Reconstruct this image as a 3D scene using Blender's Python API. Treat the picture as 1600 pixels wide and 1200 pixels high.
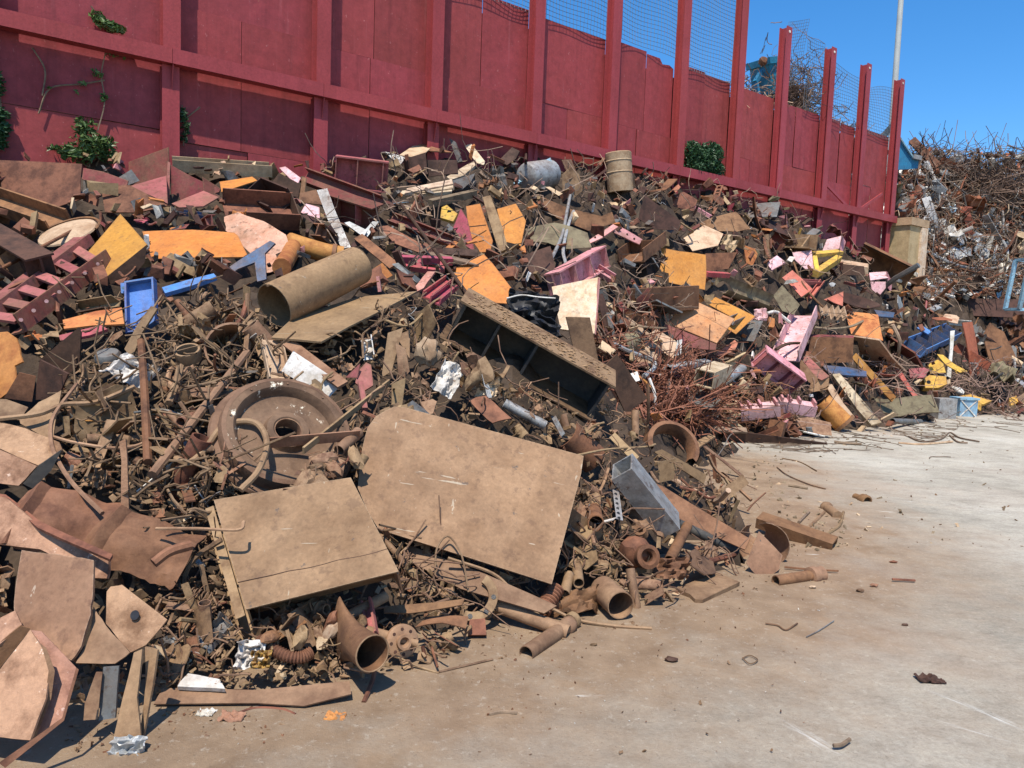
import bpy, bmesh, math, random
import numpy as np
from mathutils import Vector, Matrix, noise
random.seed(7); rng = np.random.default_rng(7)
scene = bpy.context.scene
for o in list(bpy.data.objects): bpy.data.objects.remove(o)

# ------------------------------------------------------------------ camera
F = 1150.0; CAM = np.array([0.0, 0.0, 2.4]); PITCH = math.radians(4.9); ROLL = math.radians(2.1)
_f = np.array([0, math.cos(PITCH), -math.sin(PITCH)])
_r0 = np.array([1.0, 0, 0]); _u0 = np.array([0, math.sin(PITCH), math.cos(PITCH)])
_r = math.cos(ROLL) * _r0 + math.sin(ROLL) * _u0
_u = -math.sin(ROLL) * _r0 + math.cos(ROLL) * _u0
cd = bpy.data.cameras.new("camera"); cam = bpy.data.objects.new("camera", cd)
scene.collection.objects.link(cam); scene.camera = cam
cd.sensor_width = 36; cd.lens = 36 * F / 1600; cd.clip_start = 0.05; cd.clip_end = 5000
cam.matrix_world = Matrix(((_r[0], _u[0], -_f[0], CAM[0]), (_r[1], _u[1], -_f[1], CAM[1]), (_r[2], _u[2], -_f[2], CAM[2]), (0, 0, 0, 1)))

# ------------------------------------------------------------------ light
SUN = np.array([-0.08, -0.42, 0.90]); SUN = SUN / np.linalg.norm(SUN)
sl = bpy.data.lights.new("sun", 'SUN'); sl.energy = 5.0; sl.angle = math.radians(0.53); sl.color = (1.0, 0.94, 0.84)
so = bpy.data.objects.new("sun", sl); scene.collection.objects.link(so); so.location = (0, 0, 60)
so.rotation_euler = Vector(SUN).to_track_quat('Z', 'Y').to_euler()
world = bpy.data.worlds.new("World"); scene.world = world; world.use_nodes = True
nt = world.node_tree; bg = nt.nodes["Background"]; bg.inputs[1].default_value = 0.135
sky = nt.nodes.new("ShaderNodeTexSky"); sky.sky_type = 'NISHITA'; sky.sun_disc = False
sky.sun_elevation = math.asin(SUN[2]); sky.sun_rotation = math.atan2(SUN[0], SUN[1])
sky.altitude = 0; sky.air_density = 1.0; sky.dust_density = 0.2; sky.ozone_density = 6.0
# a few wisps of cloud, low in the sky on the left, as in the photograph
tc = nt.nodes.new("ShaderNodeTexCoord"); mp = nt.nodes.new("ShaderNodeMapping"); mp.inputs['Scale'].default_value = (1, 1, 2.2)
cn = nt.nodes.new("ShaderNodeTexNoise"); cn.inputs['Scale'].default_value = 3.2; cn.inputs['Detail'].default_value = 7; cn.inputs['Roughness'].default_value = .6
cr = nt.nodes.new("ShaderNodeValToRGB"); cr.color_ramp.elements[0].position = .53; cr.color_ramp.elements[1].position = .74
cr.color_ramp.elements[1].color = (.75, .75, .75, 1)
cm = nt.nodes.new("ShaderNodeMixRGB"); cm.inputs[2].default_value = (8.5, 9.0, 9.6, 1)
hs = nt.nodes.new("ShaderNodeHueSaturation"); hs.inputs['Saturation'].default_value = 1.26; hs.inputs['Value'].default_value = 1.12
nt.links.new(tc.outputs['Generated'], mp.inputs[0]); nt.links.new(mp.outputs[0], cn.inputs['Vector']); nt.links.new(cn.outputs[0], cr.inputs[0])
sx = nt.nodes.new("ShaderNodeSeparateXYZ"); nt.links.new(tc.outputs['Generated'], sx.inputs[0])
mr = nt.nodes.new("ShaderNodeMapRange"); mr.inputs[1].default_value = .28; mr.inputs[2].default_value = .0; nt.links.new(sx.outputs['X'], mr.inputs[0])
mm = nt.nodes.new("ShaderNodeMath"); mm.operation = 'MULTIPLY'; nt.links.new(cr.outputs[0], mm.inputs[0]); nt.links.new(mr.outputs[0], mm.inputs[1])
nt.links.new(sky.outputs[0], hs.inputs['Color']); nt.links.new(hs.outputs[0], cm.inputs[1]); nt.links.new(mm.outputs[0], cm.inputs[0]); nt.links.new(cm.outputs[0], bg.inputs[0])
scene.view_settings.view_transform = 'Standard'; scene.view_settings.look = 'None'; scene.view_settings.gamma = 1
scene.view_settings.exposure = 0.42; scene.view_settings.use_curve_mapping = False
scene.cycles.max_bounces = 5; scene.cycles.diffuse_bounces = 3

# ------------------------------------------------------------------ pixel rays
def ray(px, py):
    d = _f + _r * (px - 800) / F - _u * (py - 600) / F
    return d
def W(px, py, Z): return CAM + ray(px, py) * Z
def project(p):
    q = np.asarray(p) - CAM
    z = q @ _f
    return 800 + F * (q @ _r) / z, 600 - F * (q @ _u) / z, z

# ------------------------------------------------------------------ materials
MATS = {}
def mat(name, c1, c2=None, rough=.75, metal=0.0, scale=3.0, lo=.45, hi=.62, bump=.25, jit=.22, speck=None, sp=.68, hue=.012, coord='Object', fine=22.0, dirt=0.0, scratch=None, streak=0.0, wear=None):
    m = bpy.data.materials.new(name); m.use_nodes = True; n = m.node_tree.nodes; L = m.node_tree.links
    b = n["Principled BSDF"]; b.inputs['Roughness'].default_value = rough; b.inputs['Metallic'].default_value = metal
    b.inputs['Specular IOR Level'].default_value = .25
    t = n.new("ShaderNodeTexCoord"); oi = n.new("ShaderNodeObjectInfo")
    add = n.new("ShaderNodeVectorMath"); add.operation = 'MULTIPLY_ADD'
    cmb = n.new("ShaderNodeCombineXYZ")
    for i in range(3): L.new(oi.outputs['Random'], cmb.inputs[i])
    L.new(cmb.outputs[0], add.inputs[0]); add.inputs[1].default_value = (37, 53, 71); L.new(t.outputs[coord], add.inputs[2])
    n1 = n.new("ShaderNodeTexNoise"); n1.inputs['Scale'].default_value = scale; n1.inputs['Detail'].default_value = 7; n1.inputs['Roughness'].default_value = .66
    L.new(add.outputs[0], n1.inputs['Vector'])
    r = n.new("ShaderNodeValToRGB"); r.color_ramp.elements[0].position = lo; r.color_ramp.elements[1].position = hi
    r.color_ramp.elements[0].color = (*c1, 1); r.color_ramp.elements[1].color = (*(c2 or c1), 1); L.new(n1.outputs[0], r.inputs[0])
    n2 = n.new("ShaderNodeTexNoise"); n2.inputs['Scale'].default_value = fine; n2.inputs['Detail'].default_value = 8; n2.inputs['Roughness'].default_value = .76
    L.new(add.outputs[0], n2.inputs['Vector'])
    col = r.outputs[0]
    if speck:
        n3 = n.new("ShaderNodeTexNoise"); n3.inputs['Scale'].default_value = scale * 3.1; n3.inputs['Detail'].default_value = 8; n3.inputs['Roughness'].default_value = .75
        L.new(add.outputs[0], n3.inputs['Vector'])
        r3 = n.new("ShaderNodeValToRGB"); r3.color_ramp.elements[0].position = sp; r3.color_ramp.elements[1].position = sp + .03; L.new(n3.outputs[0], r3.inputs[0])
        mx = n.new("ShaderNodeMixRGB"); L.new(r3.outputs[0], mx.inputs[0]); L.new(col, mx.inputs[1]); mx.inputs[2].default_value = (*speck, 1); col = mx.outputs[0]
    def extra(sc, lo_, hi_, k, c, mapping=None, det=6):
        nonlocal col
        q = n.new("ShaderNodeTexNoise"); q.inputs['Scale'].default_value = sc; q.inputs['Detail'].default_value = det; q.inputs['Roughness'].default_value = .7
        src = add.outputs[0]
        if mapping:
            mp_ = n.new("ShaderNodeMapping"); mp_.inputs['Scale'].default_value = mapping[0]; mp_.inputs['Rotation'].default_value = mapping[1]; L.new(src, mp_.inputs[0]); src = mp_.outputs[0]
        L.new(src, q.inputs['Vector']); w = n.new("ShaderNodeMapRange"); w.inputs[1].default_value = lo_; w.inputs[2].default_value = hi_; w.inputs[3].default_value = 0; w.inputs[4].default_value = k
        L.new(q.outputs[0], w.inputs[0]); z_ = n.new("ShaderNodeMixRGB"); L.new(w.outputs[0], z_.inputs[0]); L.new(col, z_.inputs[1]); z_.inputs[2].default_value = (*c, 1); col = z_.outputs[0]
    if dirt: extra(1.7, .42, .66, dirt, (.17, .105, .062)); extra(9, .56, .63, dirt * 1.2, (.10, .055, .034))
    if scratch: extra(1.6, .685, .705, .6, scratch, ((.7, 16, 5), (.3, .2, .7)), 3); extra(1.2, .69, .705, .5, scratch, ((14, .8, 6), (.1, .4, -.5)), 3)
    if streak: extra(1.0, .5, .72, streak, tuple(k * .45 for k in c1), ((5, 5, .22), (0, 0, 0)), 5); extra(1.3, .60, .70, streak * .6, tuple(min(1, k * 1.15 + .06) for k in c1), ((7, 7, .3), (0, 0, 0)), 6)
    if wear:                                                         # paint rubbed off to rust along the edges
        bv = n.new("ShaderNodeBevel"); bv.samples = 3; bv.inputs[0].default_value = wear[0]; ge = n.new("ShaderNodeNewGeometry")
        dt = n.new("ShaderNodeVectorMath"); dt.operation = 'DOT_PRODUCT'; L.new(bv.outputs[0], dt.inputs[0]); L.new(ge.outputs['Normal'], dt.inputs[1])
        ew = n.new("ShaderNodeMapRange"); ew.inputs[1].default_value = .995; ew.inputs[2].default_value = .80; L.new(dt.outputs['Value'], ew.inputs[0])
        em = n.new("ShaderNodeMath"); em.operation = 'MULTIPLY'; L.new(ew.outputs[0], em.inputs[0])
        en = n.new("ShaderNodeMapRange"); en.inputs[1].default_value = .38; en.inputs[2].default_value = .55; L.new(n2.outputs[0], en.inputs[0]); L.new(en.outputs[0], em.inputs[1])
        ez = n.new("ShaderNodeMixRGB"); L.new(em.outputs[0], ez.inputs[0]); L.new(col, ez.inputs[1]); ez.inputs[2].default_value = (*wear[1], 1); col = ez.outputs[0]
    h = n.new("ShaderNodeHueSaturation")
    v = n.new("ShaderNodeMapRange"); v.inputs[3].default_value = 1 - jit; v.inputs[4].default_value = 1 + jit; L.new(oi.outputs['Random'], v.inputs[0])
    v2 = n.new("ShaderNodeMapRange"); v2.inputs[1].default_value = .25; v2.inputs[2].default_value = .75; v2.inputs[3].default_value = .72; v2.inputs[4].default_value = 1.25; L.new(n2.outputs[0], v2.inputs[0])
    mu = n.new("ShaderNodeMath"); mu.operation = 'MULTIPLY'; L.new(v.outputs[0], mu.inputs[0]); L.new(v2.outputs[0], mu.inputs[1]); L.new(mu.outputs[0], h.inputs['Value'])
    rr = n.new("ShaderNodeMath"); rr.operation = 'MULTIPLY'; rr.inputs[1].default_value = 7.31; L.new(oi.outputs['Random'], rr.inputs[0])
    fr = n.new("ShaderNodeMath"); fr.operation = 'FRACT'; L.new(rr.outputs[0], fr.inputs[0])
    hv = n.new("ShaderNodeMapRange"); hv.inputs[3].default_value = .5 - hue; hv.inputs[4].default_value = .5 + hue; L.new(fr.outputs[0], hv.inputs[0]); L.new(hv.outputs[0], h.inputs['Hue'])
    L.new(col, h.inputs['Color']); L.new(h.outputs[0], b.inputs['Base Color'])
    rv = n.new("ShaderNodeMapRange"); rv.inputs[1].default_value = .3; rv.inputs[2].default_value = .7; rv.inputs[3].default_value = max(.05, rough - .12); rv.inputs[4].default_value = min(1, rough + .12)
    L.new(n1.outputs[0], rv.inputs[0]); L.new(rv.outputs[0], b.inputs['Roughness'])
    if bump:
        bp = n.new("ShaderNodeBump"); bp.inputs['Strength'].default_value = bump; bp.inputs['Distance'].default_value = .02
        ad = n.new("ShaderNodeMath"); ad.operation = 'ADD'; L.new(n2.outputs[0], ad.inputs[0]); L.new(n1.outputs[0], ad.inputs[1]); L.new(ad.outputs[0], bp.inputs['Height']); L.new(bp.outputs[0], b.inputs['Normal'])
    MATS[name] = m
    return m
DUST = (.275, .170, .094); DUST2 = (.165, .095, .052); RUSTD = (.085, .042, .025); RUSTO = (.36, .15, .05)
mat('dust', DUST, DUST2, scale=2.5, speck=(.42, .36, .28), sp=.72)
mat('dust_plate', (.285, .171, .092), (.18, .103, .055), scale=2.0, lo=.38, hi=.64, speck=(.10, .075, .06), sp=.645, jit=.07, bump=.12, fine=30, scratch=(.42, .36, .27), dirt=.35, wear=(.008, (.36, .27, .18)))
mat('dust_dark', (.16, .092, .05), (.085, .048, .028), scale=4)
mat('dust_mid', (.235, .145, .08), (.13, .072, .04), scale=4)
mat('dust_flecked', (.155, .095, .054), (.09, .054, .032), scale=2.2, speck=(.62, .55, .42), sp=.615, jit=.05, scratch=(.60, .53, .40))
mat('horn_rust', (.20, .10, .05), (.12, .058, .031), scale=3, speck=(.50, .26, .04), sp=.66, jit=.05, bump=.4)
mat('wheel_rim', (.175, .104, .058), (.11, .064, .037), scale=3, jit=.04, bump=.4)
mat('rust', (.20, .088, .045), (.10, .045, .026), scale=4)
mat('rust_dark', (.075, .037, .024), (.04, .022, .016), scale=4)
mat('rust_red', (.24, .085, .04), (.14, .05, .028), scale=5)
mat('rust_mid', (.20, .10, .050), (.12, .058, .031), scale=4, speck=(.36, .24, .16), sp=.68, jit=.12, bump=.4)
mat('corroded', (.38, .21, .13), (.17, .082, .048), scale=3.4, speck=(.62, .45, .35), sp=.63, jit=.06, bump=.6)
mat('rust_pink', (.28, .152, .088), (.18, .088, .049), scale=4, speck=(.50, .36, .25), sp=.66, jit=.12, bump=.5)
mat('rust_orange', (.44, .19, .055), (.29, .105, .034), scale=3, speck=(.16, .07, .035), sp=.66, jit=.15)
mat('orange_sheet', (.50, .215, .04), (.38, .15, .03), scale=2.0, lo=.4, hi=.7, speck=(.20, .10, .05), sp=.66, jit=.1, bump=.1, dirt=.28, wear=(.03, (.16, .075, .035)))
mat('orange_tan', (.50, .29, .13), (.42, .20, .07), scale=2.0, lo=.35, hi=.65, speck=(.25, .13, .06), sp=.66, jit=.08, bump=.1, dirt=.55, wear=(.03, (.18, .09, .045)))
mat('maroon', (.165, .035, .034), (.115, .032, .028), scale=4, speck=(.14, .07, .045), sp=.64, jit=.18, dirt=.55, wear=(.03, (.20, .105, .06)))
mat('maroon_pale', (.33, .10, .095), (.25, .075, .07), scale=4, speck=(.18, .09, .06), sp=.66, dirt=.55, wear=(.03, (.17, .09, .055)))
mat('crimson', (.42, .065, .095), (.30, .05, .07), scale=4, speck=(.2, .08, .06), sp=.68, jit=.12, dirt=.55, wear=(.03, (.15, .08, .05)))
mat('pink', (.60, .27, .285), (.50, .19, .20), scale=3, speck=(.27, .13, .10), sp=.65, jit=.12, dirt=.55, wear=(.035, (.19, .095, .06)))
mat('pink_pale', (.66, .40, .42), (.58, .30, .32), scale=3, speck=(.28, .16, .12), sp=.64, jit=.1, dirt=.55, wear=(.035, (.22, .12, .08)))
mat('salmon', (.56, .17, .11), (.44, .12, .075), scale=3, speck=(.25, .10, .06), sp=.66, jit=.12, dirt=.55, wear=(.03, (.17, .085, .05)))
mat('salmon_pale', (.60, .31, .23), (.52, .22, .15), scale=3, speck=(.68, .5, .42), sp=.62, jit=.08, dirt=.55)
mat('blue', (.07, .185, .47), (.05, .14, .36), scale=3, speck=(.12, .09, .08), sp=.66, rough=.5, jit=.12, dirt=.42, wear=(.014, (.15, .10, .07)))
mat('blue_dark', (.045, .085, .165), (.03, .05, .09), scale=3, speck=(.15, .1, .07), sp=.68, rough=.5, dirt=.55, wear=(.02, (.16, .1, .07)))
mat('blue_pale', (.22, .40, .52), (.17, .30, .40), scale=3, speck=(.3, .2, .14), sp=.66, dirt=.55)
mat('teal', (.03, .20, .34), (.03, .14, .24), scale=3, rough=.5, speck=(.1, .07, .05), sp=.70)
mat('galvanised', (.40, .40, .385), (.26, .262, .255), scale=5, rough=.45, metal=.35, speck=(.25, .15, .09), sp=.68, jit=.18, dirt=.55, wear=(.012, (.55, .54, .52)))
mat('steel_grey', (.17, .175, .17), (.10, .10, .098), scale=4, rough=.5, metal=.25, speck=(.16, .085, .045), sp=.62, dirt=.55)
mat('olive', (.18, .145, .085), (.11, .083, .052), scale=4, speck=(.25, .14, .06), sp=.64)
mat('tan', (.42, .30, .19), (.30, .19, .11), scale=3, speck=(.55, .46, .36), sp=.66)
mat('yellow', (.60, .37, .06), (.48, .27, .05), scale=3, speck=(.2, .11, .05), sp=.65, jit=.1, dirt=.55, wear=(.03, (.16, .09, .05)))
mat('white', (.64, .61, .56), (.45, .40, .33), scale=4, speck=(.24, .15, .09), sp=.60, jit=.1, dirt=.3)
mat('black', (.018, .018, .021), (.035, .033, .032), scale=3, rough=.4, speck=(.12, .1, .08), sp=.70)
mat('black_steel', (.045, .044, .042), (.085, .072, .058), scale=2.5, rough=.55, metal=.1, speck=(.18, .16, .14), sp=.66)
mat('timber', (.50, .39, .27), (.36, .26, .165), scale=5, jit=.1, speck=(.16, .1, .06), sp=.68, dirt=.55)
mat('timber_dark', (.22, .155, .10), (.13, .09, .058), scale=5)
mat('board', (.66, .53, .37), (.56, .40, .24), scale=5, lo=.42, hi=.6, speck=(.40, .24, .12), sp=.62, jit=.03, dirt=.25)
mat('concrete', (.40, .33, .235), (.33, .265, .185), scale=3, jit=.05)
mat('concrete_buff', (.44, .31, .17), (.34, .235, .125), scale=3, jit=.05)
mat('leaf', (.06, .115, .03), (.10, .16, .05), scale=6, rough=.45, bump=0, jit=.2)
mat('leaf_dark', (.022, .060, .022), (.045, .088, .035), scale=6, rough=.45, bump=0, jit=.1)
mat('wire', (.24, .148, .086), (.14, .08, .047), scale=6)
mat('wire_rust', (.21, .095, .05), (.115, .052, .03), scale=6)
mat('wire_far', (.215, .14, .098), (.12, .078, .06), scale=2)
mat('mesh_wire', (.13, .15, .17), (.2, .12, .09), scale=2, lo=.55, hi=.7, bump=0)
mat('pole_grey', (.36, .37, .35), (.30, .31, .30), scale=1, rough=.5, jit=.02)
mat('mound', (.06, .037, .024), (.03, .019, .013), scale=3, bump=1.0, fine=9)  # core coloured dark so gaps in the scrap look deeply shaded
WALLC = (.275, .045, .046); WALLC2 = (.23, .037, .037)
mat('wall_red', WALLC, WALLC2, rough=.6, scale=.9, lo=.35, hi=.7, speck=(.30, .095, .07), sp=.68, jit=.10, bump=.35, fine=5, hue=.004, streak=.45, scratch=(.42, .16, .15))
mat('post_red', (.305, .049, .052), (.26, .041, .043), rough=.55, scale=.8, speck=(.42, .13, .12), sp=.71, jit=.05, bump=.12, hue=.003, streak=.3)

# ------------------------------------------------------------------ geometry helpers: every g_* returns (verts Nx3, faces)
def nrm(v): v = np.asarray(v, float); return v / (np.linalg.norm(v) + 1e-12)
def join(*gs):
    V = []; Fc = []; k = 0
    for v, f in gs:
        V.append(np.asarray(v, float)); Fc += [tuple(i + k for i in q) for q in f]; k += len(v)
    return np.concatenate(V), Fc
def frame(d, up):
    x = nrm(d); u = np.asarray(up, float); y = nrm(np.cross(u, x))
    if np.linalg.norm(np.cross(u, x)) < 1e-4: y = nrm(np.cross((1, 0.2, 0.1), x))
    return x, y, np.cross(x, y)            # x along, y sideways, z 'up'
def g_box(c, ax, dims):
    X, Y, Z = ax; a, b, d = [q / 2 for q in dims]; c = np.asarray(c, float)
    v = [c + sx_ * a * X + sy * b * Y + sz * d * Z for sx_ in (-1, 1) for sy in (-1, 1) for sz in (-1, 1)]
    return np.array(v), [(0, 1, 3, 2), (4, 6, 7, 5), (0, 4, 5, 1), (2, 3, 7, 6), (0, 2, 6, 4), (1, 5, 7, 3)]
def prof(kind, w, h, t):
    w2, h2 = w / 2, h / 2
    if kind == 'I': return [(-w2, -h2), (w2, -h2), (w2, -h2 + t), (t / 2, -h2 + t), (t / 2, h2 - t), (w2, h2 - t), (w2, h2), (-w2, h2), (-w2, h2 - t), (-t / 2, h2 - t), (-t / 2, -h2 + t), (-w2, -h2 + t)]
    if kind == 'C': return [(-w2, -h2), (w2, -h2), (w2, h2), (w2 - t, h2), (w2 - t, -h2 + t), (-w2 + t, -h2 + t), (-w2 + t, h2), (-w2, h2)]   # opens up
    if kind == 'L': return [(-w2, -h2), (w2, -h2), (w2, -h2 + t), (-w2 + t, -h2 + t), (-w2 + t, h2), (-w2, h2)]
    if kind == 'T': return [(-t / 2, -h2), (t / 2, -h2), (t / 2, h2 - t), (w2, h2 - t), (w2, h2), (-w2, h2), (-w2, h2 - t), (-t / 2, h2 - t)]
    return [(-w2, -h2), (w2, -h2), (w2, h2), (-w2, h2)]
def g_bar(p0, p1, up, kind, w, h, t=.015, cut=0):
    p0 = np.asarray(p0, float); p1 = np.asarray(p1, float); x, y, z = frame(p1 - p0, up)
    if kind == 'B':
        o = prof('R', w, h, t); i = prof('R', w - 2 * t, h - 2 * t, t); v = []
        for p in (p0, p1):
            for q in (o, i): v += [p + y * a + z * b for a, b in q]
        f = []
        for k in range(4):
            j = (k + 1) % 4
            f += [(k, j, 8 + j, 8 + k), (4 + j, 4 + k, 12 + k, 12 + j), (j, k, 4 + k, 4 + j), (8 + k, 8 + j, 12 + j, 12 + k)]
        return np.array(v), f
    P = prof(kind, w, h, t); n = len(P)
    v = [p0 + y * a + z * b + x * (cut * b) for a, b in P] + [p1 + y * a + z * b - x * (cut * b * .6) for a, b in P]
    f = [(k, (k + 1) % n, n + (k + 1) % n, n + k) for k in range(n)] + [tuple(range(n - 1, -1, -1)), tuple(range(n, 2 * n))]
    return np.array(v), f
def g_lathe(pr, c, axis, seg=24, a0=0, a1=2 * math.pi):
    x, y, z = frame(axis, (0.13, .2, 1)); full = abs(a1 - a0 - 2 * math.pi) < 1e-6; n = seg if full else seg + 1; v = []
    for r, h in pr:
        for k in range(n):
            a = a0 + (a1 - a0) * k / seg; v.append(np.asarray(c) + x * h + (y * math.cos(a) + z * math.sin(a)) * r)
    f = []
    for i in range(len(pr) - 1):
        for k in range(seg):
            j = (k + 1) % n; f.append((i * n + k, i * n + j, (i + 1) * n + j, (i + 1) * n + k))
    return np.array(v), f
def g_tube(p0, p1, r, t=None, seg=16, r1=None):
    p0 = np.asarray(p0, float); p1 = np.asarray(p1, float); L = np.linalg.norm(p1 - p0); t = t or r * .12; r1 = r1 or r
    return g_lathe([(r, 0), (r1, L), (r1 - t, L), (r - t, 0), (r, 0)], p0, p1 - p0, seg)
def g_rod(p0, p1, r, seg=8):
    L = np.linalg.norm(np.asarray(p1) - np.asarray(p0)); return g_lathe([(1e-4, 0), (r, 0), (r, L), (1e-4, L)], p0, np.asarray(p1, float) - np.asarray(p0, float), seg)
def smooth_path(pts, n):
    P = np.asarray(pts, float)
    if len(P) < 3: return np.array([P[0] + (P[-1] - P[0]) * i / (n - 1) for i in range(n)])
    Q = np.vstack([2 * P[0] - P[1], P, 2 * P[-1] - P[-2]]); out = []
    for s in np.linspace(0, len(P) - 1 - 1e-6, n):
        i = int(s); u = s - i; a, b, c, d = Q[i:i + 4]
        out.append(.5 * (2 * b + (c - a) * u + (2 * a - 5 * b + 4 * c - d) * u * u + (3 * b - a - 3 * c + d) * u ** 3))
    return np.array(out)
def g_wire(pts, r, seg=6, n=None, rib=0):
    P = smooth_path(pts, n or (len(pts) - 1) * 6 + 1); v = []; K = len(P)
    d = np.gradient(P, axis=0); u = np.array([.2, .3, 1.0])
    for k in range(K):
        x = nrm(d[k]); y = np.cross(u, x)
        if np.linalg.norm(y) < .05: y = np.cross((1, .1, .2), x)
        y = nrm(y); z = np.cross(x, y); u = z; rr = r * (1 + rib * (k % 2))
        for a in range(seg):
            w = 2 * math.pi * a / seg; v.append(P[k] + rr * (y * math.cos(w) + z * math.sin(w)))
    f = [(k * seg + a, k * seg + (a + 1) % seg, (k + 1) * seg + (a + 1) % seg, (k + 1) * seg + a) for k in range(K - 1) for a in range(seg)]
    f += [tuple(range(seg - 1, -1, -1)), tuple((K - 1) * seg + a for a in range(seg))]
    return np.array(v), f
def g_coil(p0, p1, R, r, turns, seg=5):
    x, y, z = frame(np.asarray(p1) - np.asarray(p0), (0, .1, 1)); N = int(turns * 12)
    P = [np.asarray(p0) + (np.asarray(p1) - np.asarray(p0)) * i / N + R * (y * math.cos(i * math.pi / 6) + z * math.sin(i * math.pi / 6)) for i in range(N + 1)]
    return g_wire(P, r, seg, n=N + 1)
def from_bm(bm):
    bm.verts.ensure_lookup_table(); bm.verts.index_update()
    return np.array([v.co[:] for v in bm.verts]), [tuple(v.index for v in f.verts) for f in bm.faces]
def g_plate(pts, n, th=.015, warp=.01, cuts=2, rag=0.0, bend=None, holes=()):
    """a plate: outline pts in 3-D, solid, th thick away from n, slightly dented; bend = (axis point, axis dir, amount)"""
    n = nrm(n); bm = bmesh.new(); pts = [np.asarray(p, float) for p in pts]
    f = bm.faces.new([bm.verts.new(p) for p in pts]); f.normal_update()
    if np.dot(np.array(f.normal), n) < 0: f.normal_flip()
    bmesh.ops.triangulate(bm, faces=bm.faces[:])
    if cuts: bmesh.ops.subdivide_edges(bm, edges=bm.edges[:], cuts=cuts, use_grid_fill=True)
    size = max(np.linalg.norm(p - pts[0]) for p in pts); sd = Vector(rng.uniform(-50, 50, 3))
    ctr = sum(pts) / len(pts)
    for v in bm.verts:
        co = np.array(v.co[:]); k = noise.noise(Vector(co * (1.6 / size)) + sd) + .4 * noise.noise(Vector(co * (4.5 / size)) + sd)
        off = n * k * warp * size
        if bend: q = np.dot(co - ctr, nrm(bend[:3])); off = off + n * bend[3] * (q * q) / size
        if rag and v.is_boundary: off = off + nrm(ctr - co) * rag * size * abs(noise.noise(Vector(co * (14 / size)) + sd))
        v.co = Vector(co + off)
    fs = bm.faces[:]; bmesh.ops.recalc_face_normals(bm, faces=fs)
    if np.dot(np.array(fs[0].normal), n) < 0: bmesh.ops.reverse_faces(bm, faces=fs)
    for f in bm.faces: f.normal_update()
    bmesh.ops.solidify(bm, geom=bm.faces[:], thickness=th)
    g = from_bm(bm); bm.free(); return g
def g_sheet(c, u, v, fn, nu=10, nv=8, th=.006):
    """a crumpled or curved sheet: fn(a, b) -> offset vector, a and b from -1 to 1"""
    bm = bmesh.new(); gr = [[bm.verts.new(np.asarray(c) + np.asarray(u) * a + np.asarray(v) * b + fn(a, b)) for b in np.linspace(-1, 1, nv)] for a in np.linspace(-1, 1, nu)]
    for i in range(nu - 1):
        for j in range(nv - 1): bm.faces.new((gr[i][j], gr[i + 1][j], gr[i + 1][j + 1], gr[i][j + 1]))
    for f in bm.faces: f.normal_update()
    bmesh.ops.solidify(bm, geom=bm.faces[:], thickness=th); g = from_bm(bm); bm.free(); return g
def g_crumple(c, u, v, amp, seed=0, nu=10, nv=8, th=.006, curl=0.0, freq=1.7):
    n = nrm(np.cross(u, v)); s = Vector((seed * 3.7, seed * 1.3, 5.1)); U = np.asarray(u); Vv = np.asarray(v)
    def fn(a, b):
        k = noise.noise(Vector((a * freq, b * freq, 0)) + s) * 1.3 + abs(noise.noise(Vector((a * freq * 2, b * freq * 2, 3)) + s)) * .8
        return n * amp * k + n * curl * a * a + U * .16 * noise.noise(Vector((b * 2.3, a, 9)) + s) + Vv * .16 * noise.noise(Vector((a * 2.3, b, 4)) + s)
    return g_sheet(c, u, v, fn, nu, nv, th)
def g_lump(c, r, seed=0, sub=2, amp=.35, sq=(1, 1, 1)):
    bm = bmesh.new(); bmesh.ops.create_icosphere(bm, subdivisions=sub, radius=1)
    for q in bm.verts: q.co = Vector(np.array(q.co[:]) * (1 + amp * noise.noise(q.co * 1.7 + Vector((seed, seed * 2.1, 0)))) * r * np.array(sq) + np.asarray(c))
    g = from_bm(bm); bm.free(); return g

# ------------------------------------------------------------------ objects
COL = scene.collection
def mesh_from(name, g, m, sharp=34):
    me = bpy.data.meshes.new(name); me.from_pydata([tuple(q) for q in g[0]], [], g[1]); me.update()
    me.polygons.foreach_set('use_smooth', [True] * len(me.polygons)); me.set_sharp_from_angle(angle=math.radians(sharp))
    if m: me.materials.append(MATS[m])
    return me
def mesh_obj(name, g, m, parent=None, origin=(0, 0, 0)):
    o = bpy.data.objects.new(name, mesh_from(name, (np.asarray(g[0]) - np.asarray(origin), g[1]), m)); COL.objects.link(o)
    if parent: o.parent = parent
    else: o.location = origin
    return o
def tagp(o, label=None, cat=None, group=None, kind=None):
    if label: o['label'] = label
    if cat: o['category'] = cat
    if group: o['group'] = group
    if kind: o['kind'] = kind
    return o
MASK = np.zeros((300, 400), bool); MASKZ = np.full((300, 400), 1e9)
def hull2(P):
    P = sorted(set(map(tuple, P)))
    if len(P) < 3: return P
    def half(Q):
        h = []
        for p in Q:
            while len(h) >= 2 and (h[-1][0] - h[-2][0]) * (p[1] - h[-2][1]) - (h[-1][1] - h[-2][1]) * (p[0] - h[-2][0]) <= 0: h.pop()
            h.append(p)
        return h[:-1]
    return half(P) + half(P[::-1])
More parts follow.
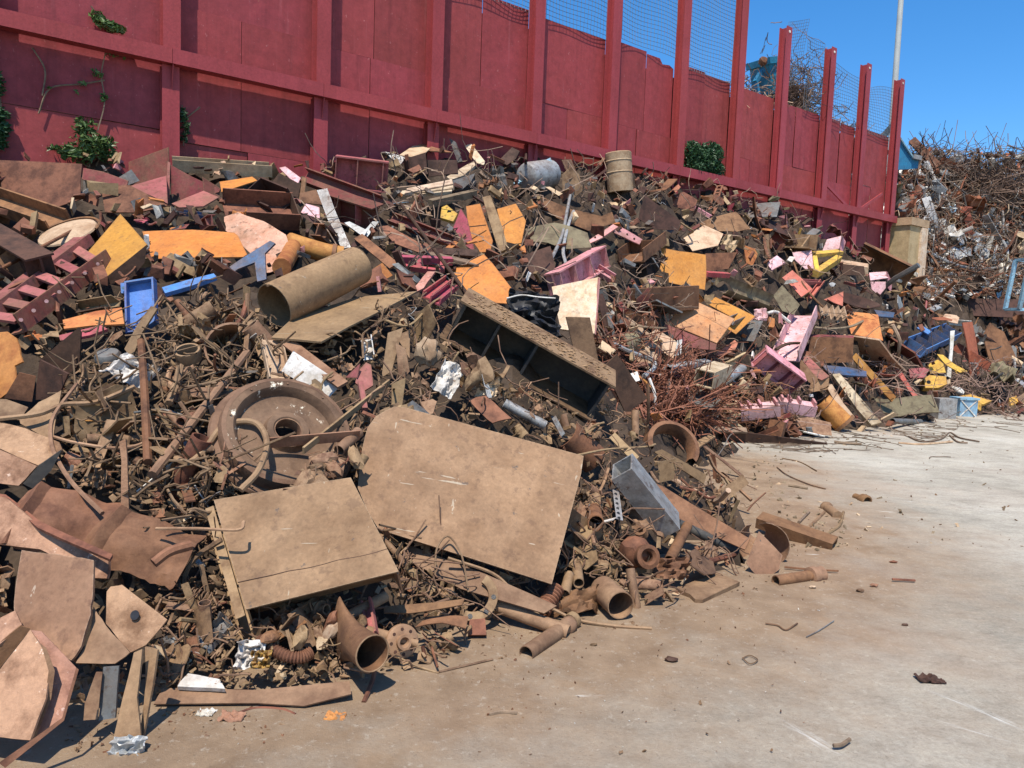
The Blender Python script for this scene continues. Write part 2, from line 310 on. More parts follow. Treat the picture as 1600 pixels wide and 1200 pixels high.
def mark(V):
    """remember where a placed thing stands, so that the loose filler does not grow through it"""
    x, y, z = project(V); ok = z > .5
    if ok.sum() < 3: return
    H = hull2(np.round(np.stack([x[ok], y[ok]], 1), 1).tolist())
    if len(H) < 3: return
    H = np.array(H); x0, y0 = np.maximum(H.min(0) // 4, 0).astype(int); x1, y1 = np.minimum(H.max(0) // 4 + 1, (399, 299)).astype(int)
    if x1 < x0 or y1 < y0: return
    gx, gy = np.meshgrid(np.arange(x0, x1 + 1) * 4 + 2, np.arange(y0, y1 + 1) * 4 + 2); ins = np.ones(gx.shape, bool)
    for a, b in zip(H, np.roll(H, -1, 0)): ins &= ((b[0] - a[0]) * (gy - a[1]) - (b[1] - a[1]) * (gx - a[0])) >= -2
    MASK[y0:y1 + 1, x0:x1 + 1] |= ins
ALL_LABELS = {}
def thing(name, label, cat, parts, group=None, m=True):
    """parts: list of (part name, geometry, material[, children]); one part alone becomes the thing's own mesh"""
    V = np.concatenate([p[1][0] for p in parts]); lo = V.min(0); hi = V.max(0); org = np.array([(lo[0] + hi[0]) / 2, (lo[1] + hi[1]) / 2, lo[2]])
    if m:
        for p in parts: mark(p[1][0])
    if len(parts) == 1 and len(parts[0]) < 4:
        root = mesh_obj(name, parts[0][1], parts[0][2], None, org)
    else:
        root = bpy.data.objects.new(name, None); COL.objects.link(root); root.location = org; root.empty_display_size = .1
        for p in parts:
            c = mesh_obj(p[0], p[1], p[2], root, org)
            for s in (p[3] if len(p) > 3 else []): mesh_obj(s[0], s[1], s[2], c, org)
    tagp(root, label, cat, group); return root
# ------------------------------------------------------------------ the red wall's own axes
WD = ray(2348, 567); WD[2] = 0; WD = nrm(WD)                      # along the wall, away from us
WN = np.array([WD[1], -WD[0], 0.0])                               # out of the wall, towards the yard
WEND = W(1392, 344, 30.0); WEND[2] = 0
def Wp(s, o, z): return WEND - WD * s + WN * o + np.array([0, 0, z])
def wall_hit(px, py, o=0.0):
    d = ray(px, py); t = np.dot(WEND + WN * o - CAM, WN) / np.dot(d, WN); p = CAM + d * t
    return np.dot(WEND - p, WD), p[2], p
def wdist(x, y): return (x - WEND[0]) * WN[0] + (y - WEND[1]) * WN[1]
def walong(x, y): return -((x - WEND[0]) * WD[0] + (y - WEND[1]) * WD[1])

# ------------------------------------------------------------------ heap surface: one height field for the whole mound
CP = [(0,1190,4.0),(-120,1190,4.0),(0,1000,4.7),(0,780,5.6),(0,600,6.8),(0,450,8.3),(0,350,9.8),(0,288,11.3),(-250,800,5.6),(-250,500,8),(-250,320,10.4),
 (120,1180,4.05),(130,1000,4.7),(120,780,5.7),(120,600,6.9),(120,450,8.4),(120,350,10.2),(130,286,11.9),
 (250,1100,4.5),(250,900,5.2),(250,750,5.9),(250,600,6.9),(250,490,8.0),(250,400,9.7),(250,335,11.3),(250,290,12.8),
 (450,1085,4.6),(450,950,5.1),(450,800,5.8),(450,650,6.8),(450,530,7.9),(450,450,8.7),(450,400,11),(450,340,12.6),(450,300,14.1),
 (600,1040,4.95),(600,900,5.7),(600,800,6.2),(600,650,7.1),(600,530,8.2),(600,470,8.9),(600,405,12),(600,320,13.9),(600,275,15.5),
 (700,262,16.2),(690,1000,5.3),
 (790,965,5.85),(750,900,6.1),(750,780,6.7),(750,650,7.6),(750,550,8.5),(750,490,9.2),(750,450,11.7),(750,380,13.6),(750,300,15.7),(760,270,17.0),
 (920,965,6.0),(900,880,6.6),(900,770,7.3),(900,670,8.2),(900,605,8.9),(900,545,12.3),(900,470,13.8),(900,400,15.4),(900,320,17.2),(900,272,18.9),
 (1000,280,20.1),(1020,935,6.35),(1120,915,6.8),
 (1050,840,7.5),(1050,770,8.4),(1050,705,9.6),(1050,680,13),(1050,600,14),(1050,500,15.4),(1050,420,17.1),(1050,340,19.2),(1060,306,20.8),
 (1130,690,15.6),(1180,600,17.2),(1180,500,18.8),(1180,420,20.4),(1180,340,22.6),
 (1310,668,18.3),(1310,600,19),(1310,500,21.1),(1310,430,23),(1310,392,25.0),
 (1420,655,20.6),(1400,580,21.6),(1400,500,24),(1400,440,26.8),
 (1480,645,22.7),(1480,580,24.2),(1480,520,27),(1480,475,31),(1600,628,27.5),(1600,560,31),(1600,500,34),(1750,600,33),(1750,500,40),
 (1410,400,33.5),(1410,275,37.5),(1440,262,38.5),(1500,300,40),(1530,278,41),(1600,300,43),(1520,400,37),(1600,420,39),(1720,320,47),(1440,430,33)]
FOOT = [(-.4,3.0),(-4.5,2.2),(-2.5,3.3),(-1.7,4.0),(-.8,4.4),(.2,5.3),(1.2,5.7),(2.4,6.6),(3.6,7.4),(4.3,8.6),(4.2,10.5),(4.4,12.3),(6.2,15.2),(9.5,17.6),(14.5,21),(21,26),(30,32),
        (3.4,3.5),(7,8),(9,13),(14,16),(22,21),(1,3),(-3,1),(30,25)]
_c = [W(*q) for q in CP]; _k = np.array([(p[0], p[1], p[2]) for p in _c] + [(x, y, -.25) for x, y in FOOT])
_D = np.hypot(_k[:, None, 0] - _k[None, :, 0], _k[:, None, 1] - _k[None, :, 1])
_n = len(_k); _A = np.zeros((_n + 3, _n + 3)); _A[:_n, :_n] = _D + 0.0; _A[:_n, _n] = 1; _A[:_n, _n + 1:] = _k[:, :2]; _A[_n:, :_n] = _A[:_n, _n:].T
_A[:_n, :_n] -= np.eye(_n) * .02
_w = np.linalg.solve(_A, np.concatenate([_k[:, 2], np.zeros(3)]))
GX = np.arange(-17, 46.01, .2); GY = np.arange(1.0, 56.01, .2); gx, gy = np.meshgrid(GX, GY)
def _rbf(x, y):
    out = _w[_n] + _w[_n + 1] * x + _w[_n + 2] * y
    for i in range(_n): out = out + _w[i] * np.hypot(x - _k[i, 0], y - _k[i, 1])
    return out
HH = np.clip(_rbf(gx, gy), -.6, 12.5)
HEND = walong(gx, gy)
HH[(wdist(gx, gy) < -.4) & (HEND > -.6)] = -.5                      # behind the wall: another mound, built apart
def height(x, y):
    i = np.clip((np.asarray(x) - GX[0]) / .2, 0, len(GX) - 1.001); j = np.clip((np.asarray(y) - GY[0]) / .2, 0, len(GY) - 1.001)
    a = i.astype(int); b = j.astype(int); u = i - a; v = j - b
    return HH[b, a] * (1 - u) * (1 - v) + HH[b, a + 1] * u * (1 - v) + HH[b + 1, a] * (1 - u) * v + HH[b + 1, a + 1] * u * v
TS = np.concatenate([np.arange(3, 22, .05), np.arange(22, 54, .1)])
def D(px, py):
    """depth at which the ray through a pixel meets heap or ground"""
    d = ray(px, py); p = CAM[None] + d[None] * TS[:, None]; h = np.maximum(height(p[:, 0], p[:, 1]), 0)
    k = np.argmax(p[:, 2] < h)
    if k == 0:
        return 40.0 if not p[0, 2] < h[0] else 3.0
    a = p[k - 1, 2] - h[k - 1]; b = h[k] - p[k, 2]
    return TS[k - 1] + (TS[k] - TS[k - 1]) * a / (a + b + 1e-9)
def P(px, py, off=0.0): return W(px, py, D(px, py) - off)
def normal_at(x, y, e=.5):
    return nrm((-(height(x + e, y) - height(x - e, y)) / (2 * e), -(height(x, y + e) - height(x, y - e)) / (2 * e), 1.0))
def onplane(p0, n, px, py):
    d = ray(px, py); return CAM + d * (np.dot(p0 - CAM, n) / np.dot(d, n))
def flat(pts, n, off=.1, Z=None):
    n = nrm(n); c = np.mean([q[:2] for q in pts], 0); p0 = W(c[0], c[1], (Z or D(*c)) - off); return [onplane(p0, n, *q) for q in pts]

# ------------------------------------------------------------------ ground
def build_ground():
    xs = np.concatenate([[-900, -200, -60], np.arange(-18, 34, .35), [45, 80, 250, 900]]); ys = np.concatenate([[-300, -40, -6], np.arange(-2, 36, .35), [48, 90, 300, 1500]])
    X, Y = np.meshgrid(xs, ys); ny, nx = X.shape
    Z = np.where((np.abs(X) < 30) & (Y > 0) & (Y < 34), .012 * np.sin(X * 1.3 + .7 * np.sin(Y)) * np.sin(Y * 1.1), 0)
    me = bpy.data.meshes.new("ground"); idx = np.arange(nx * ny).reshape(ny, nx)
    fc = np.stack([idx[:-1, :-1], idx[:-1, 1:], idx[1:, 1:], idx[1:, :-1]], -1).reshape(-1, 4)
    me.from_pydata(np.stack([X.ravel(), Y.ravel(), Z.ravel()], 1).tolist(), [], fc.tolist()); me.update()
    foot = (HH > .02) & (wdist(gx, gy) > -.2); near = foot & (gy < 13); fp = np.stack([gx[near], gy[near]], 1)[::6]; fq = np.stack([gx[foot & ~near], gy[foot & ~near]], 1)[::10]
    V = np.stack([X.ravel(), Y.ravel()], 1); dn = np.full(len(V), 99.0); df = np.full(len(V), 99.0)
    for k in range(0, len(V), 500):
        q = V[k:k + 500]
        dn[k:k + 500] = np.sqrt(((q[:, None] - fp[None]) ** 2).sum(-1)).min(1); df[k:k + 500] = np.sqrt(((q[:, None] - fq[None]) ** 2).sum(-1)).min(1)
    a = me.attributes.new("rust_dust", 'FLOAT', 'POINT'); a.data.foreach_set('value', np.maximum(np.exp(-(dn / 2.7) ** 1.7), .55 * np.exp(-(df / .9) ** 1.5)).astype(np.float32))
    o = bpy.data.objects.new("ground", me); COL.objects.link(o); tagp(o, kind='structure')
    m = bpy.data.materials.new('ground'); m.use_nodes = True; n = m.node_tree.nodes; L = m.node_tree.links; b = n["Principled BSDF"]; b.inputs['Roughness'].default_value = .85; b.inputs['Specular IOR Level'].default_value = .2
    t = n.new("ShaderNodeTexCoord")
    def nz(scale, det=7, ro=.6, vec=None):
        q = n.new("ShaderNodeTexNoise"); q.inputs['Scale'].default_value = scale; q.inputs['Detail'].default_value = det; q.inputs['Roughness'].default_value = ro; L.new(vec or t.outputs['Object'], q.inputs['Vector']); return q.outputs[0]
    def ramp(src, *st):
        q = n.new("ShaderNodeValToRGB"); e = q.color_ramp.elements
        while len(e) < len(st): e.new(.5)
        for k, (p, c) in enumerate(st): e[k].position = p; e[k].color = (*c, 1) if len(c) == 3 else c
        L.new(src, q.inputs[0]); return q.outputs[0]
    def mix(f, a, b_, mode='MIX'):
        q = n.new("ShaderNodeMixRGB"); q.blend_type = mode
        if isinstance(f, float): q.inputs[0].default_value = f
        else: L.new(f, q.inputs[0])
        for i, s in ((1, a), (2, b_)):
            if isinstance(s, tuple): q.inputs[i].default_value = (*s, 1)
            else: L.new(s, q.inputs[i])
        return q.outputs[0]
    def mth(op, a, b_):
        q = n.new("ShaderNodeMath"); q.operation = op
        for i, s in ((0, a), (1, b_)):
            if isinstance(s, float): q.inputs[i].default_value = s
            else: L.new(s, q.inputs[i])
        return q.outputs[0]
    base = ramp(nz(.55, 8, .62), (.3, (.29, .262, .212)), (.5, (.385, .352, .290)), (.7, (.47, .44, .375)))
    mp = n.new("ShaderNodeMapping"); mp.inputs['Scale'].default_value = (.8, 1.5, 1); mp.inputs['Rotation'].default_value = (0, 0, .5); L.new(t.outputs['Object'], mp.inputs[0])
    streak = mix(1.0, ramp(nz(2.6, 12, .78, mp.outputs[0]), (.36, (.76, .75, .74)), (.5, (1, 1, 1)), (.64, (1.14, 1.13, 1.11))), ramp(nz(26, 12, .85), (.34, (.70, .69, .68)), (.5, (1, 1, 1)), (.66, (1.2, 1.2, 1.19))), 'MULTIPLY')
    col = mix(1.0, base, streak, 'MULTIPLY')
    at = n.new("ShaderNodeAttribute"); at.attribute_name = "rust_dust"
    dirt = mth('ADD', at.outputs['Fac'], mth('MULTIPLY', mth('SUBTRACT', nz(1.1, 8, .7), .5), 1.1))
    dm = ramp(dirt, (.26, (0, 0, 0)), (.86, (1, 1, 1)))
    dcol = ramp(nz(2.5, 7, .65), (.35, (.20, .126, .072)), (.62, (.29, .195, .118)))
    col = mix(mth('MULTIPLY', dm, .93), col, dcol)
    pale = mth('MULTIPLY', ramp(nz(14, 12, .8), (.56, (0, 0, 0)), (.62, (1, 1, 1))), .3); col = mix(pale, col, (.56, .50, .41))
    dark = mth('MULTIPLY', ramp(nz(34, 8, .78), (.59, (0, 0, 0)), (.64, (1, 1, 1))), .5); col = mix(dark, col, (.13, .095, .065))
    rosy = mth('MULTIPLY', ramp(nz(.42, 3, .5), (.5, (0, 0, 0)), (.7, (1, 1, 1))), .1); col = mix(rosy, col, (.38, .23, .17))
    mp2 = n.new("ShaderNodeMapping"); mp2.inputs['Scale'].default_value = (.9, 9, 1); mp2.inputs['Rotation'].default_value = (0, 0, -.62); L.new(t.outputs['Object'], mp2.inputs[0])
    scr = mth('MULTIPLY', ramp(nz(1.0, 4, .5, mp2.outputs[0]), (.70, (0, 0, 0)), (.73, (1, 1, 1))), ramp(nz(1.3, 3, .5), (.54, (0, 0, 0)), (.60, (1, 1, 1)))); col = mix(mth('MULTIPLY', scr, .65), col, (.75, .73, .68))
    for (x0, y0, x1, y1, wd, kk) in ((1215, 1120, 1330, 1185, .07, .75), (1495, 1095, 1620, 1150, .05, .8), (1440, 1075, 1545, 1115, .03, .55), (1445, 1120, 1600, 1165, .03, .5)):
        g0, g1 = [CAM + ray(*q) * (-CAM[2] / ray(*q)[2]) for q in ((x0, y0), (x1, y1))]; dd = g1 - g0; ln = float(np.hypot(dd[0], dd[1])); ang = math.atan2(dd[1], dd[0]); cc = (g0 + g1) / 2
        vt = n.new("ShaderNodeVectorMath"); vt.operation = 'SUBTRACT'; L.new(t.outputs['Object'], vt.inputs[0]); vt.inputs[1].default_value = (cc[0], cc[1], 0)
        vr = n.new("ShaderNodeMapping"); vr.inputs['Rotation'].default_value = (0, 0, -ang); vr.inputs['Scale'].default_value = (1, 1, 1); L.new(vt.outputs[0], vr.inputs[0])
        vs = n.new("ShaderNodeVectorMath"); vs.operation = 'MULTIPLY'; L.new(vr.outputs[0], vs.inputs[0]); vs.inputs[1].default_value = (2 / ln, 1 / wd, 0)
        le = n.new("ShaderNodeVectorMath"); le.operation = 'LENGTH'; L.new(vs.outputs[0], le.inputs[0])
        stv = n.new("ShaderNodeVectorMath"); stv.operation = 'MULTIPLY'; L.new(vr.outputs[0], stv.inputs[0]); stv.inputs[1].default_value = (4, 40, 1)
        fa = n.new("ShaderNodeMapRange"); fa.inputs[1].default_value = 1.0; fa.inputs[2].default_value = .1; fa.inputs[3].default_value = 0; fa.inputs[4].default_value = 1; L.new(le.outputs['Value'], fa.inputs[0])
        col = mix(mth('MULTIPLY', mth('MULTIPLY', fa.outputs[0], ramp(nz(1.0, 6, .7, stv.outputs[0]), (.44, (0, 0, 0)), (.62, (1, 1, 1)))), kk * .7), col, (.80, .79, .75))
    L.new(col, b.inputs['Base Color'])
    bp = n.new("ShaderNodeBump"); bp.inputs['Strength'].default_value = .8; bp.inputs['Distance'].default_value = .02
    L.new(mth('ADD', nz(9, 12, .8), mth('MULTIPLY', nz(55, 9, .8), .8)), bp.inputs['Height']); L.new(bp.outputs[0], b.inputs['Normal'])
    me.materials.append(m)
build_ground()

# ------------------------------------------------------------------ mound core under the scrap
def grid_mesh(name, X, Y, Z, keep, m):
    ny, nx = X.shape; idx = np.arange(nx * ny).reshape(ny, nx)
    ok = keep[:-1, :-1] | keep[:-1, 1:] | keep[1:, 1:] | keep[1:, :-1]
    fc = np.stack([idx[:-1, :-1], idx[:-1, 1:], idx[1:, 1:], idx[1:, :-1]], -1)[ok]
    used = np.unique(fc); re = np.full(nx * ny, -1); re[used] = np.arange(len(used))
    V = np.stack([X.ravel(), Y.ravel(), Z.ravel()], 1)[used]
    me = bpy.data.meshes.new(name); me.from_pydata(V.tolist(), [], re[fc].tolist()); me.update(); me.materials.append(MATS[m])
    o = bpy.data.objects.new(name, me); COL.objects.link(o); return o
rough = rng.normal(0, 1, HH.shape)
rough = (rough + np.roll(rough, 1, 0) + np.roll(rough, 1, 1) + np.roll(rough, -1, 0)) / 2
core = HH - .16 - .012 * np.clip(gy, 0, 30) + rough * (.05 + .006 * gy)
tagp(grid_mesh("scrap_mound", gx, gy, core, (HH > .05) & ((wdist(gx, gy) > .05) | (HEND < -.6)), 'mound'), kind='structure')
# the mound on the far side of the wall
ss = np.arange(-.5, 34, .5); oo = np.arange(-9, -.24, .5); S, O = np.meshgrid(ss, oo)
Zb = 9.35 + .9 * np.exp(-((S - 5.6) / 2.0) ** 2) * np.exp(-((O + 1.6) / 1.6) ** 2) * 1.5 - .06 * (O + .3) ** 2 + rng.normal(0, .12, S.shape)
Zb = np.where(O > -.6, np.maximum(Zb, 9.98), Zb)
BX = WEND[0] - WD[0] * S + WN[0] * O; BY = WEND[1] - WD[1] * S + WN[1] * O
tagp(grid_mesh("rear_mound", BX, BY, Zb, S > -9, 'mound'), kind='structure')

# ------------------------------------------------------------------ the red wall
AX = (WD, WN, np.array([0, 0, 1.0]))
def wbox(s0, s1, o0, o1, z0, z1): return g_box(Wp((s0 + s1) / 2, (o0 + o1) / 2, (z0 + z1) / 2), AX, (abs(s1 - s0), o1 - o0, z1 - z0))
POSTS = [wall_hit(px, py, .25)[0] for px, py in ((1392, 344), (1340, 330), (1285, 318), (1215, 303), (1147, 288), (1060, 268), (954, 243), (836, 216), (680, 180), (504, 137), (268, 83))]
for _ in range(3): POSTS.append(POSTS[-1] + 2.85)
def build_wall():
    root = bpy.data.objects.new("retaining_wall", None); COL.objects.link(root); root.location = Wp(15, 0, 0)
    tagp(root, "tall maroon red steel wall with posts and wire mesh behind the scrap heap", "wall"); org = root.location
    def part(nm, g, m, lab=None, parent=None):
        o = mesh_obj(nm, g, m, parent or root, org)
        if lab: o['label'] = lab
        return o
    BZ = 7.02
    for i, s in enumerate(POSTS):
        top = 12.45 if i < 4 else 13.25
        w = .30; part('post', join(g_bar(Wp(s, .09, 0), Wp(s, .09, BZ - .14), WN, 'I', .30, .2, .022)), 'post_red')
        hi = part('post', join(g_bar(Wp(s, .155, BZ + .14), Wp(s, .155, top), WN, 'I', w, .29, .025), g_bar(Wp(s, .03, BZ - .14), Wp(s, .03, BZ + .14), WN, 'R', .2, .06)), 'post_red')
        part('bolt', g_rod(Wp(s, .295, top - .16), Wp(s, .315, top - .16), .045), 'white', None, hi)
        part('bracket', g_plate([Wp(s - .008, .20, BZ - .15), Wp(s - .008, .32, BZ - .15), Wp(s - .008, .20, BZ - .55)], -WD, .016, 0, 0), 'post_red')
    for i in range(len(POSTS) - 1):                                  # the long horizontal beam, in lengths butted at the posts
        a, b = POSTS[i] - (0.35 if i == 0 else -.004), POSTS[i + 1]
        part('beam', join(g_bar(Wp(a, .20, BZ), Wp(b - .004, .20, BZ), (0, 0, 1), 'I', .24, .27, .02), wbox(a, b - .004, .312, .33, BZ - .135, BZ + .135)), 'post_red')
    for i in range(len(POSTS) - 1):
        a, b = POSTS[i] + .10, POSTS[i + 1] - .10; rows = [0, 3.1, 5.65 + .1 * math.sin(i * 2), 8.05 + .12 * math.sin(i * 3 + 1), 10.2]
        for k in range(4):
            sp = [a, a + (b - a) * (.42 + .2 * random.random()), b] if (k + i) % 3 else [a, b]
            for q in range(len(sp) - 1):
                gp = random.choice((.004, .006, .012)); o0 = random.uniform(-.05, -.028) - .012 * (q + k % 2)
                z1 = rows[k + 1] - random.choice((.0, .004, .006)) + (random.uniform(-.05, .05) if k == 3 else 0); c = [(sp[q] + gp, rows[k] + .004), (sp[q + 1] - gp, rows[k] + .004), (sp[q + 1] - gp, z1), (sp[q] + gp, z1)]
                if k == 3 and i == 5 and q == 0: c = [c[0], c[1], c[2], (sp[0] + .62, z1), (sp[0] + .5, z1 - .14), (sp[0] + .2, z1 - .1), (sp[0] + .02, z1 - .17)]
                part('panel', g_plate([Wp(s_, o0, z_) for s_, z_ in c], WN, .012, .0035, 2), 'wall_red')
    # diagonal braces low at the far end
    for (x0, y0, x1, y1) in ((1288, 285, 1326, 325), (1342, 328, 1378, 303)):
        part('brace', g_bar(wall_hit(x0, y0, .2)[2], wall_hit(x1, y1, .2)[2], WN, 'R', .1, .05), 'post_red')
    # small holes where bolts were
    return root, part
WALL, wpart = build_wall()
def wire_grid(s0, s1, zb, zt, bow, sag=0.0, pitch=.115, bend=None):
    V = []; fn = lambda s, z: Wp(s + bow * .25 * math.sin(z * 2.1 + s), .02 + bow * math.sin((s - s0) * 3.1) * math.sin((z - 10) * 1.7), z - sag * ((s - s0) / (s1 - s0)) ** 2 * max(0, z - 11)) + (bend(s, z) if bend else 0)
    G = []
    n = int((s1 - s0) / pitch); m = int((zt - zb) / pitch)
    for i in range(n + 1): s = s0 + (s1 - s0) * i / n; G.append(g_wire([fn(s, zb + (zt - zb) * k / 10) for k in range(11)], .0065, 3, n=11))
    for j in range(m + 1): z = zb + (zt - zb) * j / m; G.append(g_wire([fn(s0 + (s1 - s0) * k / 9, z) for k in range(10)], .0065, 3, n=10))
    return join(*G)
for i in range(len(POSTS) - 1):
    a, b = POSTS[i] + .16, POSTS[i + 1] - .16
    if i == 3: continue                                             # the bay whose mesh is gone
    if i > 8: continue
    if i == 0: g = wire_grid(a, b, 10.1, 12.1, .03, .5)
    elif i == 1: g = wire_grid(a, b, 10.1, 11.95, .05, -.3)
    elif i == 2: g = join(wire_grid(a, b - 1.35, 10.15, 12.6, .05), wire_grid(b - 1.3, b, 10.6, 12.9, .06, bend=lambda s, z: WN * -.25 + WD * .5 * (z - 10.6) * .4 + np.array([0, 0, (b - s) * .35])))
    else: g = wire_grid(a, b, 10.12 if i != 5 else 10.3, 13.1, .05 + .02 * (i % 2))
    wpart('wire_mesh', g, 'mesh_wire', "torn wire mesh leaning up past the post tops" if i == 2 else None)
# grey lighting pole beyond the wall's end and buff concrete block at its foot
p0 = W(1397, 150, 38); p1 = W(1412, -60, 38); ax_ = nrm(p1 - p0)
thing('pole', "tall pale grey pole rising behind the far end of the red wall", "pole", [('shaft', g_lathe([(.17, -14), (.15, 0), (.11, 12), (.1, 14), (1e-3, 14)], p0, ax_, 14), 'pole_grey'), ('base', g_lathe([(.3, -14.4), (.3, -13.9), (.17, -13.88)], p0, ax_, 12), 'pole_grey')], m=False)
q0 = W(1407, 390, 30.2); bx = (WD, WN, np.array([0, 0, 1.0]))
def blk(c, d): return g_box(q0 + WN * c[1] + WD * c[0] + np.array([0, 0, c[2] - 0.0]), bx, d)
thing('concrete_block', "buff concrete gatepost block standing at the end of the red wall", "concrete block",
      [('shaft', join(blk((.2, .1, -1.9), (1.35, .9, 5.6))), 'concrete_buff'), ('cap', blk((.2, .1, 1.06), (1.5, 1.05, .3)), 'concrete_buff'), ('pilaster', blk((.62, .58, -1.9), (.5, .12, 5.56)), 'board')], m=False)
# ------------------------------------------------------------------ the pieces one can pick out, laid on the heap
NU = (0, -.55, .83); NC = (0, -.88, .48); NL = (-.55, -.5, .67); NR = (.55, -.55, .63); ND = (.45, -.87, -.2); NF = (0, -.99, .12); UP = (0, 0, 1)
def PL(name, label, cat, m, pts, n=NU, off=.15, th=.015, warp=.012, rag=0, bend=None, cuts=2, Z=None):
    return thing(name, label, cat, [('plate', g_plate(flat(pts, n, off, Z), n, th, warp, cuts, rag, bend), m)])
def gPL(pts, n=NU, off=.15, th=.015, warp=.012, rag=0, bend=None, cuts=2, Z=None): return g_plate(flat(pts, n, off, Z), n, th, warp, cuts, rag, bend)
def gBR(a, b, kind, w, h, t=.02, up=NU, oa=.1, ob=.1, cut=0): return g_bar(P(*a, oa), P(*b, ob), up, kind, w, h, t, cut)
def BR(name, label, cat, m, a, b, kind, w, h, t=.02, up=NU, oa=.1, ob=.1, cut=0): return thing(name, label, cat, [('bar', gBR(a, b, kind, w, h, t, up, oa, ob, cut), m)])
def PIPE(name, label, m, a, b, r, t=None, oa=.1, ob=.1, cat="pipe"): return thing(name, label, cat, [('pipe', g_tube(P(*a, oa), P(*b, ob), r, t), m)])
def WIRE(name, label, m, pts, r, off=.12, cat="wire", seg=6, rib=0, n=None):
    offs = off if isinstance(off, (list, tuple)) else [off] * len(pts)
    return thing(name, label, cat, [('wire', g_wire([P(*q, o) for q, o in zip(pts, offs)], r, seg, n, rib), m)], m=False)
def ROD(name, label, m, a, b, r, oa=.12, ob=.12, cat="rod"): return thing(name, label, cat, [('rod', g_rod(P(*a, oa), P(*b, ob), r, 8), m)], m=False)
def extr(pts, vec):
    """side walls of an outline pushed along vec: one plate per edge"""
    return [np.array([pts[i], pts[(i + 1) % len(pts)], pts[(i + 1) % len(pts)] + vec, pts[i] + vec]) for i in range(len(pts))]
def tray(name, label, cat, m, pts, n, off, dep, th=.02, Z=None, skip=(), up=1, m2=None):
    """an open tray or beam offcut: floor plate plus upright sides"""
    fl = flat(pts, n, off, Z); n = nrm(n); parts = [('floor', g_plate(fl, n, th, .004, 1), m)]; c = np.mean(fl, 0)
    for i, q in enumerate(extr(fl, n * dep * up)):
        if i in skip: continue
        mid = q.mean(0); out = nrm(np.cross(q[1] - q[0], n)); out = out if np.dot(out, mid - c) > 0 else -out
        parts.append(('side', g_plate(q - n * th * .5, out, th, .004, 1), m2 or m))
    return thing(name, label, cat, parts)

# ---- near pile
a = W(428, 478, 8.05); b = W(558, 415, 9.05); x = nrm(b - a)
thing('rolled_tube', "long wide rolled tube, dusty tan, lying across the top of the near heap", "tube", [('tube', g_lathe([(.255, 0), (.25, .5), (.235, np.linalg.norm(b - a)), (.225, np.linalg.norm(b - a)), (.238, .4), (.243, 0), (.255, 0)], a, x, 30), 'dust_plate'), ('seam', g_bar(a + nrm((-.2, -.5, .8)) * .245 + x * .02, b + nrm((-.2, -.5, .8)) * .232, (0, 0, 1), 'R', .02, .02), 'dust')])
PL('flat_plate', "flat dusty tan plate with a pointed corner under the wide rolled tube", "plate", 'dust_plate', [(424, 527), (462, 492), (560, 463), (652, 454), (622, 470), (502, 534)], (-.05, -.30, .95), .2, .02, .008)
PL('large_plate', "big tan steel plate with one rounded corner leaning on the near heap", "plate", 'dust_plate', [(604, 640), (616, 635), (632, 636), (912, 712), (908, 740), (862, 913), (592, 827), (575, 800), (559, 762), (566, 700), (574, 668), (587, 650)], (.12, -.76, .64), .42, .018, .006, cuts=3)
# box with overhanging lid: lid, front panel, side channel
n = nrm((-.05, -.62, .78)); lid = flat([(334, 781), (548, 746), (623, 893), (384, 952)], n, .42); dn = -n * .25
fr = nrm(np.cross(lid[2] - lid[3], n)); fr = fr if fr[1] < 0 else -fr
ls = nrm(np.cross(lid[3] - lid[0], n)); ls = ls if ls[0] < 0 else -ls
seam = [lid[3] + (lid[0] - lid[3]) * .215, lid[2] + (lid[1] - lid[2]) * .215]
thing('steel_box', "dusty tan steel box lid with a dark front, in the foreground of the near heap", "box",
      [('lid', g_plate(lid, n, .012, .006, 3), 'dust_plate'), ('front_panel', g_plate([lid[3] + dn * .06 - fr * .05, lid[2] + dn * .06 - fr * .05, lid[2] + dn * 1.15 - fr * .15, lid[3] + dn * 1.2 - fr * .15], fr, .012, .004), 'dust_mid'),  # front coloured darker than the lid, standing in for its shade
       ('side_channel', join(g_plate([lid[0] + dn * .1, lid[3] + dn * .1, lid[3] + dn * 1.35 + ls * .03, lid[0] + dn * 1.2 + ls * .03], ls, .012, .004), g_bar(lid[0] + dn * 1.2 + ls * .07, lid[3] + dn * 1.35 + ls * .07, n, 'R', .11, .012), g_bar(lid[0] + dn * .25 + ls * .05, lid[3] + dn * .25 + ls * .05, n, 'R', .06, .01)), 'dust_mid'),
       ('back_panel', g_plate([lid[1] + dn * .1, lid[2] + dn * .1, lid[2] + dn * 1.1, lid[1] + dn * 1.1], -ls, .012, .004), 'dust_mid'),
       ('torn_seam', g_wire([seam[0] + (seam[1] - seam[0]) * k / 9 + n * .002 + (lid[0] - lid[3]) * random.uniform(-.008, .008) for k in range(10)], .0035, 4), 'rust_dark')])
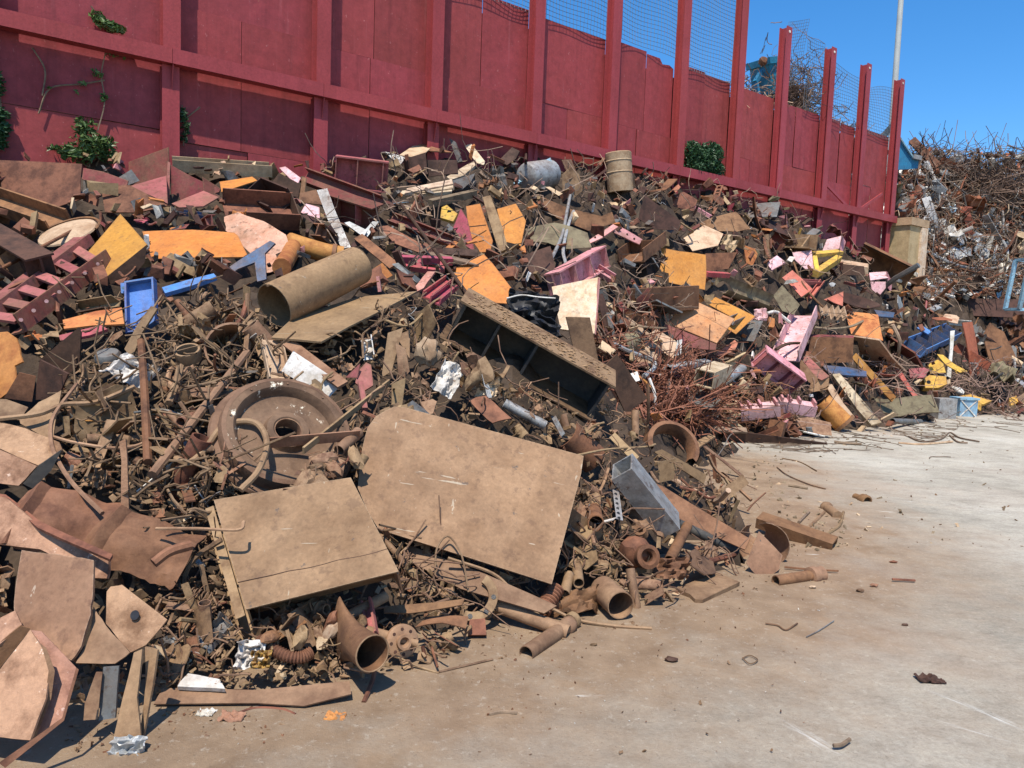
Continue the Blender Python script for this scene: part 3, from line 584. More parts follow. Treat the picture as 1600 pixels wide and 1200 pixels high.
# railway wheel
n = nrm((.42, -.62, .66)); c = W(449, 674, D(449, 674) - .36)
hub = [(.115, -.10), (.115, .03), (.125, .04), (.175, .035), (.19, .0), (.20, -.02), (.34, -.045), (.40, -.04), (.42, .01), (.445, .04), (.50, .045), (.535, .035), (.55, -.02), (.548, -.075), (.60, -.09), (.615, -.115), (.60, -.145), (.53, -.15), (.40, -.13), (.2, -.11), (.115, -.10)]
thing('railway_wheel', "big flanged railway wheel coated in brown dust with pale paint flecks", "wheel", [('disc', g_lathe(hub, c, n, 56), 'dust_flecked'), ('tyre', g_lathe([(.50, .047), (.536, .039), (.552, -.018), (.551, -.074), (.603, -.088), (.619, -.115), (.603, -.148), (.53, -.152)], c, n, 56), 'wheel_rim'), ('bore_lining', g_lathe([(.1145, -.09), (.1145, .03), (.107, .03), (.107, -.09), (.1145, -.09)], c, n, 28), 'dust_mid'),
      ] + [('bolt', g_rod(c + frame(n, (0, 0, 1))[1] * .475 * math.cos(t) + frame(n, (0, 0, 1))[2] * .475 * math.sin(t) + n * .04, c + frame(n, (0, 0, 1))[1] * .475 * math.cos(t) + frame(n, (0, 0, 1))[2] * .475 * math.sin(t) + n * .052, .009, 6), 'dust_dark') for t in np.arange(0, 6.2, .7)])
BR('flat_bar', "pinkish brown flat bar lying across the hub of the railway wheel", "flat bar", 'rust_pink', (420, 692), (562, 680), 'R', .012, .105, .01, (0, -.5, .8), .42, .46)
BR('flat_bar', "narrow dusty bar slanting up from the railway wheel to the red bracket", "flat bar", 'dust', (474, 704), (608, 597), 'R', .02, .06, .01, (0, -.5, .8), .45, .3)
PIPE('pipe_stub', "short dusty pipe stub beside the lower right rim of the railway wheel", 'dust', (530, 704), (560, 675), .05, None, .4, .4)
thing('bracket', "pinkish red folded bracket with a stalk standing above the railway wheel", "bracket", [('lug', gPL([(560, 580), (572, 566), (580, 570), (583, 602), (570, 610), (555, 598)], (.2, -.8, .5), .35, .03), 'maroon_pale'), ('stalk', gBR((563, 598), (570, 640), 'R', .05, .05, .02, UP, .36, .3), 'maroon_pale'), ('fold', gPL([(540, 590), (562, 568), (558, 590)], (-.6, -.7, .2), .36, .01), 'maroon_pale')])
thing('channel', "flaking white painted channel with a brown top flange above the railway wheel", "channel", [('web', gPL([(458, 548), (535, 600), (510, 625), (470, 598), (440, 580)], (0.1, -.95, .3), .22, .015, .03), 'white'), ('flange', gBR((450, 536), (536, 602), 'R', .12, .03, .02, (0, -.6, .8), .3, .3), 'rust_pink')])
# black box girder, open side towards us, with dividers
a = P(708, 502, .26); b = P(938, 630, .38); x = nrm(b - a); up = nrm((.13, -.33, .93)); z = nrm(up - x * np.dot(up, x)); y = nrm(np.cross(z, x)); L = np.linalg.norm(b - a)
if y[1] < 0: y = -y
h = .52; dp = .46
def gw(t, q, s): return a + x * (t * L) + y * (q * dp) + z * (s * h)
def slab(t0, t1, q0, q1, s0, s1): return join(g_box(gw((t0 + t1) / 2, (q0 + q1) / 2, (s0 + s1) / 2), (x, y, z), ((t1 - t0) * L, (q1 - q0) * dp, (s1 - s0) * h)))
gp = [('top_flange', slab(-.02, 1.02, -.05, 1.1, .5, .545), 'dust_mid'), ('web', slab(0, 1, .96, 1, -.46, .5), 'black_steel'), ('bottom_flange', slab(-.03, 1.03, -.1, 1.0, -.5, -.46), 'dust_dark')]
for t in (.02, .25, .5, .985): gp.append(('stiffener', slab(t - .008, t + .008, .04, .955, -.455, .495), 'black_steel'))
thing('box_girder', "long black open sided girder with dividers and debris on its top flange", "girder", gp)
ch = []
for k in range(420):
    t = random.uniform(.02, .98); q = random.uniform(0, 1); ch.append(g_lump(gw(t, q, .56), random.choice((.004, .006, .008, .011, .016)), k, 1, .6, (random.uniform(.8, 3), 1, .5)))
tagp(mesh_obj('debris', join(*ch), 'dust'), kind='stuff')
PL('dark_plate', "dark brown square plate standing on edge beyond the black girder's lower end", "plate", 'rust_dark', [(945, 572), (964, 553), (1012, 622), (978, 647)], (.5, -.85, .0), .3, .02, Z=10.8)
PL('dark_plate', "narrow dark brown board standing upright beside the cream chipboard", "plate", 'dust_dark', [(884, 495), (922, 496), (938, 580), (900, 560)], (.2, -.97, .1), .3, .02, Z=10.6)
thing('plastic_bag', "crumpled glossy black plastic sheeting bundle in front of the cream board", "plastic sheeting", [('sheet', g_crumple(W(832, 480, 10.4), (.36, .04, -.03), (.02, .05, .2), .16, 3, 16, 12, .01, 0, 2.2), 'black'), ('fold', g_crumple(W(845, 512, 10.2), (.26, .05, -.1), (.0, .03, .16), .16, 9, 14, 10, .01, 0, 2.4), 'black'), ('pale_edge', g_wire([W(792, 466, 10.25), W(815, 461, 10.2), W(840, 464, 10.2), W(868, 466, 10.2)], .012, 5), 'white')])
thing('chipboard', "cream chipboard panel with pink edge standing upright in the middle of the heap", "board", [('face', gPL([(862, 448), (936, 433), (929, 521), (876, 514)], (-.12, -.85, .5), .0, .05, .004, Z=11.6), 'board'), ('edge', g_plate(flat([(936, 433), (938, 434), (931, 523), (929, 521)], (.4, -.85, .3), .02, Z=11.6), (.4, -.85, .3), .04, 0, 0), 'pink')])
a = P(972, 729, .80); b = P(1046, 822, .12)
thing('square_tube', "pale grey square hollow tube with its open end tilted up, in the near heap", "square tube", [('tube', g_bar(a, b, (.62, -.35, .70), 'B', .30, .24, .016), 'galvanised')])
PL('long_plank', "long rusty brown flat plank sloping down to the ground beyond the square tube", "plank", 'rust_mid', [(1012, 750), (1036, 760), (1172, 842), (1164, 859), (1100, 830), (1022, 792)], (-.2, -.7, .68), .28, .02, .004)
# rolled cone of sheet
tip = P(1182, 812, .25); base = P(1192, 880, .3)
def conefn(a_, b_):
    th = a_ * 2.75; r = (.09 + .17 * (b_ + 1) / 2) * (1 + .05 * math.sin(3 * a_)); return X_ * r * math.cos(th) + Y_ * r * math.sin(th) + Zc * (.22 * b_ + .03 * math.sin(2 * a_))
Zc = nrm(base - tip + np.array([.05, -.25, 0])); X_, Y_, _ = [frame(Zc, (.3, -.9, .1))[k] for k in (1, 2, 0)]
thing('rolled_cone', "dusty tan sheet rolled into an open cone on the ground at the heap's tip", "rolled sheet", [('sheet', g_sheet((tip + base) / 2 + np.array([0, 0, .02]), (0, 0, 0), (0, 0, 0), conefn, 26, 8, .008), 'dust_plate'), ('inner_flap', g_plate(flat([(1166, 880), (1186, 830), (1222, 868), (1218, 890), (1190, 910)], (.1, -.9, .4), .36), (.1, -.9, .4), .008, .04), 'dust_plate')])
BR('heavy_channel', "heavy dark rusty channel lying on the ground behind the rolled cone", "channel", 'rust_mid', (1186, 812), (1304, 852), 'C', .2, .13, .025, (0, .3, -1), .1, .1)
p, q = P(1290, 792, .1), P(1336, 828, .07)
thing('hydraulic_cylinder', "rusty hydraulic cylinder with forked legs lying alone on the open ground", "cylinder", [('barrel', g_lathe([(1e-3, 0), (.075, .0), (.085, .05), (.06, .09), (.066, .12), (.066, .42), (.07, .44), (.07, .5), (1e-3, .5)], p, q - p, 18), 'dust'), ('leg', g_wire([P(1288, 800, .08), P(1270, 818, .05), P(1254, 832, .01)], .02, 6), 'dust_mid'), ('leg', g_wire([P(1318, 800, .14), P(1312, 820, .08), P(1290, 836, .03)], .018, 6), 'dust_mid'), ('leg', g_wire([P(1290, 838, .03), P(1275, 832, .02), P(1302, 842, .01)], .014, 6), 'dust_mid')])
thing('cylinder_stub', "short copper brown capped stub lying alone on the far concrete", "stub", [('stub', g_lathe([(1e-3, 0), (.05, 0), (.055, .12), (.085, .16), (.085, .26), (.06, .27), (.055, .2), (1e-3, .2)], P(1336, 776, .06), P(1352, 782, .05) - P(1336, 776, .06), 14), 'rust_mid')])
thing('ground_slab', "thin flat dusty slab with a stepped edge lying on the ground by the cone", "slab", [('plate', g_plate(flat([(1056, 919), (1078, 928), (1086, 936), (1098, 937), (1156, 909), (1118, 894)], (0.02, -.03, 1), .03), (0.02, -.03, 1), .035, .004), 'dust')])
p, q = P(1212, 908, .06), P(1272, 899, .06); Lp = np.linalg.norm(q - p)
thing('collared_pipe', "short rust brown pipe with a ribbed collar lying beside the rolled cone", "pipe", [('pipe', g_tube(p, q, .055, .01), 'rust_mid'), ('collar', g_lathe([(.056, Lp - .06), (.085, Lp - .055), (.09, Lp), (.075, Lp + .03), (.08, Lp + .1), (.06, Lp + .1), (.056, Lp - .06)], p, q - p, 18), 'dust')])
p, q, r_ = P(778, 947, .06), P(888, 988, .07), P(822, 1022, .05)
thing('tee_pipe', "grey brown T shaped pipe lying on the ground below the big tan plate", "pipe", [('long_arm', g_tube(p, q, .055, .006), 'dust'), ('short_arm', g_tube(P(893, 972, .09), r_, .06, .006), 'dust'), ('joint', g_lump(P(888, 978, .08), .072, 4, 2, .12), 'dust'), ('cap', g_lathe([(.062, 0), (.068, .01), (.068, .05), (.06, .05)], P(892, 972, .1), P(905, 962, .1) - P(892, 972, .1), 14), 'dust_mid')])
thing('coil_spring', "rusty coil spring leaning against the big tan plate's lower corner", "spring", [('coil', g_coil(P(846, 956, .06), P(870, 918, .12), .062, .013, 9), 'rust')], )
p, q = P(942, 920, .02), P(970, 946, .26)
thing('torn_pipe', "wide dusty pipe with a bright open mouth and torn side, near the spring", "pipe", [('mouth', g_tube(p, q, .115, .008, 20), 'dust'), ('torn_body', g_crumple(P(905, 938, .06), (.2, .06, .0), (.03, .1, .07), .09, 5, 12, 10, .01, -.04), 'rust_mid')])
thing('pipe_stub', "small upright pipe stub between the spring and the wide open pipe", "pipe", [('pipe', g_tube(P(882, 928, .08), P(890, 898, .1), .045, .006), 'dust')])
# horn
mouth = P(582, 1021, .42); back = P(530, 990, .10); ax = nrm(mouth - back); L = np.linalg.norm(mouth - back)
X1, Y1 = frame(ax, (0, 0, 1))[1:]
def horn(a_, b_):
    t = (b_ + 1) / 2; th = a_ * math.pi; rr = .112; k = max(0, 1 - t * 1.15)
    wide = 1 + 1.1 * k * k; lift = 1 + 1.3 * k * k * (1 if math.sin(th) > 0 else .5)
    return ax * ((t - .5) * L * (1 + .1 * math.cos(2 * th) * k)) + X1 * rr * math.cos(th) * (1 - .75 * k) + Y1 * rr * math.sin(th) * lift
thing('flared_horn', "brown flared funnel with yellow paint flecks and a round open mouth", "funnel", [('sheet', g_sheet((mouth + back) / 2, (0, 0, 0), (0, 0, 0), horn, 30, 10, .006), 'horn_rust'), ('rim', g_wire([mouth + (X1 * math.cos(t) + Y1 * math.sin(t)) * .112 for t in np.linspace(0, 2 * math.pi, 25)], .006, 5, n=25), 'dust')])
c = P(628, 1002, .1); n = nrm((.45, -.85, .25)); X1, Y1 = frame(n, (0, 0, 1))[1:]
thing('hub_flange', "round rusty wheel hub flange with a ring of bolt holes, on the ground", "hub", [('flange', g_lathe([(.035, .06), (.05, .06), (.052, .025), (.105, .02), (.115, .012), (.115, -.02), (.05, -.025), (.05, -.1), (.02, -.1), (.02, .03), (.035, .06)], c, n, 32), 'dust')] + [('bolt_hole', g_rod(c + (X1 * math.cos(t) + Y1 * math.sin(t)) * .083 + n * .018, c + (X1 * math.cos(t) + Y1 * math.sin(t)) * .083 + n * .0235, .012, 8), 'rust_dark') for t in np.arange(0, 6.2, math.pi / 4)])
thing('shaft', "stub axle shaft running into the back of the round hub flange", "shaft", [('shaft', g_lathe([(1e-3, 0), (.035, 0), (.035, .25), (.028, .26), (.028, .42), (1e-3, .42)], P(560, 982, .1), P(606, 994, .1) - P(560, 982, .1), 14), 'dust')])
p, q = [(404, 998), (415, 1008), (432, 1018), (452, 1026), (472, 1027), (486, 1020)], None
thing('corrugated_hose', "ribbed orange to brown corrugated hose end lying in front of the box", "hose", [('hose', g_wire([P(*k, .1) for k in p], .034, 10, 46, .28), 'rust_mid')])
thing('crumpled_wrapper', "crumpled white and yellow foil wrapper in front of the steel box", "wrapper", [('foil', g_crumple(P(392, 1022, .12), (.09, .02, 0), (0, .03, .08), .08, 21, 14, 12, .002, 0, 3), 'white'), ('yellow_part', g_crumple(P(408, 1030, .13), (.06, .01, 0), (0, .02, .05), .06, 23, 10, 10, .002, 0, 3), 'yellow')])
PL('flat_strip', "long flat dusty strip lying along the front edge of the heap on the ground", "strip", 'dust', [(254, 1075), (400, 1078), (546, 1064), (549, 1084), (475, 1103), (400, 1098), (240, 1100)], (0, -.35, .94), .07, .01, .004, cuts=2)
thing('white_slab', "broken white plaster slab lying behind the flat strip at the heap's front", "slab", [('slab', g_plate(flat([(276, 1072), (292, 1050), (345, 1060), (352, 1076)], (0, -.35, .94), .09), (0, -.35, .94), .03, .03, 2, .05), 'white')])
def crescent(c, n, r0, r1, a0, a1, th, X1, Y1):
    t = np.linspace(a0, a1, 9); o = [c + r1 * (X1 * math.cos(k) + Y1 * math.sin(k)) for k in t] + [c + r0 * (X1 * math.cos(k) + Y1 * math.sin(k)) for k in t[::-1]]
    return o
c = P(738, 930, .16); n = nrm((.1, -.75, .65)); X1, Y1 = frame(n, (0, 0, 1))[1:]; X1 = -X1 if X1[0] < 0 else X1; Y1 = -Y1 if Y1[2] < 0 else Y1
thing('curved_bracket', "crescent shaped steel bracket with three round holes below the big plate", "bracket", [('crescent', g_lathe([(.14, -.02), (.205, -.02), (.205, .02), (.14, .02), (.14, -.02)], c, n, 18, 0, 2.2) if False else join(*[g_plate(crescent(c, n, .13, .2, a0, a0 + .42, .03, X1, Y1), n, .03, 0, 0) for a0 in np.arange(-2.0, .6, .42)]), 'dust_mid')] + [('hole', g_rod(c + .167 * (X1 * math.cos(t) + Y1 * math.sin(t)) + n * .001, c + .167 * (X1 * math.cos(t) + Y1 * math.sin(t)) + n * .004, .02, 10), 'black') for t in (-1.7, -.9, -.1)])
PL('curled_sheet', "curled pale brown sheet lying on the ground left of the crescent bracket", "sheet", 'rust_mid', [(648, 975), (668, 962), (732, 960), (728, 978), (690, 972)], (0, -.3, .95), .2, .008, .03, 0, (1, 0, 0, -.25), 3)
PL('curled_sheet', "long pale brown splintered sheet lying above the hub flange", "sheet", 'rust_mid', [(600, 948), (640, 944), (726, 936), (722, 945), (640, 958), (600, 958)], (0, -.45, .9), .22, .01, .02, 0, None, 3)
BR('red_bar', "short flaking red channel standing up behind the flared funnel", "channel", 'maroon_pale', (573, 938), (582, 992), 'C', .075, .05, .015, (0, -1, .2), .14, .14)
PIPE('pipe', "dusty brown pipe slanting up from the flared funnel under the steel box", 'dust', (528, 972), (602, 932), .04, None, .1, .12)
PL('block', "small square rusty block on the ground near the curled sheet", "block", 'rust', [(734, 968), (758, 966), (760, 992), (732, 992)], (.1, -.8, .55), .08, .1, 0, cuts=0)
PL('flat_plate', "long dusty plate lying flat just under the big tan plate's lower edge", "plate", 'dust', [(640, 852), (760, 898), (870, 946), (850, 958), (720, 920), (628, 870)], (0, -.6, .8), .16, .015, .008)
# left rusty sheets
PL('rounded_plate', "pale tan plate with a rounded lower corner at the left edge of the heap", "plate", 'dust_plate', [(34, 859), (90, 866), (148, 874), (147, 925), (143, 960), (128, 1010), (112, 1034), (80, 1018), (40, 990), (24, 970), (20, 940)], (-.05, -.82, .57), .55, .02, .02, .02)
PL('holed_plate', "rusty orange tan plate with one oval hole at the left of the heap", "plate", 'corroded', [(166, 924), (172, 916), (190, 913), (262, 968), (228, 1008), (204, 1020), (186, 1000), (165, 974)], (.05, -.8, .6), .5, .012, .02, .01)
hn = nrm((.05, -.8, .6)); hc = onplane(W(196.9, 972.9, D(196.9, 972.9) - .5) + hn * .004, hn, 211, 962); X1, Y1 = frame(hn, (0, 0, 1))[1:]
PL('torn_plate', "dusty torn plate wedged between the rounded plate and the holed plate", "plate", 'dust', [(146, 948), (165, 975), (204, 1020), (180, 1038), (118, 1036), (140, 990)], (.1, -.75, .66), .42, .012, .04, .04)
bpy.data.objects['holed_plate'].select_set(False)
hole = mesh_obj('oval_hole', g_lathe([(1e-3, .0), (.02, .0), (.02, .006), (1e-3, .006)], (0, 0, 0), hn, 16), 'black'); hole.parent = bpy.data.objects['holed_plate']
hole.location = Vector(hc) - bpy.data.objects['holed_plate'].location; hole.scale = (1.3, 1, 1.6)
def troughfn(amt):
    return lambda a_, b_: np.array([0, 0, 0]) + TN * (amt * (abs(b_) ** 1.5) + .04 * noise.noise(Vector((a_ * 2, b_ * 2, 1))) + .05 * math.cos(b_ * 7))
pa, pb, pc = W(150, 960, 4.45), W(-20, 1130, 3.95), W(20, 960, 4.45); TN = nrm((-.1, -.75, .65))
def g_loft(rails, nu=25, nv=16, th=.012, wob=.018):
    R_ = [smooth_path([W(*q) for q in r], nv) for r in rails]; uu = np.linspace(0, len(R_) - 1, nu); C = np.array([[[np.interp(q, range(len(R_)), [r[k][d_] for r in R_]) for d_ in range(3)] for q in uu] for k in range(nv)])
    bm = bmesh.new(); gr = [[bm.verts.new(C[k, i] + np.array([0, -.7, .7]) * wob * noise.noise(Vector(C[k, i] * 9))) for i in range(nu)] for k in range(nv)]
    for k in range(nv - 1):
        for i in range(nu - 1): bm.faces.new((gr[k][i], gr[k][i + 1], gr[k + 1][i + 1], gr[k + 1][i]))
    for f in bm.faces: f.normal_update()
    bmesh.ops.solidify(bm, geom=bm.faces[:], thickness=th); g = from_bm(bm); bm.free(); return g
zb = lambda x, y, d: (x, y, 4.22 - (y - 985) / 170 * .42 - d)
thing('bent_trough', "large pinkish rusty bent sheet with deep ridges at the left edge of the ground", "sheet", [('main_facet', g_plate(flat([(48, 984), (66, 1012), (78, 1046), (72, 1092), (47, 1157), (-10, 1151), (-70, 1142), (-70, 1092), (0, 1046)], (-.16, -.74, .65), .46), (-.16, -.74, .65), .014, 0.02, 3, 0.006), 'corroded'), ('right_facet', g_plate(flat([(48, 984), (64, 986), (119, 1043), (97, 1122), (47, 1158), (72, 1092), (78, 1046), (66, 1012)], (.14, -.80, .58), .47), (.14, -.80, .58), .014, 0.012, 3, 0.006), 'corroded'), ('crease', g_plate(flat([(64, 1006), (72, 1012), (86, 1048), (80, 1092), (56, 1152), (47, 1157), (70, 1092), (76, 1048)], (.5, -.8, .3), .50), (.5, -.8, .3), .014, 0.006, 3, 0.006), 'rust_pink'), ('dark_facet', g_plate(flat([(48, 982), (0, 1044), (-70, 1088), (-70, 1040), (0, 1004), (32, 978)], (.62, -.76, .0), .50), (.62, -.76, .0), .014, 0.012, 3, 0.006), 'rust_mid'), ('left_facet', g_plate(flat([(-70, 1042), (-70, 986), (-6, 968), (24, 954), (34, 976), (0, 1006)], (-.1, -.62, .78), .56), (-.1, -.62, .78), .014, 0.015, 3, 0.006), 'corroded'), ('folded_edge', g_plate(flat([(119, 1043), (123, 1046), (100, 1126), (8, 1200), (-2, 1192), (47, 1158), (97, 1122)], (.45, -.80, .4), .48), (.45, -.80, .4), .014, 0.006, 2, 0.003), 'rust_mid')])  # shadow beside the crease drawn as its own facet in darker rust
for k, (lab, mm, q) in enumerate([("narrow brown twisted strip hanging to the ground left of the grey strip", 'dust_mid', [(150, 1050), (160, 1050), (152, 1124), (130, 1126), (132, 1100)]), ("grey flat strip hanging to the ground behind the twisted brown strips", 'steel_grey', [(162, 1042), (186, 1040), (180, 1122), (154, 1126)]),
                         ("broad brown strip with a crumpled grey end on the ground at lower left", 'dust', [(208, 1020), (222, 1014), (214, 1090), (222, 1175), (180, 1175), (178, 1150), (196, 1070)]), ("thin straight brown strip propped beside the crumpled end strip", 'dust_mid', [(226, 1010), (246, 1015), (238, 1070), (222, 1168), (218, 1160), (226, 1080)])]):
    PL('hanging_strip', lab, "strip", mm, q, (.25 - .15 * k, -.93, .3), .34, .015, .03, .01, (1, 0, 0, .3 if k % 2 else -.25), 3)
thing('crumpled_end', "crumpled bluish grey metal scrap end resting on the ground at lower left", "metal scrap", [('sheet', g_crumple(P(200, 1166, .05), (.085, .01, .0), (.0, .03, .04), .06, 31, 12, 10, .006, 0, 2.5), 'galvanised')])
def ribbed(c, u, v, dx): return g_sheet(c, u, v, lambda a_, b_: nrm(np.cross(u, v)) * (.085 * math.exp(-((a_ + dx) / .13) ** 2) - .11 * (a_ + .2) ** 2 - .07 * b_ * b_ + .06 * noise.noise(Vector((a_ * 1.6, b_ * 1.6, 2))) + (.10 * max(0, a_ - .6) * 2.5)) + np.array([0, 0, -.06]) * abs(noise.noise(Vector((a_ * 5, 3, 1)))) * max(0, -b_) ** 3, 22, 8, .01)
thing('ridged_sheet', "brown ridged sheet with a rolled edge, left one of two at left of heap", "sheet", [('sheet', ribbed(P(95, 805, .34), (.30, .1, -.06), (.0, .2, .16), .72), 'rust_mid')])
thing('ridged_sheet', "brown ridged sheet ending in a curled lip, lying left of the steel box", "sheet", [('sheet', ribbed(P(218, 842, .34), (.34, .02, -.08), (.04, .17, .13), .7), 'rust_mid'), ('curled_lip', g_wire([P(240, 880, .44), P(265, 862, .46), P(298, 852, .42)], .035, 8), 'rust_mid')])
thing('corroded_channel', "long heavily corroded channel sloping down at the left edge of the heap", "channel", [('web', gPL([(-20, 772), (8, 776), (60, 820), (120, 845), (175, 868), (170, 905), (150, 905), (60, 858), (-20, 848)], (-.1, -.85, .52), .42, .03, .02, .03), 'corroded'), ('flange', gPL([(-20, 770), (8, 772), (64, 816), (176, 866), (172, 874), (60, 826), (4, 782), (-20, 780)], (.0, -.3, .95), .46, .02, .01, .02), 'rust')])
thing('corroded_angle', "thick corroded folded steel angle with a dark hollow end at far left", "angle", [('top_face', gPL([(-30, 655), (40, 668), (92, 690), (97, 702), (60, 728), (-30, 690)], (-.1, -.6, .8), .3, .03, .02, .02), 'corroded'), ('front_face', gPL([(-30, 690), (58, 728), (30, 760), (-30, 752)], (-.1, -.93, .35), .32, .03, .02, .03), 'corroded'), ('inner_lip', gPL([(97, 702), (60, 728), (36, 756), (52, 764), (80, 735)], (.5, -.85, .0), .3, .03, .01), 'black_steel')])
PL('bent_orange_plate', "bright rusty orange bent plate at the left edge with torn edges", "plate", 'rust_orange', [(-20, 520), (10, 516), (24, 526), (38, 566), (24, 572), (30, 600), (0, 622), (-20, 630)], (-.25, -.85, .45), .3, .015, .04, .03)
PL('brown_plate', "dark shadowed brown plate just right of the bright orange bent plate", "plate", 'rust', [(30, 582), (56, 588), (50, 628), (6, 622)], (.4, -.9, -.1), .22, .015, .02)
thing('dark_angle', "dark folded angle plate with a pointed top standing left of the tangle", "angle plate", [('right_leaf', gPL([(62, 562), (122, 512), (126, 520), (124, 570), (108, 584)], (-.05, -.99, -.12), .28, .02, .004), 'rust_dark'), ('left_leaf', gPL([(62, 562), (106, 584), (90, 622), (54, 625)], (-.25, -.97, -.1), .3, .02, .004), 'rust_dark')])
PL('brown_plate', "smooth brown plate with a rounded edge under the bent rod at left", "plate", 'dust', [(30, 655), (60, 628), (96, 610), (88, 650), (82, 690), (32, 662)], (0, -.7, .7), .2, .015, .04)
PL('brown_plate', "dark brown flat plate at the left edge below the orange bent plate", "plate", 'dust_mid', [(-20, 622), (10, 624), (44, 636), (30, 656), (-20, 650)], (0, -.75, .65), .2, .015, .02)
thing('reinforcing_bar', "thick ribbed reinforcing bar standing almost upright in the tangle", "reinforcing bar", [('bar', g_wire([P(220, 532, .3), P(225, 600, .35), P(228, 660, .36), P(231, 722, .3)], .033, 8, 60, .1), 'rust')])
ROD('rod', "long thick dusty bar slanting across the tangle left of the wheel", 'dust', (238, 742), (386, 550), .038, .3, .2)
WIRE('reinforcing_bar', "short ribbed reinforcing bar pointing up in the tangle by the ring", 'dust', [(264, 630), (275, 600), (282, 573)], .032, .25, "reinforcing bar", 8, .1, 34)
c = P(294, 553, .2)
thing('pipe_ring', "short dusty pipe ring with its open end up in the tangle", "ring", [('ring', g_lathe([(.12, -.06), (.125, .02), (.12, .05), (.10, .05), (.095, -.06), (.12, -.06)], c, (0, -.5, .85), 24), 'dust')])
WIRE('hose', "thick dusty hose curving over the rim of the railway wheel", 'dust', [(268, 714), (296, 722), (322, 700), (346, 668), (378, 658), (404, 664), (417, 692), (404, 735), (376, 766)], .026, [.2, .28, .34, .46, .5, .5, .5, .48, .4], "hose", 8)
WIRE('bent_rod', "long bent rod sweeping from the left edge across the tangle", 'dust', [(-5, 655), (60, 647), (100, 632), (150, 628), (210, 604)], .022, .33, "rod")
WIRE('cable', "slack pale cable hanging down through the left of the tangle", 'dust', [(120, 600), (84, 650), (80, 690), (92, 722), (116, 758), (160, 802)], .017, .33, "cable")
WIRE('cable', "pair of thin dusty wires crossing the dark gap at left of tangle", 'dust', [(82, 682), (120, 692), (180, 700), (224, 692), (236, 668)], .014, .3, "cable")
PL('upright_strip', "grey brown twisted strip standing upright at the left of the tangle", "strip", 'rust_pink', [(186, 690), (196, 686), (199, 715), (201, 806), (188, 806), (190, 720)], (.1, -.97, .2), .38, .02, .02)
thing('white_rag', "crumpled white and black plastic rag in the tangle beside the upright bar", "rag", [('rag', g_crumple(P(206, 580, .2), (.17, .04, -.07), (.05, .1, .08), .07, 11, 24, 18, .005, 0, 1.8), 'white'), ('dark_part', g_crumple(P(200, 572, .2), (.14, .03, -.0), (.03, .1, .06), .07, 14, 10, 8, .006, 0, 2.5), 'black')])
thing('grey_disc', "small grey round cap lying above the tangle beneath the blue tray", "cap", [('cap', g_lathe([(1e-3, .06), (.1, .05), (.12, .02), (.12, -.02), (1e-3, -.03)], P(169, 558, .15), (0, -.4, .9), 20), 'steel_grey')])
PL('bar_offcut', "flat brown bar with a jagged lower end leaning over the blue tray", "flat bar", 'dust_mid', [(236, 478), (246, 482), (222, 520), (206, 560), (194, 545), (216, 505)], (-.2, -.85, .5), .35, .02, .01)
BR('flat_bar', "tan flat bar lying across the wires right of the big plate's top", "flat bar", 'dust', (956, 680), (994, 718), 'R', .11, .012, .01, (0, -.6, .8), .3, .3)
PL('dark_board', "dark brown sloping board above the pale square tube's right side", "plate", 'dust_dark', [(1022, 706), (1034, 702), (1104, 742), (1100, 756), (1072, 738)], (.2, -.85, .45), .25, .02)
thing('brake_drum', "rusty curved drum section half hidden behind the tan flat bar", "drum", [('drum', g_lathe([(.36, -.1), (.36, .1), (.30, .12), (.27, .05), (.27, -.1), (.36, -.1)], P(1048, 700, .05), (.2, -.75, .6), 26, -.6, 3.4), 'rust_mid')])
thing('perforated_strip', "bright galvanised perforated bracket strip hanging below the square tube", "strip", [('strip', gBR((962, 766), (968, 812), 'R', .065, .008, .01, (.2, -.9, .4), .36, .36), 'galvanised')] + [('hole', g_rod(P(962 + k, 772 + 7.5 * k, .372), P(962 + k, 772 + 7.5 * k, .378), .016, 8), 'black') for k in range(6)])
thing('bearing_housing', "rusty twin bearing housing with a round eye near the ground", "housing", [('body', g_lump(P(992, 862, .1), .14, 8, 2, .3), 'rust'), ('ring', g_lathe([(.05, -.04), (.11, -.04), (.11, .05), (.075, .06), (.05, .03), (.05, -.04)], P(1010, 870, .22), (.2, -.9, .3), 22), 'rust'), ('eye', g_lathe([(.03, -.04), (.06, -.04), (.06, .04), (.03, .04), (.03, -.04)], P(1002, 832, .2), (-.4, -.5, .7), 18), 'rust_mid')])
PIPE('pipe', "rusty pipe leaning up from the copper wrapper near the cone", 'rust', (1046, 876), (1074, 822), .052, None, .14, .25)
thing('copper_wrapper', "crumpled coppery metal wrapper at the foot of the leaning pipe", "wrapper", [('foil', g_crumple(P(1048, 888, .08), (.17, .03, .0), (.0, .05, .08), .08, 41, 12, 10, .004, 0, 3), 'rust_mid')])
WIRE('reinforcing_bar', "ribbed reinforcing bar lying on the ground behind the rolled cone", 'rust', [(1092, 882), (1120, 874), (1150, 866)], .028, .05, "reinforcing bar", 8, .12, 40)
PIPE('dark_pipe', "dark smooth pipe running under the long rusty plank towards the cone", 'black_steel', (1060, 818), (1152, 862), .05, None, .1, .08)
thing('torn_drum', "torn dusty tin crushed open beneath the square tube", "tin", [('tin', g_crumple(P(1015, 808, .2), (.16, .0, -.05), (.0, .08, .12), .1, 51, 12, 10, .008, -.1), 'dust')])
thing('silver_pipe', "shiny galvanised pipe slanting below the black girder", "pipe", [('pipe', g_tube(P(788, 630, .2), P(852, 665, .2), .052, .005), 'galvanised')])
thing('cloth_rag', "dirty white cloth rag draped beside the black girder's left end", "rag", [('rag', g_crumple(P(700, 592, .25), (.10, .02, -.06), (.06, .08, .15), .06, 61, 26, 22, .004, 0, 1.7), 'white')])
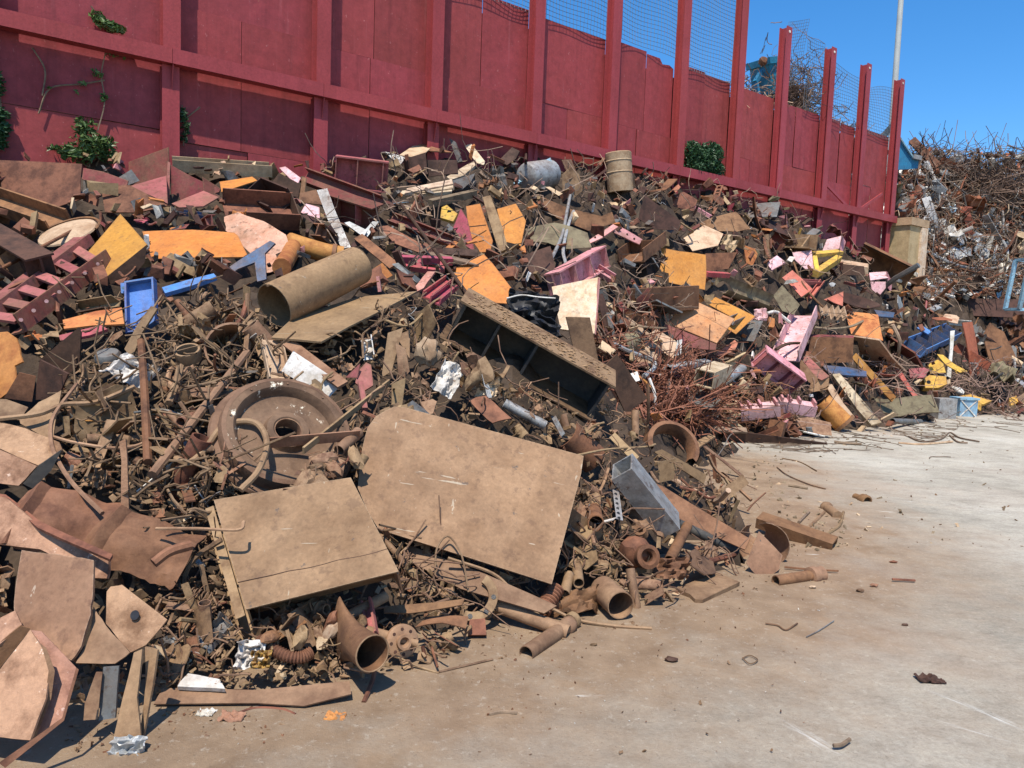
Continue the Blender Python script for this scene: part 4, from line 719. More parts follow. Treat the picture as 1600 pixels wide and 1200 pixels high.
thing('paper_bundle', "crumpled cream paper lump below the left half of the black girder", "paper", [('paper', g_crumple(P(762, 604, .25), (.11, .03, 0), (.02, .06, .1), .1, 63, 12, 12, .004, 0, 3), 'board')])
thing('pale_lump', "round pale plastered lump in the tangle left of the black girder", "lump", [('lump', g_lump(P(668, 550, .2), .13, 3, 3, .5, (1, .8, 1.1)), 'tan')])
for k, (q, lab) in enumerate([([(606, 520), (630, 512), (612, 580), (596, 590)], "left one of the upright brown strips under the flat tan plate"), ([(618, 535), (634, 545), (640, 580), (624, 600)], "middle one of the upright brown strips under the flat tan plate"), ([(612, 600), (634, 590), (628, 636), (612, 636)], "lowest of the upright brown strips above the big tan plate"), ([(618, 524), (640, 516), (640, 560), (628, 540)], "rightmost of the upright brown strips under the flat tan plate")]):
    PL('upright_strip', lab, "strip", 'dust_mid', q, (.2 - .15 * k, -.95, .25), .22, .012, .03)
PL('torn_sheet', "torn brown layered sheet lying below the black girder", "sheet", 'rust', [(728, 622), (760, 618), (800, 655), (770, 662), (745, 640)], (0, -.7, .7), .2, .012, .06, .06)
WIRE('cable', "long thin cable looping over the rag from the pink strips to the girder", 'dust', [(600, 500), (640, 508), (680, 470), (712, 462), (760, 480), (800, 505)], .014, .3, "cable")
WIRE('coil_wire', "loose springy coil of wire lying above the big tan plate", 'wire', [(660, 620), (672, 612), (668, 628), (660, 618), (674, 634), (664, 640), (676, 630)], .008, .22, "wire coil", 5)
WIRE('wire_loop', "thin wire hoop arching up in front of the big tan plate", 'wire', [(680, 898), (682, 860), (694, 840), (706, 842), (722, 870), (732, 925)], .008, [.1, .25, .32, .32, .3, .14], "wire", 6)
WIRE('cable', "flattened cable snaking on the ground from the big plate past the spring", 'dust', [(700, 872), (770, 896), (810, 930), (860, 950), (900, 968), (960, 978), (1018, 982)], .014, [.2, .22, .2, .1, .06, .03, .02], "cable")
WIRE('bent_rod', "thin bent rod lying on the open ground below the hub flange", 'wire', [(612, 1022), (650, 1040), (686, 1052)], .009, .02, "rod")
WIRE('bent_rod', "thin rod with two prongs lying on the ground right of the hub flange", 'wire', [(686, 1050), (720, 1042), (770, 1030)], .009, .03, "rod")
WIRE('bent_rod', "thick curved rod standing on the ground below the funnel's mouth", 'rust', [(585, 1036), (583, 1060), (568, 1098)], .016, [.14, .1, .02], "rod")
WIRE('bent_wire', "small bent wire lying on the ground in front of the long flat strip", 'rust', [(372, 1114), (400, 1106), (440, 1108), (462, 1116)], .008, .015, "wire")
WIRE('bent_rod', "thin bent rod sticking out over the steel box lid from its left", 'dust', [(244, 826), (310, 826), (372, 828), (381, 815)], .012, [.4, .48, .54, .54], "rod")
WIRE('bent_rod', "long curved rod crossing above the square tube to the flat bar", 'dust', [(898, 712), (950, 702), (1010, 698), (1024, 694)], .012, .36, "rod")
# ------------------------------------------------------------------ back heap, left
def gLadder():
    t0, t1 = ((-30, 498), (132, 376)); b0, b1 = ((20, 508), (163, 404))
    up = (-.25, -.75, .6); g = [('upper_rail', join(gBR(t0, t1, 'C', .22, .13, .02, up, .35, .3), gBR((-30, 485), (128, 368), 'R', .12, .02, .02, (0, -.3, .95), .42, .38)), 'maroon_pale'), ('lower_rail', gBR(b0, b1, 'L', .16, .2, .02, up, .42, .36), 'maroon')]
    for k in range(6):
        t = .05 + k * .17; a = (t0[0] + (t1[0] - t0[0]) * t, t0[1] + (t1[1] - t0[1]) * t); b = (b0[0] + (b1[0] - b0[0]) * (t + .03), b0[1] + (b1[1] - b0[1]) * (t + .03)); g.append(('rung', gBR(a, b, 'R', .13, .03, .02, (0, -.5, .85), .38, .42), 'maroon_pale'))
    for k in range(7):
        t = .06 + k * .14; q = (b0[0] + 4 + (b1[0] - b0[0]) * t, b0[1] - 2 + (b1[1] - b0[1]) * t); g.append(('bolt_hole', g_rod(P(*q, .50), P(*q, .53), .02, 8), 'pink_pale'))
    return g
def IB(name, label, m, a, b, w, h, up, kind='I', stiff=(), oa=.3, ob=.3, t=.03, cat="beam offcut", m2=None):
    p0, p1 = P(*a, oa), P(*b, ob); x, y, z = frame(p1 - p0, up); L = np.linalg.norm(p1 - p0); parts = [('profile', g_bar(p0, p1, up, kind, w, h, t), m)]
    for k in stiff: parts.append(('stiffener', g_box(p0 + x * (k * L) + z * (0 if kind == 'I' else .01), (x, y, z), (t * .8, w - 2.2 * t if kind != 'I' else w * .96, h - 2.2 * t if kind == 'I' else h * .9)), m2 or m))
    return thing(name, label, cat, parts)
thing('ladder_girder', "maroon ladder like girder with rungs and a perforated rail at far left", "girder", gLadder())
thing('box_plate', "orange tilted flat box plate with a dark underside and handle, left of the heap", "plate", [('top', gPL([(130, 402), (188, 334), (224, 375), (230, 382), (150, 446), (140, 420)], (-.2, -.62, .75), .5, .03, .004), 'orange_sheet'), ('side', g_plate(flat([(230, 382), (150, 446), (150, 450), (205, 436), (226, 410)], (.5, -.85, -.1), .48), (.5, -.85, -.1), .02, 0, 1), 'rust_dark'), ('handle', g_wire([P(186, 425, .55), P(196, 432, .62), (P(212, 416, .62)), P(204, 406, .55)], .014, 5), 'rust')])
PL('orange_sheet', "wide bright orange brown sheet lying flat beside the tilted orange box plate", "sheet", 'orange_sheet', [(222, 361), (300, 359), (366, 363), (372, 368), (386, 397), (380, 401), (300, 402), (237, 404)], (.0, -.48, .87), .4, .02, .006)
for k in range(3): BR('hook_bracket', ["leftmost", "middle", "rightmost"][k] + " of three small hook brackets under the wide orange sheet's edge", "bracket", 'steel_grey', (258 + k * 46, 404), (258 + k * 46, 413), 'L', .06, .05, .012, (0, -.4, .9), .4, .4)['group'] = "hook brackets under the orange sheet"
thing('salmon_sheet', "pale salmon pink bent sheet with a torn round rusty flower hole", "sheet", [('sheet', gPL([(350, 340), (372, 332), (412, 345), (448, 366), (452, 386), (430, 396), (440, 420), (412, 428), (395, 400), (352, 360)], (-.1, -.72, .68), .4, .012, .04, .03), 'salmon_pale'), ('flower', g_crumple(P(375, 338, .5), (.1, .02, .02), (.0, .05, .07), .07, 71, 10, 8, .006, .05), 'rust_orange')])
def HB(name, label, m, panels, cat="beam offcut", group=None):
    return thing(name, label, cat, [(nm, gPL(p, n, off, .022, .003, 0, None, 1), mm) for nm, p, n, off, mm in panels], group)
HB('beam_offcut', "large dark maroon beam offcut with tall raised flange beside the wall post", 'maroon', [('flange', [(201, 253), (263, 230), (264, 262), (262, 320), (202, 292)], (-.25, -.95, .2), .25, 'maroon'), ('web', [(202, 291), (260, 274), (262, 318), (250, 312)], (0, -.5, .87), .42, 'maroon_pale'), ('end_flange', [(258, 316), (262, 252), (266, 254), (264, 320)], (.2, -.95, .2), .45, 'maroon_pale')])  # lit shelf painted paler maroon, shaded back wall darker
HB('beam_offcut', "maroon tapered beam offcut sloping right from the tall raised flange", 'maroon', [('web', [(264, 256), (300, 276), (344, 296), (342, 300), (268, 320)], (-.1, -.98, .15), .32, 'maroon'), ('lower_flange', [(268, 318), (318, 298), (342, 308), (318, 322), (280, 324)], (0, -.45, .89), .5, 'maroon_pale'), ('end_flange', [(316, 276), (344, 294), (343, 312), (318, 298)], (.35, -.9, .2), .42, 'maroon')])  # light put into the paint: paler lower flange, darker shaded web
PL('brown_sheet', "large stained brown sheet standing upright against the wall at far left", "sheet", 'rust', [(-20, 249), (60, 252), (128, 256), (126, 280), (127, 312), (90, 324), (-20, 330)], (-.05, -.93, .35), .5, .015, .01, .004)
thing('box_channel', "dark brown channel offcut with holes lying left of the maroon beam offcuts", "channel", [('web', gPL([(158, 291), (203, 289), (262, 320), (216, 332), (164, 332)], (0, -.75, .65), .2, .02), 'rust'), ('upper_flange', gPL([(130, 262), (160, 268), (200, 282), (198, 290), (158, 288), (128, 280)], (0, -.9, .4), .3, .02), 'maroon'), ('end_plate', gPL([(130, 282), (152, 286), (150, 302), (130, 298)], (-.2, -.95, .2), .32, .02), 'steel_grey')])
c = P(105, 362, .3)
thing('end_disc', "pale grey brown dished round end plate with two holes at left", "disc", [('disc', g_lathe([(1e-3, .06), (.2, .05), (.36, .0), (.37, -.02), (.2, .02), (1e-3, .03)], c, (-.15, -.55, .82), 26), 'tan'), ('rim', g_wire([c + (frame((-.15, -.55, .82), UP)[1] * math.cos(t) + frame((-.15, -.55, .82), UP)[2] * math.sin(t)) * .40 for t in np.linspace(.2, 2.9, 16)], .016, 5), 'rust')])
ROD('pipe', "long thin rusty pipe lying over the maroon ladder girder", 'rust', (-10, 426), (146, 343), .022, .55, .5, "pipe")
tray('blue_tray', "bright blue steel tray with raised rim standing in the left of the heap", "tray", 'blue', [(199, 444), (244, 437), (247, 505), (225, 520), (201, 525)], (.05, -.93, .35), .28, .09, .02)
thing('blue_lug', "small bright blue bolted lug on the upper left edge of blue tray", "lug", [('lug', gPL([(188, 442), (199, 441), (199, 458), (189, 458)], (-.1, -.95, .3), .4, .05), 'blue'), ('bolt', g_rod(P(193, 450, .42), P(193, 450, .47), .02, 6), 'blue_pale')])
PL('blue_bar', "bright blue flat bar pointing right from behind the blue tray", "flat bar", 'blue', [(253, 449), (290, 438), (334, 427), (338, 432), (300, 446), (258, 458)], (0, -.5, .87), .3, .05, .002)
PL('blue_lever', "dark blue bent lever plate leaning over the tangle by the salmon sheet", "lever", 'blue_dark', [(354, 420), (380, 402), (422, 376), (430, 380), (414, 396), (416, 436), (402, 440), (398, 410), (372, 420), (356, 432)], (-.1, -.85, .5), .48, .03, .01)
IB('beam_tray', "wide dark brown beam offcut with upright sides below the orange sliver", 'rust', (352, 324), (462, 330), .78, .3, (.05, -.62, .78), 'C', (.985,), .25, .3, .025, "beam offcut", 'rust_dark')
PL('orange_sliver', "narrow orange sheet piece with ribs under it, near the wall at left", "sheet", 'orange_sheet', [(343, 284), (394, 276), (402, 282), (346, 300)], (0, -.4, .9), .35, .02, .004)
IB('beam_offcut', "pale maroon I beam offcut lying on its side against the wall by the post", 'maroon_pale', (524, 267), (606, 277), .42, .62, (.1, -.25, 1), 'I', (.02, .42, .9), .25, .25)
BR('channel', "long maroon channel sloping down right below the pale I beam offcut", "channel", 'maroon', (474, 274), (592, 318), 'C', .3, .16, .025, (-.2, -.9, .4), .22, .25)
HB('beam_end', "short brown I beam end with a pink face, left of the long maroon channel", 'rust', [('web', [(468, 302), (494, 296), (504, 320), (470, 316)], (0, -.85, .5), .35, 'rust'), ('cap', [(478, 318), (499, 324), (500, 342), (470, 332)], (0, -.7, .7), .4, 'pink_pale'), ('flange', [(472, 276), (478, 278), (474, 318), (467, 316)], (-.5, -.85, .2), .42, 'rust_pink')])
HB('box_beam', "short open box beam with yellow foam inside and a pale pink face", 'rust', [('side', [(424, 286), (436, 270), (470, 288), (466, 308), (430, 302)], (-.2, -.95, .2), .3, 'rust_dark'), ('face', [(436, 262), (446, 260), (470, 278), (464, 290)], (.0, -.7, .7), .35, 'pink_pale')])
PL('galvanised_strip', "long grey white flat strip standing up in the left centre of the heap", "strip", 'galvanised', [(495, 297), (511, 294), (524, 330), (548, 386), (534, 388), (514, 348)], (-.15, -.8, .55), .45, .02, .006)
thing('galvanised_angle', "bent grey galvanised angle beside the long grey white strip", "angle", [('long_leg', gPL([(538, 348), (546, 346), (574, 360), (568, 370)], (0, -.7, .7), .4, .02, .004), 'galvanised'), ('short_leg', gPL([(568, 362), (582, 346), (592, 346), (574, 370)], (.2, -.7, .65), .42, .02, .004), 'galvanised')])
pts = [(452, 378), (470, 384), (490, 390), (512, 396), (536, 400)]
thing('orange_pipe', "fat bent orange pipe with a flange lying above the rolled tube", "pipe", [('pipe', g_wire([P(*q, .38) for q in pts], .145, 14), 'rust_orange'), ('elbow', g_wire([P(458, 386, .44), P(450, 402, .5), P(440, 418, .45)], .12, 12), 'rust_orange'), ('band', g_lathe([(.15, -.03), (.165, -.03), (.165, .03), (.15, .03)], P(522, 398, .38), P(536, 400, .38) - P(512, 396, .38), 16), 'rust')])
for k, (q, lab) in enumerate([([(636, 294), (706, 280), (708, 287), (632, 302)], "topmost pale timber of the stacked planks on the ridge"), ([(628, 298), (708, 288), (708, 294), (626, 304)], "second pale timber of the stacked planks on the ridge"), ([(626, 300), (706, 294), (706, 299), (624, 306)], "lowest pale timber of the stacked planks on the ridge"), ([(698, 276), (740, 251), (743, 258), (724, 274), (704, 281)], "pale timber plank slanting up from the stacked planks on the ridge")]):
    PL('timber_plank', lab, "plank", 'timber', q, (0, -.45, .9), .35 - .06 * k, .06, .003, group) if False else PL('timber_plank', lab, "plank", 'timber', q, (0, -.45, .9), .4 - .07 * k, .06, .003)
PL('serrated_plate', "dark grey upright plate beside the stacked pale planks on the ridge", "plate", 'steel_grey', [(708, 282), (742, 271), (736, 284), (722, 296), (708, 297)], (.25, -.95, .15), .35, .03)
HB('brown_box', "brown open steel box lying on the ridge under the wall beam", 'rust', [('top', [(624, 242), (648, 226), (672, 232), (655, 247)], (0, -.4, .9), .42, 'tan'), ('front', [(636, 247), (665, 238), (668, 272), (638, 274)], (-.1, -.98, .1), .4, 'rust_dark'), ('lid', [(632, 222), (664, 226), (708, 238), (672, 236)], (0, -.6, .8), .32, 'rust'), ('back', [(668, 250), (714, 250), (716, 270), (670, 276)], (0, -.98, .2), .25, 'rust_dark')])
PL('corner_plate', "ragged cream and rust plate standing upright on the ridge by the wall", "plate", 'board', [(726, 228), (736, 224), (758, 252), (756, 258), (744, 254)], (-.1, -.85, .5), .3, .03, .01, .02)
PL('grey_bar', "dark grey bar leaning upright at the top of the ridge", "flat bar", 'steel_grey', [(702, 216), (712, 222), (722, 252), (715, 254)], (-.3, -.9, .2), .35, .06, .003)
PL('mesh_plate', "grey perforated sheet at the ridge top left of the brown steel box", "sheet", 'galvanised', [(602, 237), (634, 246), (626, 256), (616, 252)], (0, -.7, .7), .3, .012)
PL('dark_channel', "dark open channel end high on the ridge right of the cream plate", "channel", 'rust_dark', [(780, 250), (800, 230), (812, 236), (806, 248), (792, 258)], (0, -.8, .5), .3, .08, .003)
PL('orange_sheet', "large upright orange sheet leaning in the heap behind the pink perforated plate", "sheet", 'orange_sheet', [(728, 322), (750, 318), (770, 376), (766, 394), (744, 394), (732, 360)], (-.15, -.88, .45), .25, .02, .012)
PL('orange_sheet', "orange sheet right of the leaning brown bar in the centre of the heap", "sheet", 'orange_sheet', [(776, 326), (806, 318), (822, 345), (814, 384), (792, 388)], (.1, -.85, .5), .15, .02, .02, .01)
PL('pink_plate', "deep pink perforated plate standing on edge beside the upright orange sheet", "plate", 'crimson', [(708, 356), (720, 326), (730, 342), (742, 394), (728, 384)], (-.35, -.88, .3), .36, .02, .004)
for k, q in enumerate([(716, 350), (726, 354), (721, 364), (730, 368), (727, 378), (736, 384)]):
    pass
PL('brown_bar', "thick brown bar leaning between the two upright orange sheets", "bar", 'dust_mid', [(754, 308), (766, 305), (784, 352), (794, 388), (780, 394), (766, 350)], (-.1, -.85, .5), .48, .1, .004)
PL('orange_sheet', "flat orange sheet with a cut corner below the pink perforated plate", "sheet", 'orange_sheet', [(700, 424), (756, 397), (770, 412), (803, 455), (792, 474), (738, 470)], (-.05, -.66, .75), .3, .02, .01)
ROD('rod', "long dark rod slanting down in front of the upright orange sheets", 'rust_dark', (626, 318), (736, 468), .03, .55, .55)
thing('crimson_grid', "crimson ladder like frame with cross bars above the flat tan plate", "frame", [('rail', gBR((618, 405), (706, 408), 'R', .1, .12, .02, (0, -.5, .85), .4, .4), 'crimson'), ('rail', gBR((622, 416), (680, 424), 'R', .08, .08, .02, (0, -.5, .85), .45, .45), 'crimson'), ('cross_bar', gBR((656, 406), (654, 420), 'R', .08, .06, .02, (0, -.5, .85), .44, .46), 'crimson'), ('cross_bar', gBR((692, 410), (690, 424), 'R', .08, .06, .02, (0, -.5, .85), .44, .46), 'crimson')])
for k, (a, b) in enumerate((((668, 462), (702, 436)), ((680, 470), (712, 444)))): BR('pink_strip', ["upper", "lower"][k] + " of two bright pink channels beyond the flat tan plate's tip", "channel", 'crimson', a, b, 'C', .14, .09, .02, (.2, -.6, .8), .35, .38)
PL('buff_strip', "pale buff ragged strip lying beyond the flat tan plate's tip", "strip", 'salmon_pale', [(644, 452), (668, 424), (680, 424), (662, 450), (630, 466)], (0, -.6, .8), .4, .03, .01, .03)
thing('yellow_lug', "small yellow lug plate with a hole, below the grey beam in the centre", "lug", [('lug', gPL([(690, 324), (698, 320), (715, 334), (708, 346), (688, 340)], (-.1, -.7, .7), .42, .06), 'yellow'), ('hole', g_rod(P(702, 332, .44), P(702, 332, .455), .045, 10), 'black')])
BR('grey_beam', "grey brown box beam with a clamped end below the stacked planks", "beam", 'timber_dark', (672, 318), (742, 302), 'R', .12, .14, .02, (0, -.5, .87), .4, .4)
PL('brown_plate', "brown tapered plate sloping right above the crimson frame", "plate", 'rust', [(592, 354), (606, 352), (668, 386), (670, 392), (654, 394), (616, 380)], (0, -.7, .7), .3, .02, .006)
BR('channel', "long dusky maroon channel running behind the long dark rod", "channel", 'maroon', (610, 340), (706, 378), 'C', .2, .12, .02, (-.2, -.8, .5), .25, .25)
BR('brown_bar', "long brown flat bar sloping down to the crimson frame from the left", "flat bar", 'rust', (560, 370), (616, 416), 'R', .16, .03, .02, (-.3, -.6, .75), .4, .4)
# ridge, centre and right
p = P(968, 276, .1)
thing('steel_drum', "grey brown steel drum with rolled hoops standing on the ridge against the wall", "drum", [('body', g_lathe([(1e-3, .62), (.33, .62), (.35, .60), (.345, .42), (.36, .40), (.345, .38), (.345, .12), (.36, .1), (.345, .08), (.345, -.4), (1e-3, -.4)], p, (-.12, -.05, 1), 28), 'tan')])
p, q = P(822, 276, .25), P(878, 270, .15)
thing('grey_tank', "pale grey dented cylinder tank lying on the ridge beside the blue board", "tank", [('shell', g_lathe([(.02, -.06), (.2, -.04), (.29, 0), (.33, .1), (.35, .95), (.31, .95), (.28, .1), (.02, 0)], p, q - p, 24), 'galvanised')])
PL('blue_board', "pale blue pointed board propped against the grey tank on the ridge", "board", 'blue_pale', [(802, 286), (830, 262), (860, 246), (862, 252), (838, 272), (806, 288)], (-.1, -.75, .65), .45, .04, .004)
PL('dark_sheet', "large dark brown sheet with a V shaped top under the right ridge", "sheet", 'rust_dark', [(1000, 328), (1008, 305), (1064, 346), (1058, 360), (1024, 358), (998, 342)], (.2, -.95, .2), .3, .015, .02)
PL('dark_sheet', "long dark brown bent sheet under the middle ridge", "sheet", 'rust', [(838, 314), (844, 305), (890, 326), (940, 338), (956, 332), (962, 348), (920, 360), (870, 340)], (0, -.93, .3), .28, .015, .04)
PL('dark_sheet', "dark brown folded sheet peaking near the wall right of the ridge drum", "sheet", 'rust', [(1046, 284), (1058, 256), (1070, 274), (1072, 286)], (-.2, -.95, .2), .15, .015, .02)
PL('dark_sheet', "wide brown sheet lying low under the ivy bush on the slope", "sheet", 'rust', [(1050, 306), (1068, 300), (1090, 312), (1084, 330), (1052, 322)], (.1, -.9, .4), .2, .015, .05)
thing('pink_angle', "pink perforated angle bent like a roof in the middle of the slope", "angle", [('left_leg', gPL([(919, 376), (958, 350), (966, 354), (940, 372), (922, 380)], (-.25, -.75, .6), .4, .03), 'pink'), ('right_leg', gPL([(956, 350), (966, 352), (1004, 374), (999, 382), (960, 364)], (.3, -.75, .55), .4, .03), 'pink')] + [('hole', g_rod(P(*q_, .42), P(*q_, .435), .025, 8), 'rust_dark') for q_ in ((930, 371), (942, 364), (952, 357), (968, 359), (980, 366), (991, 373))])
# pink open crate
IB('pink_crate', "bright pink open steel frame with square cells in the middle of the slope", 'pink', (866, 446), (940, 402), .32, .46, (-.45, -.5, .8), 'I', (.02, .3, .62, .98), .35, .4, .03, "frame")
BR('pink_channel', "pink channel end lying right of the bright pink open frame", "channel", 'pink', (932, 420), (958, 436), 'C', .22, .12, .02, (-.1, -.6, .8), .35, .4)
PL('orange_square', "bright orange square sheet standing alone on the middle slope", "sheet", 'orange_sheet', [(1033, 387), (1060, 392), (1103, 398), (1104, 425), (1102, 453), (1065, 446), (1029, 438), (1032, 410)], (-.1, -.9, .42), .55, .015, .012, .01)
PL('dark_plate', "dark grey brown plate behind the right edge of the orange square", "plate", 'rust', [(1102, 396), (1152, 394), (1138, 420), (1104, 424)], (.1, -.95, .1), .3, .02, .02)
BR('pink_rail', "curved hot pink perforated rail right of the orange square sheet", "rail", 'crimson', (1103, 428), (1138, 430), 'R', .12, .12, .02, (0, -.5, .8), .35, .35)
thing('sided_box', "pale orange tan wooden looking panel with a pink perforated side on the slope", "panel", [('top', gPL([(1039, 504), (1072, 476), (1090, 472), (1148, 498), (1120, 536), (1080, 520)], (.05, -.70, .72), .5, .06, .004), 'orange_tan'), ('pink_side', gPL([(1039, 506), (1080, 522), (1120, 538), (1118, 548), (1072, 542), (1040, 518)], (-.1, -.97, .1), .52, .02), 'maroon_pale')])
PL('orange_sheet', "orange brown sheet peeking out behind the pale orange tan panel", "sheet", 'orange_sheet', [(1104, 474), (1118, 464), (1180, 494), (1150, 522), (1134, 512), (1148, 498)], (.1, -.75, .65), .3, .02, .006)
BR('grey_channel', "dark grey channel lying across the corner of the tan panel", "channel", 'steel_grey', (1142, 502), (1166, 492), 'C', .2, .14, .02, (0, -.7, .7), .5, .5)
thing('half_pipe', "long brown half pipe with pale flaking inside on the right slope", "half pipe", [('shell', g_lathe([(.33, 0), (.33, 2.0), (.30, 2.0), (.30, 0), (.33, 0)], P(1132, 440, .1), P(1218, 474, .2) - P(1132, 440, .1), 14, -2.2, .9), 'olive')])
PL('pale_strip', "dark flaking sheet below the salmon plates on the right slope", "sheet", 'olive', [(1208, 462), (1222, 446), (1250, 476), (1240, 492), (1222, 486)], (-.2, -.85, .5), .3, .02, .03)
thing('pink_gusset', "pale pink curled plate beside a white curved strip on the slope", "plate", [('plate', g_crumple(P(1188, 492, .3), (.16, 0, .02), (0, .08, .15), .1, 81), 'pink_pale')])
WIRE('white_strip', "white curved strip end beside the pale pink curled plate", 'white', [(1198, 490), (1212, 487), (1224, 496), (1234, 504)], .045, .4, "strip", 6)
IB('pink_channel', "large pale pink channel standing up with a brown side on the right slope", 'pink_pale', (1228, 556), (1258, 486), .62, .34, (-.5, -.75, .45), 'C', (), .35, .5, .03, "channel")
HB('beam_offcut', "dark brown I beam offcut with red top flange on the right slope", 'rust', [('web', [(1266, 526), (1334, 528), (1332, 566), (1262, 568)], (.05, -.99, -.05), .3, 'rust'), ('top_flange', [(1262, 522), (1334, 524), (1334, 530), (1264, 530)], (0, -.5, .86), .5, 'maroon')])
IB('pink_bracket', "pink open sided beam piece with square pockets on the right slope", 'pink', (1186, 556), (1246, 600), .36, .52, (.35, -.5, .8), 'I', (.03, .35, .68, .98), .45, .5, .035, "beam offcut", 'maroon_pale')
thing('pink_box', "brownish pink box beam lying with its end towards the yard", "box beam", [('top', gPL([(1250, 558), (1262, 556), (1296, 588), (1284, 594), (1276, 590)], (0, -.5, .86), .45, .02), 'maroon_pale'), ('left_side', gPL([(1250, 560), (1278, 592), (1272, 604), (1250, 584)], (-.5, -.85, .1), .44, .02), 'rust_pink'), ('end', gPL([(1276, 590), (1296, 590), (1294, 608), (1262, 614), (1266, 602)], (.15, -.95, .25), .5, .02), 'rust_pink')])
PL('blue_sheet', "long bluish grey sheet lying under the dark brown I beam offcut", "sheet", 'blue_dark', [(1284, 570), (1328, 574), (1354, 580), (1354, 588), (1320, 586), (1294, 582)], (0, -.45, .89), .4, .03, .003)
PL('blue_sheet', "short bright blue sheet end poking out below the bluish grey sheet", "sheet", 'blue', [(1328, 577), (1352, 581), (1354, 588), (1322, 588)], (0, -.6, .8), .5, .03, .003)
for k, (q, lab) in enumerate([([(1300, 584), (1312, 583), (1352, 630), (1378, 660), (1362, 664), (1340, 640)], "long bark edged timber split leaning on the heap's foot, right one"), ([(1290, 602), (1300, 600), (1318, 630), (1336, 652), (1326, 654), (1304, 626)], "short bark edged timber split leaning on the heap's foot, left one")]):
    PL('timber_split', lab, "timber", 'timber' if k == 0 else 'tan', q, (-.1, -.85, .5), .45, .12, .01, .01)
p, q = P(1284, 628, .2), P(1318, 662, .25)
thing('flanged_pipe', "orange rust pipe with a wide flanged open mouth at the heap's foot", "pipe", [('barrel', g_tube(p, q, .25, .04, 22), 'rust_orange'), ('flange', g_lathe([(.2, -.03), (.3, -.03), (.3, .05), (.2, .05), (.2, -.03)], q, q - p, 26), 'rust')])
for k, (q, lab) in enumerate([((1186, 642, .3), "left one of two pale pink notched blocks at the heap's foot"), ((1244, 636, .3), "right one of two pale pink notched blocks at the heap's foot")]):
    c = P(q[0], q[1], q[2]); fx = frame((1, -.1, .18 - .3 * k), (0, -.3, 1)); thing('notched_block', lab, "block", [('body', g_box(c, fx, (.85, .3, .26)), 'pink_pale')] + [('rib', g_box(c + fx[0] * t + fx[2] * .17 - fx[1] * .0, fx, (.05, .28, .12)), 'pink') for t in (-.38, -.2, .02, .36)])
thing('yellow_tag', "small pale yellow square plate with a black hole beneath the pink blocks", "plate", [('plate', gPL([(1202, 642), (1212, 640), (1218, 648), (1206, 652)], (0, -.8, .6), .35, .03), 'yellow'), ('hole', g_rod(P(1210, 646, .36), P(1210, 646, .39), .04, 10), 'black')])
PL('brown_sheet', "dull brown curved sheet lying on the ground left of the flanged pipe", "sheet", 'dust_mid', [(1238, 655), (1262, 652), (1298, 660), (1300, 680), (1270, 678), (1250, 668)], (0, -.85, .5), .2, .02, .03)
thing('square_tube', "pale cream square hollow tube end pointing at the yard on the slope", "square tube", [('tube', g_bar(W(1128, 580, 14.4), W(1100, 592, 13.7), (-.2, -.5, .8), 'B', .38, .33, .02), 'timber')])
thing('grey_channel', "long grey channel lying beside the pale cream square tube end", "channel", [('bar', gBR((1044, 576), (1106, 566), 'C', .16, .12, .02, (0, .5, -.85), .5, .5), 'galvanised')])
PIPE('thin_pipe', "thin pale pipe mouth just right of the cream square tube", 'galvanised', (1134, 594), (1160, 575), .1, .012, .55, .3)
thing('brown_sheet', "brown folded half cylinder sheet sloping above the pink cast bracket", "sheet", [('sheet', g_lathe([(.33, 0), (.33, 1.0), (.315, 1.0), (.315, 0), (.33, 0)], P(1140, 588, .15), P(1186, 562, .2) - P(1140, 588, .15), 14, -1.2, 1.6), 'tan')])
PL('red_strip', "flaking bright red bar above the brown half cylinder sheet", "bar", 'salmon', [(1117, 554), (1148, 531), (1153, 536), (1150, 544), (1124, 558)], (0, -.7, .7), .5, .05, .004)
PL('tan_sheet', "tan pointed sheet pinned under the rust red wire tangle's upper edge", "sheet", 'tan', [(1014, 522), (1026, 514), (1058, 534), (1052, 560), (1036, 550), (1018, 540)], (-.1, -.75, .65), .4, .02, .01)
PL('grey_strip', "short upright grey strip standing on the tan pointed sheet", "strip", 'galvanised', [(1058, 532), (1066, 530), (1064, 554), (1054, 556)], (0, -.9, .4), .5, .02, .004)
thing('bent_tube', "grey bent tube frame in the rust red wire tangle", "tube", [('tube', g_wire([P(958, 537, .4), P(985, 550, .42), (P(1018, 562, .45)), P(1022, 575, .45), P(1006, 588, .42)], .045, 8), 'galvanised')])
PL('white_card', "small pale blue white square card on the rust red wire tangle", "card", 'white', [(984, 584), (996, 580), (1000, 594), (988, 598)], (0, -.85, .5), .4, .01)
PL('orange_scrap', "small orange strip lying at the lower end of the black girder", "strip", 'salmon', [(922, 604), (946, 606), (944, 616), (928, 612)], (0, -.7, .7), .3, .02)
# far right part of the heap
PL('rust_sheet', "rusty orange brown sheet lying beside a corrugated piece on the right slope", "sheet", 'rust_orange', [(1322, 492), (1334, 487), (1372, 492), (1380, 532), (1330, 522)], (0, -.75, .65), .4, .02, .02)
thing('corrugated_sheet', "short corrugated brown roofing piece left of the rusty orange brown sheet", "sheet", [('sheet', g_sheet(P(1302, 488, .35), (.42, .1, -.02), (.06, .25, .16), lambda a_, b_: np.array([0, -.03, .06]) * math.cos(a_ * 14), 30, 4, .012), 'tan')])
thing('curved_shell', "dark boat shaped curved shell on the upper right slope", "shell", [('shell', g_sheet(P(1335, 466, .3), (.85, .1, -.16), (.0, .25, .2), lambda a_, b_: np.array([0, .1, -.25]) * (1 - .8 * b_ * b_) * (1 - a_ * a_) - np.array([0, .25, .2]) * b_ * .85 * abs(a_) ** 2, 18, 9, .02), 'rust_dark')])
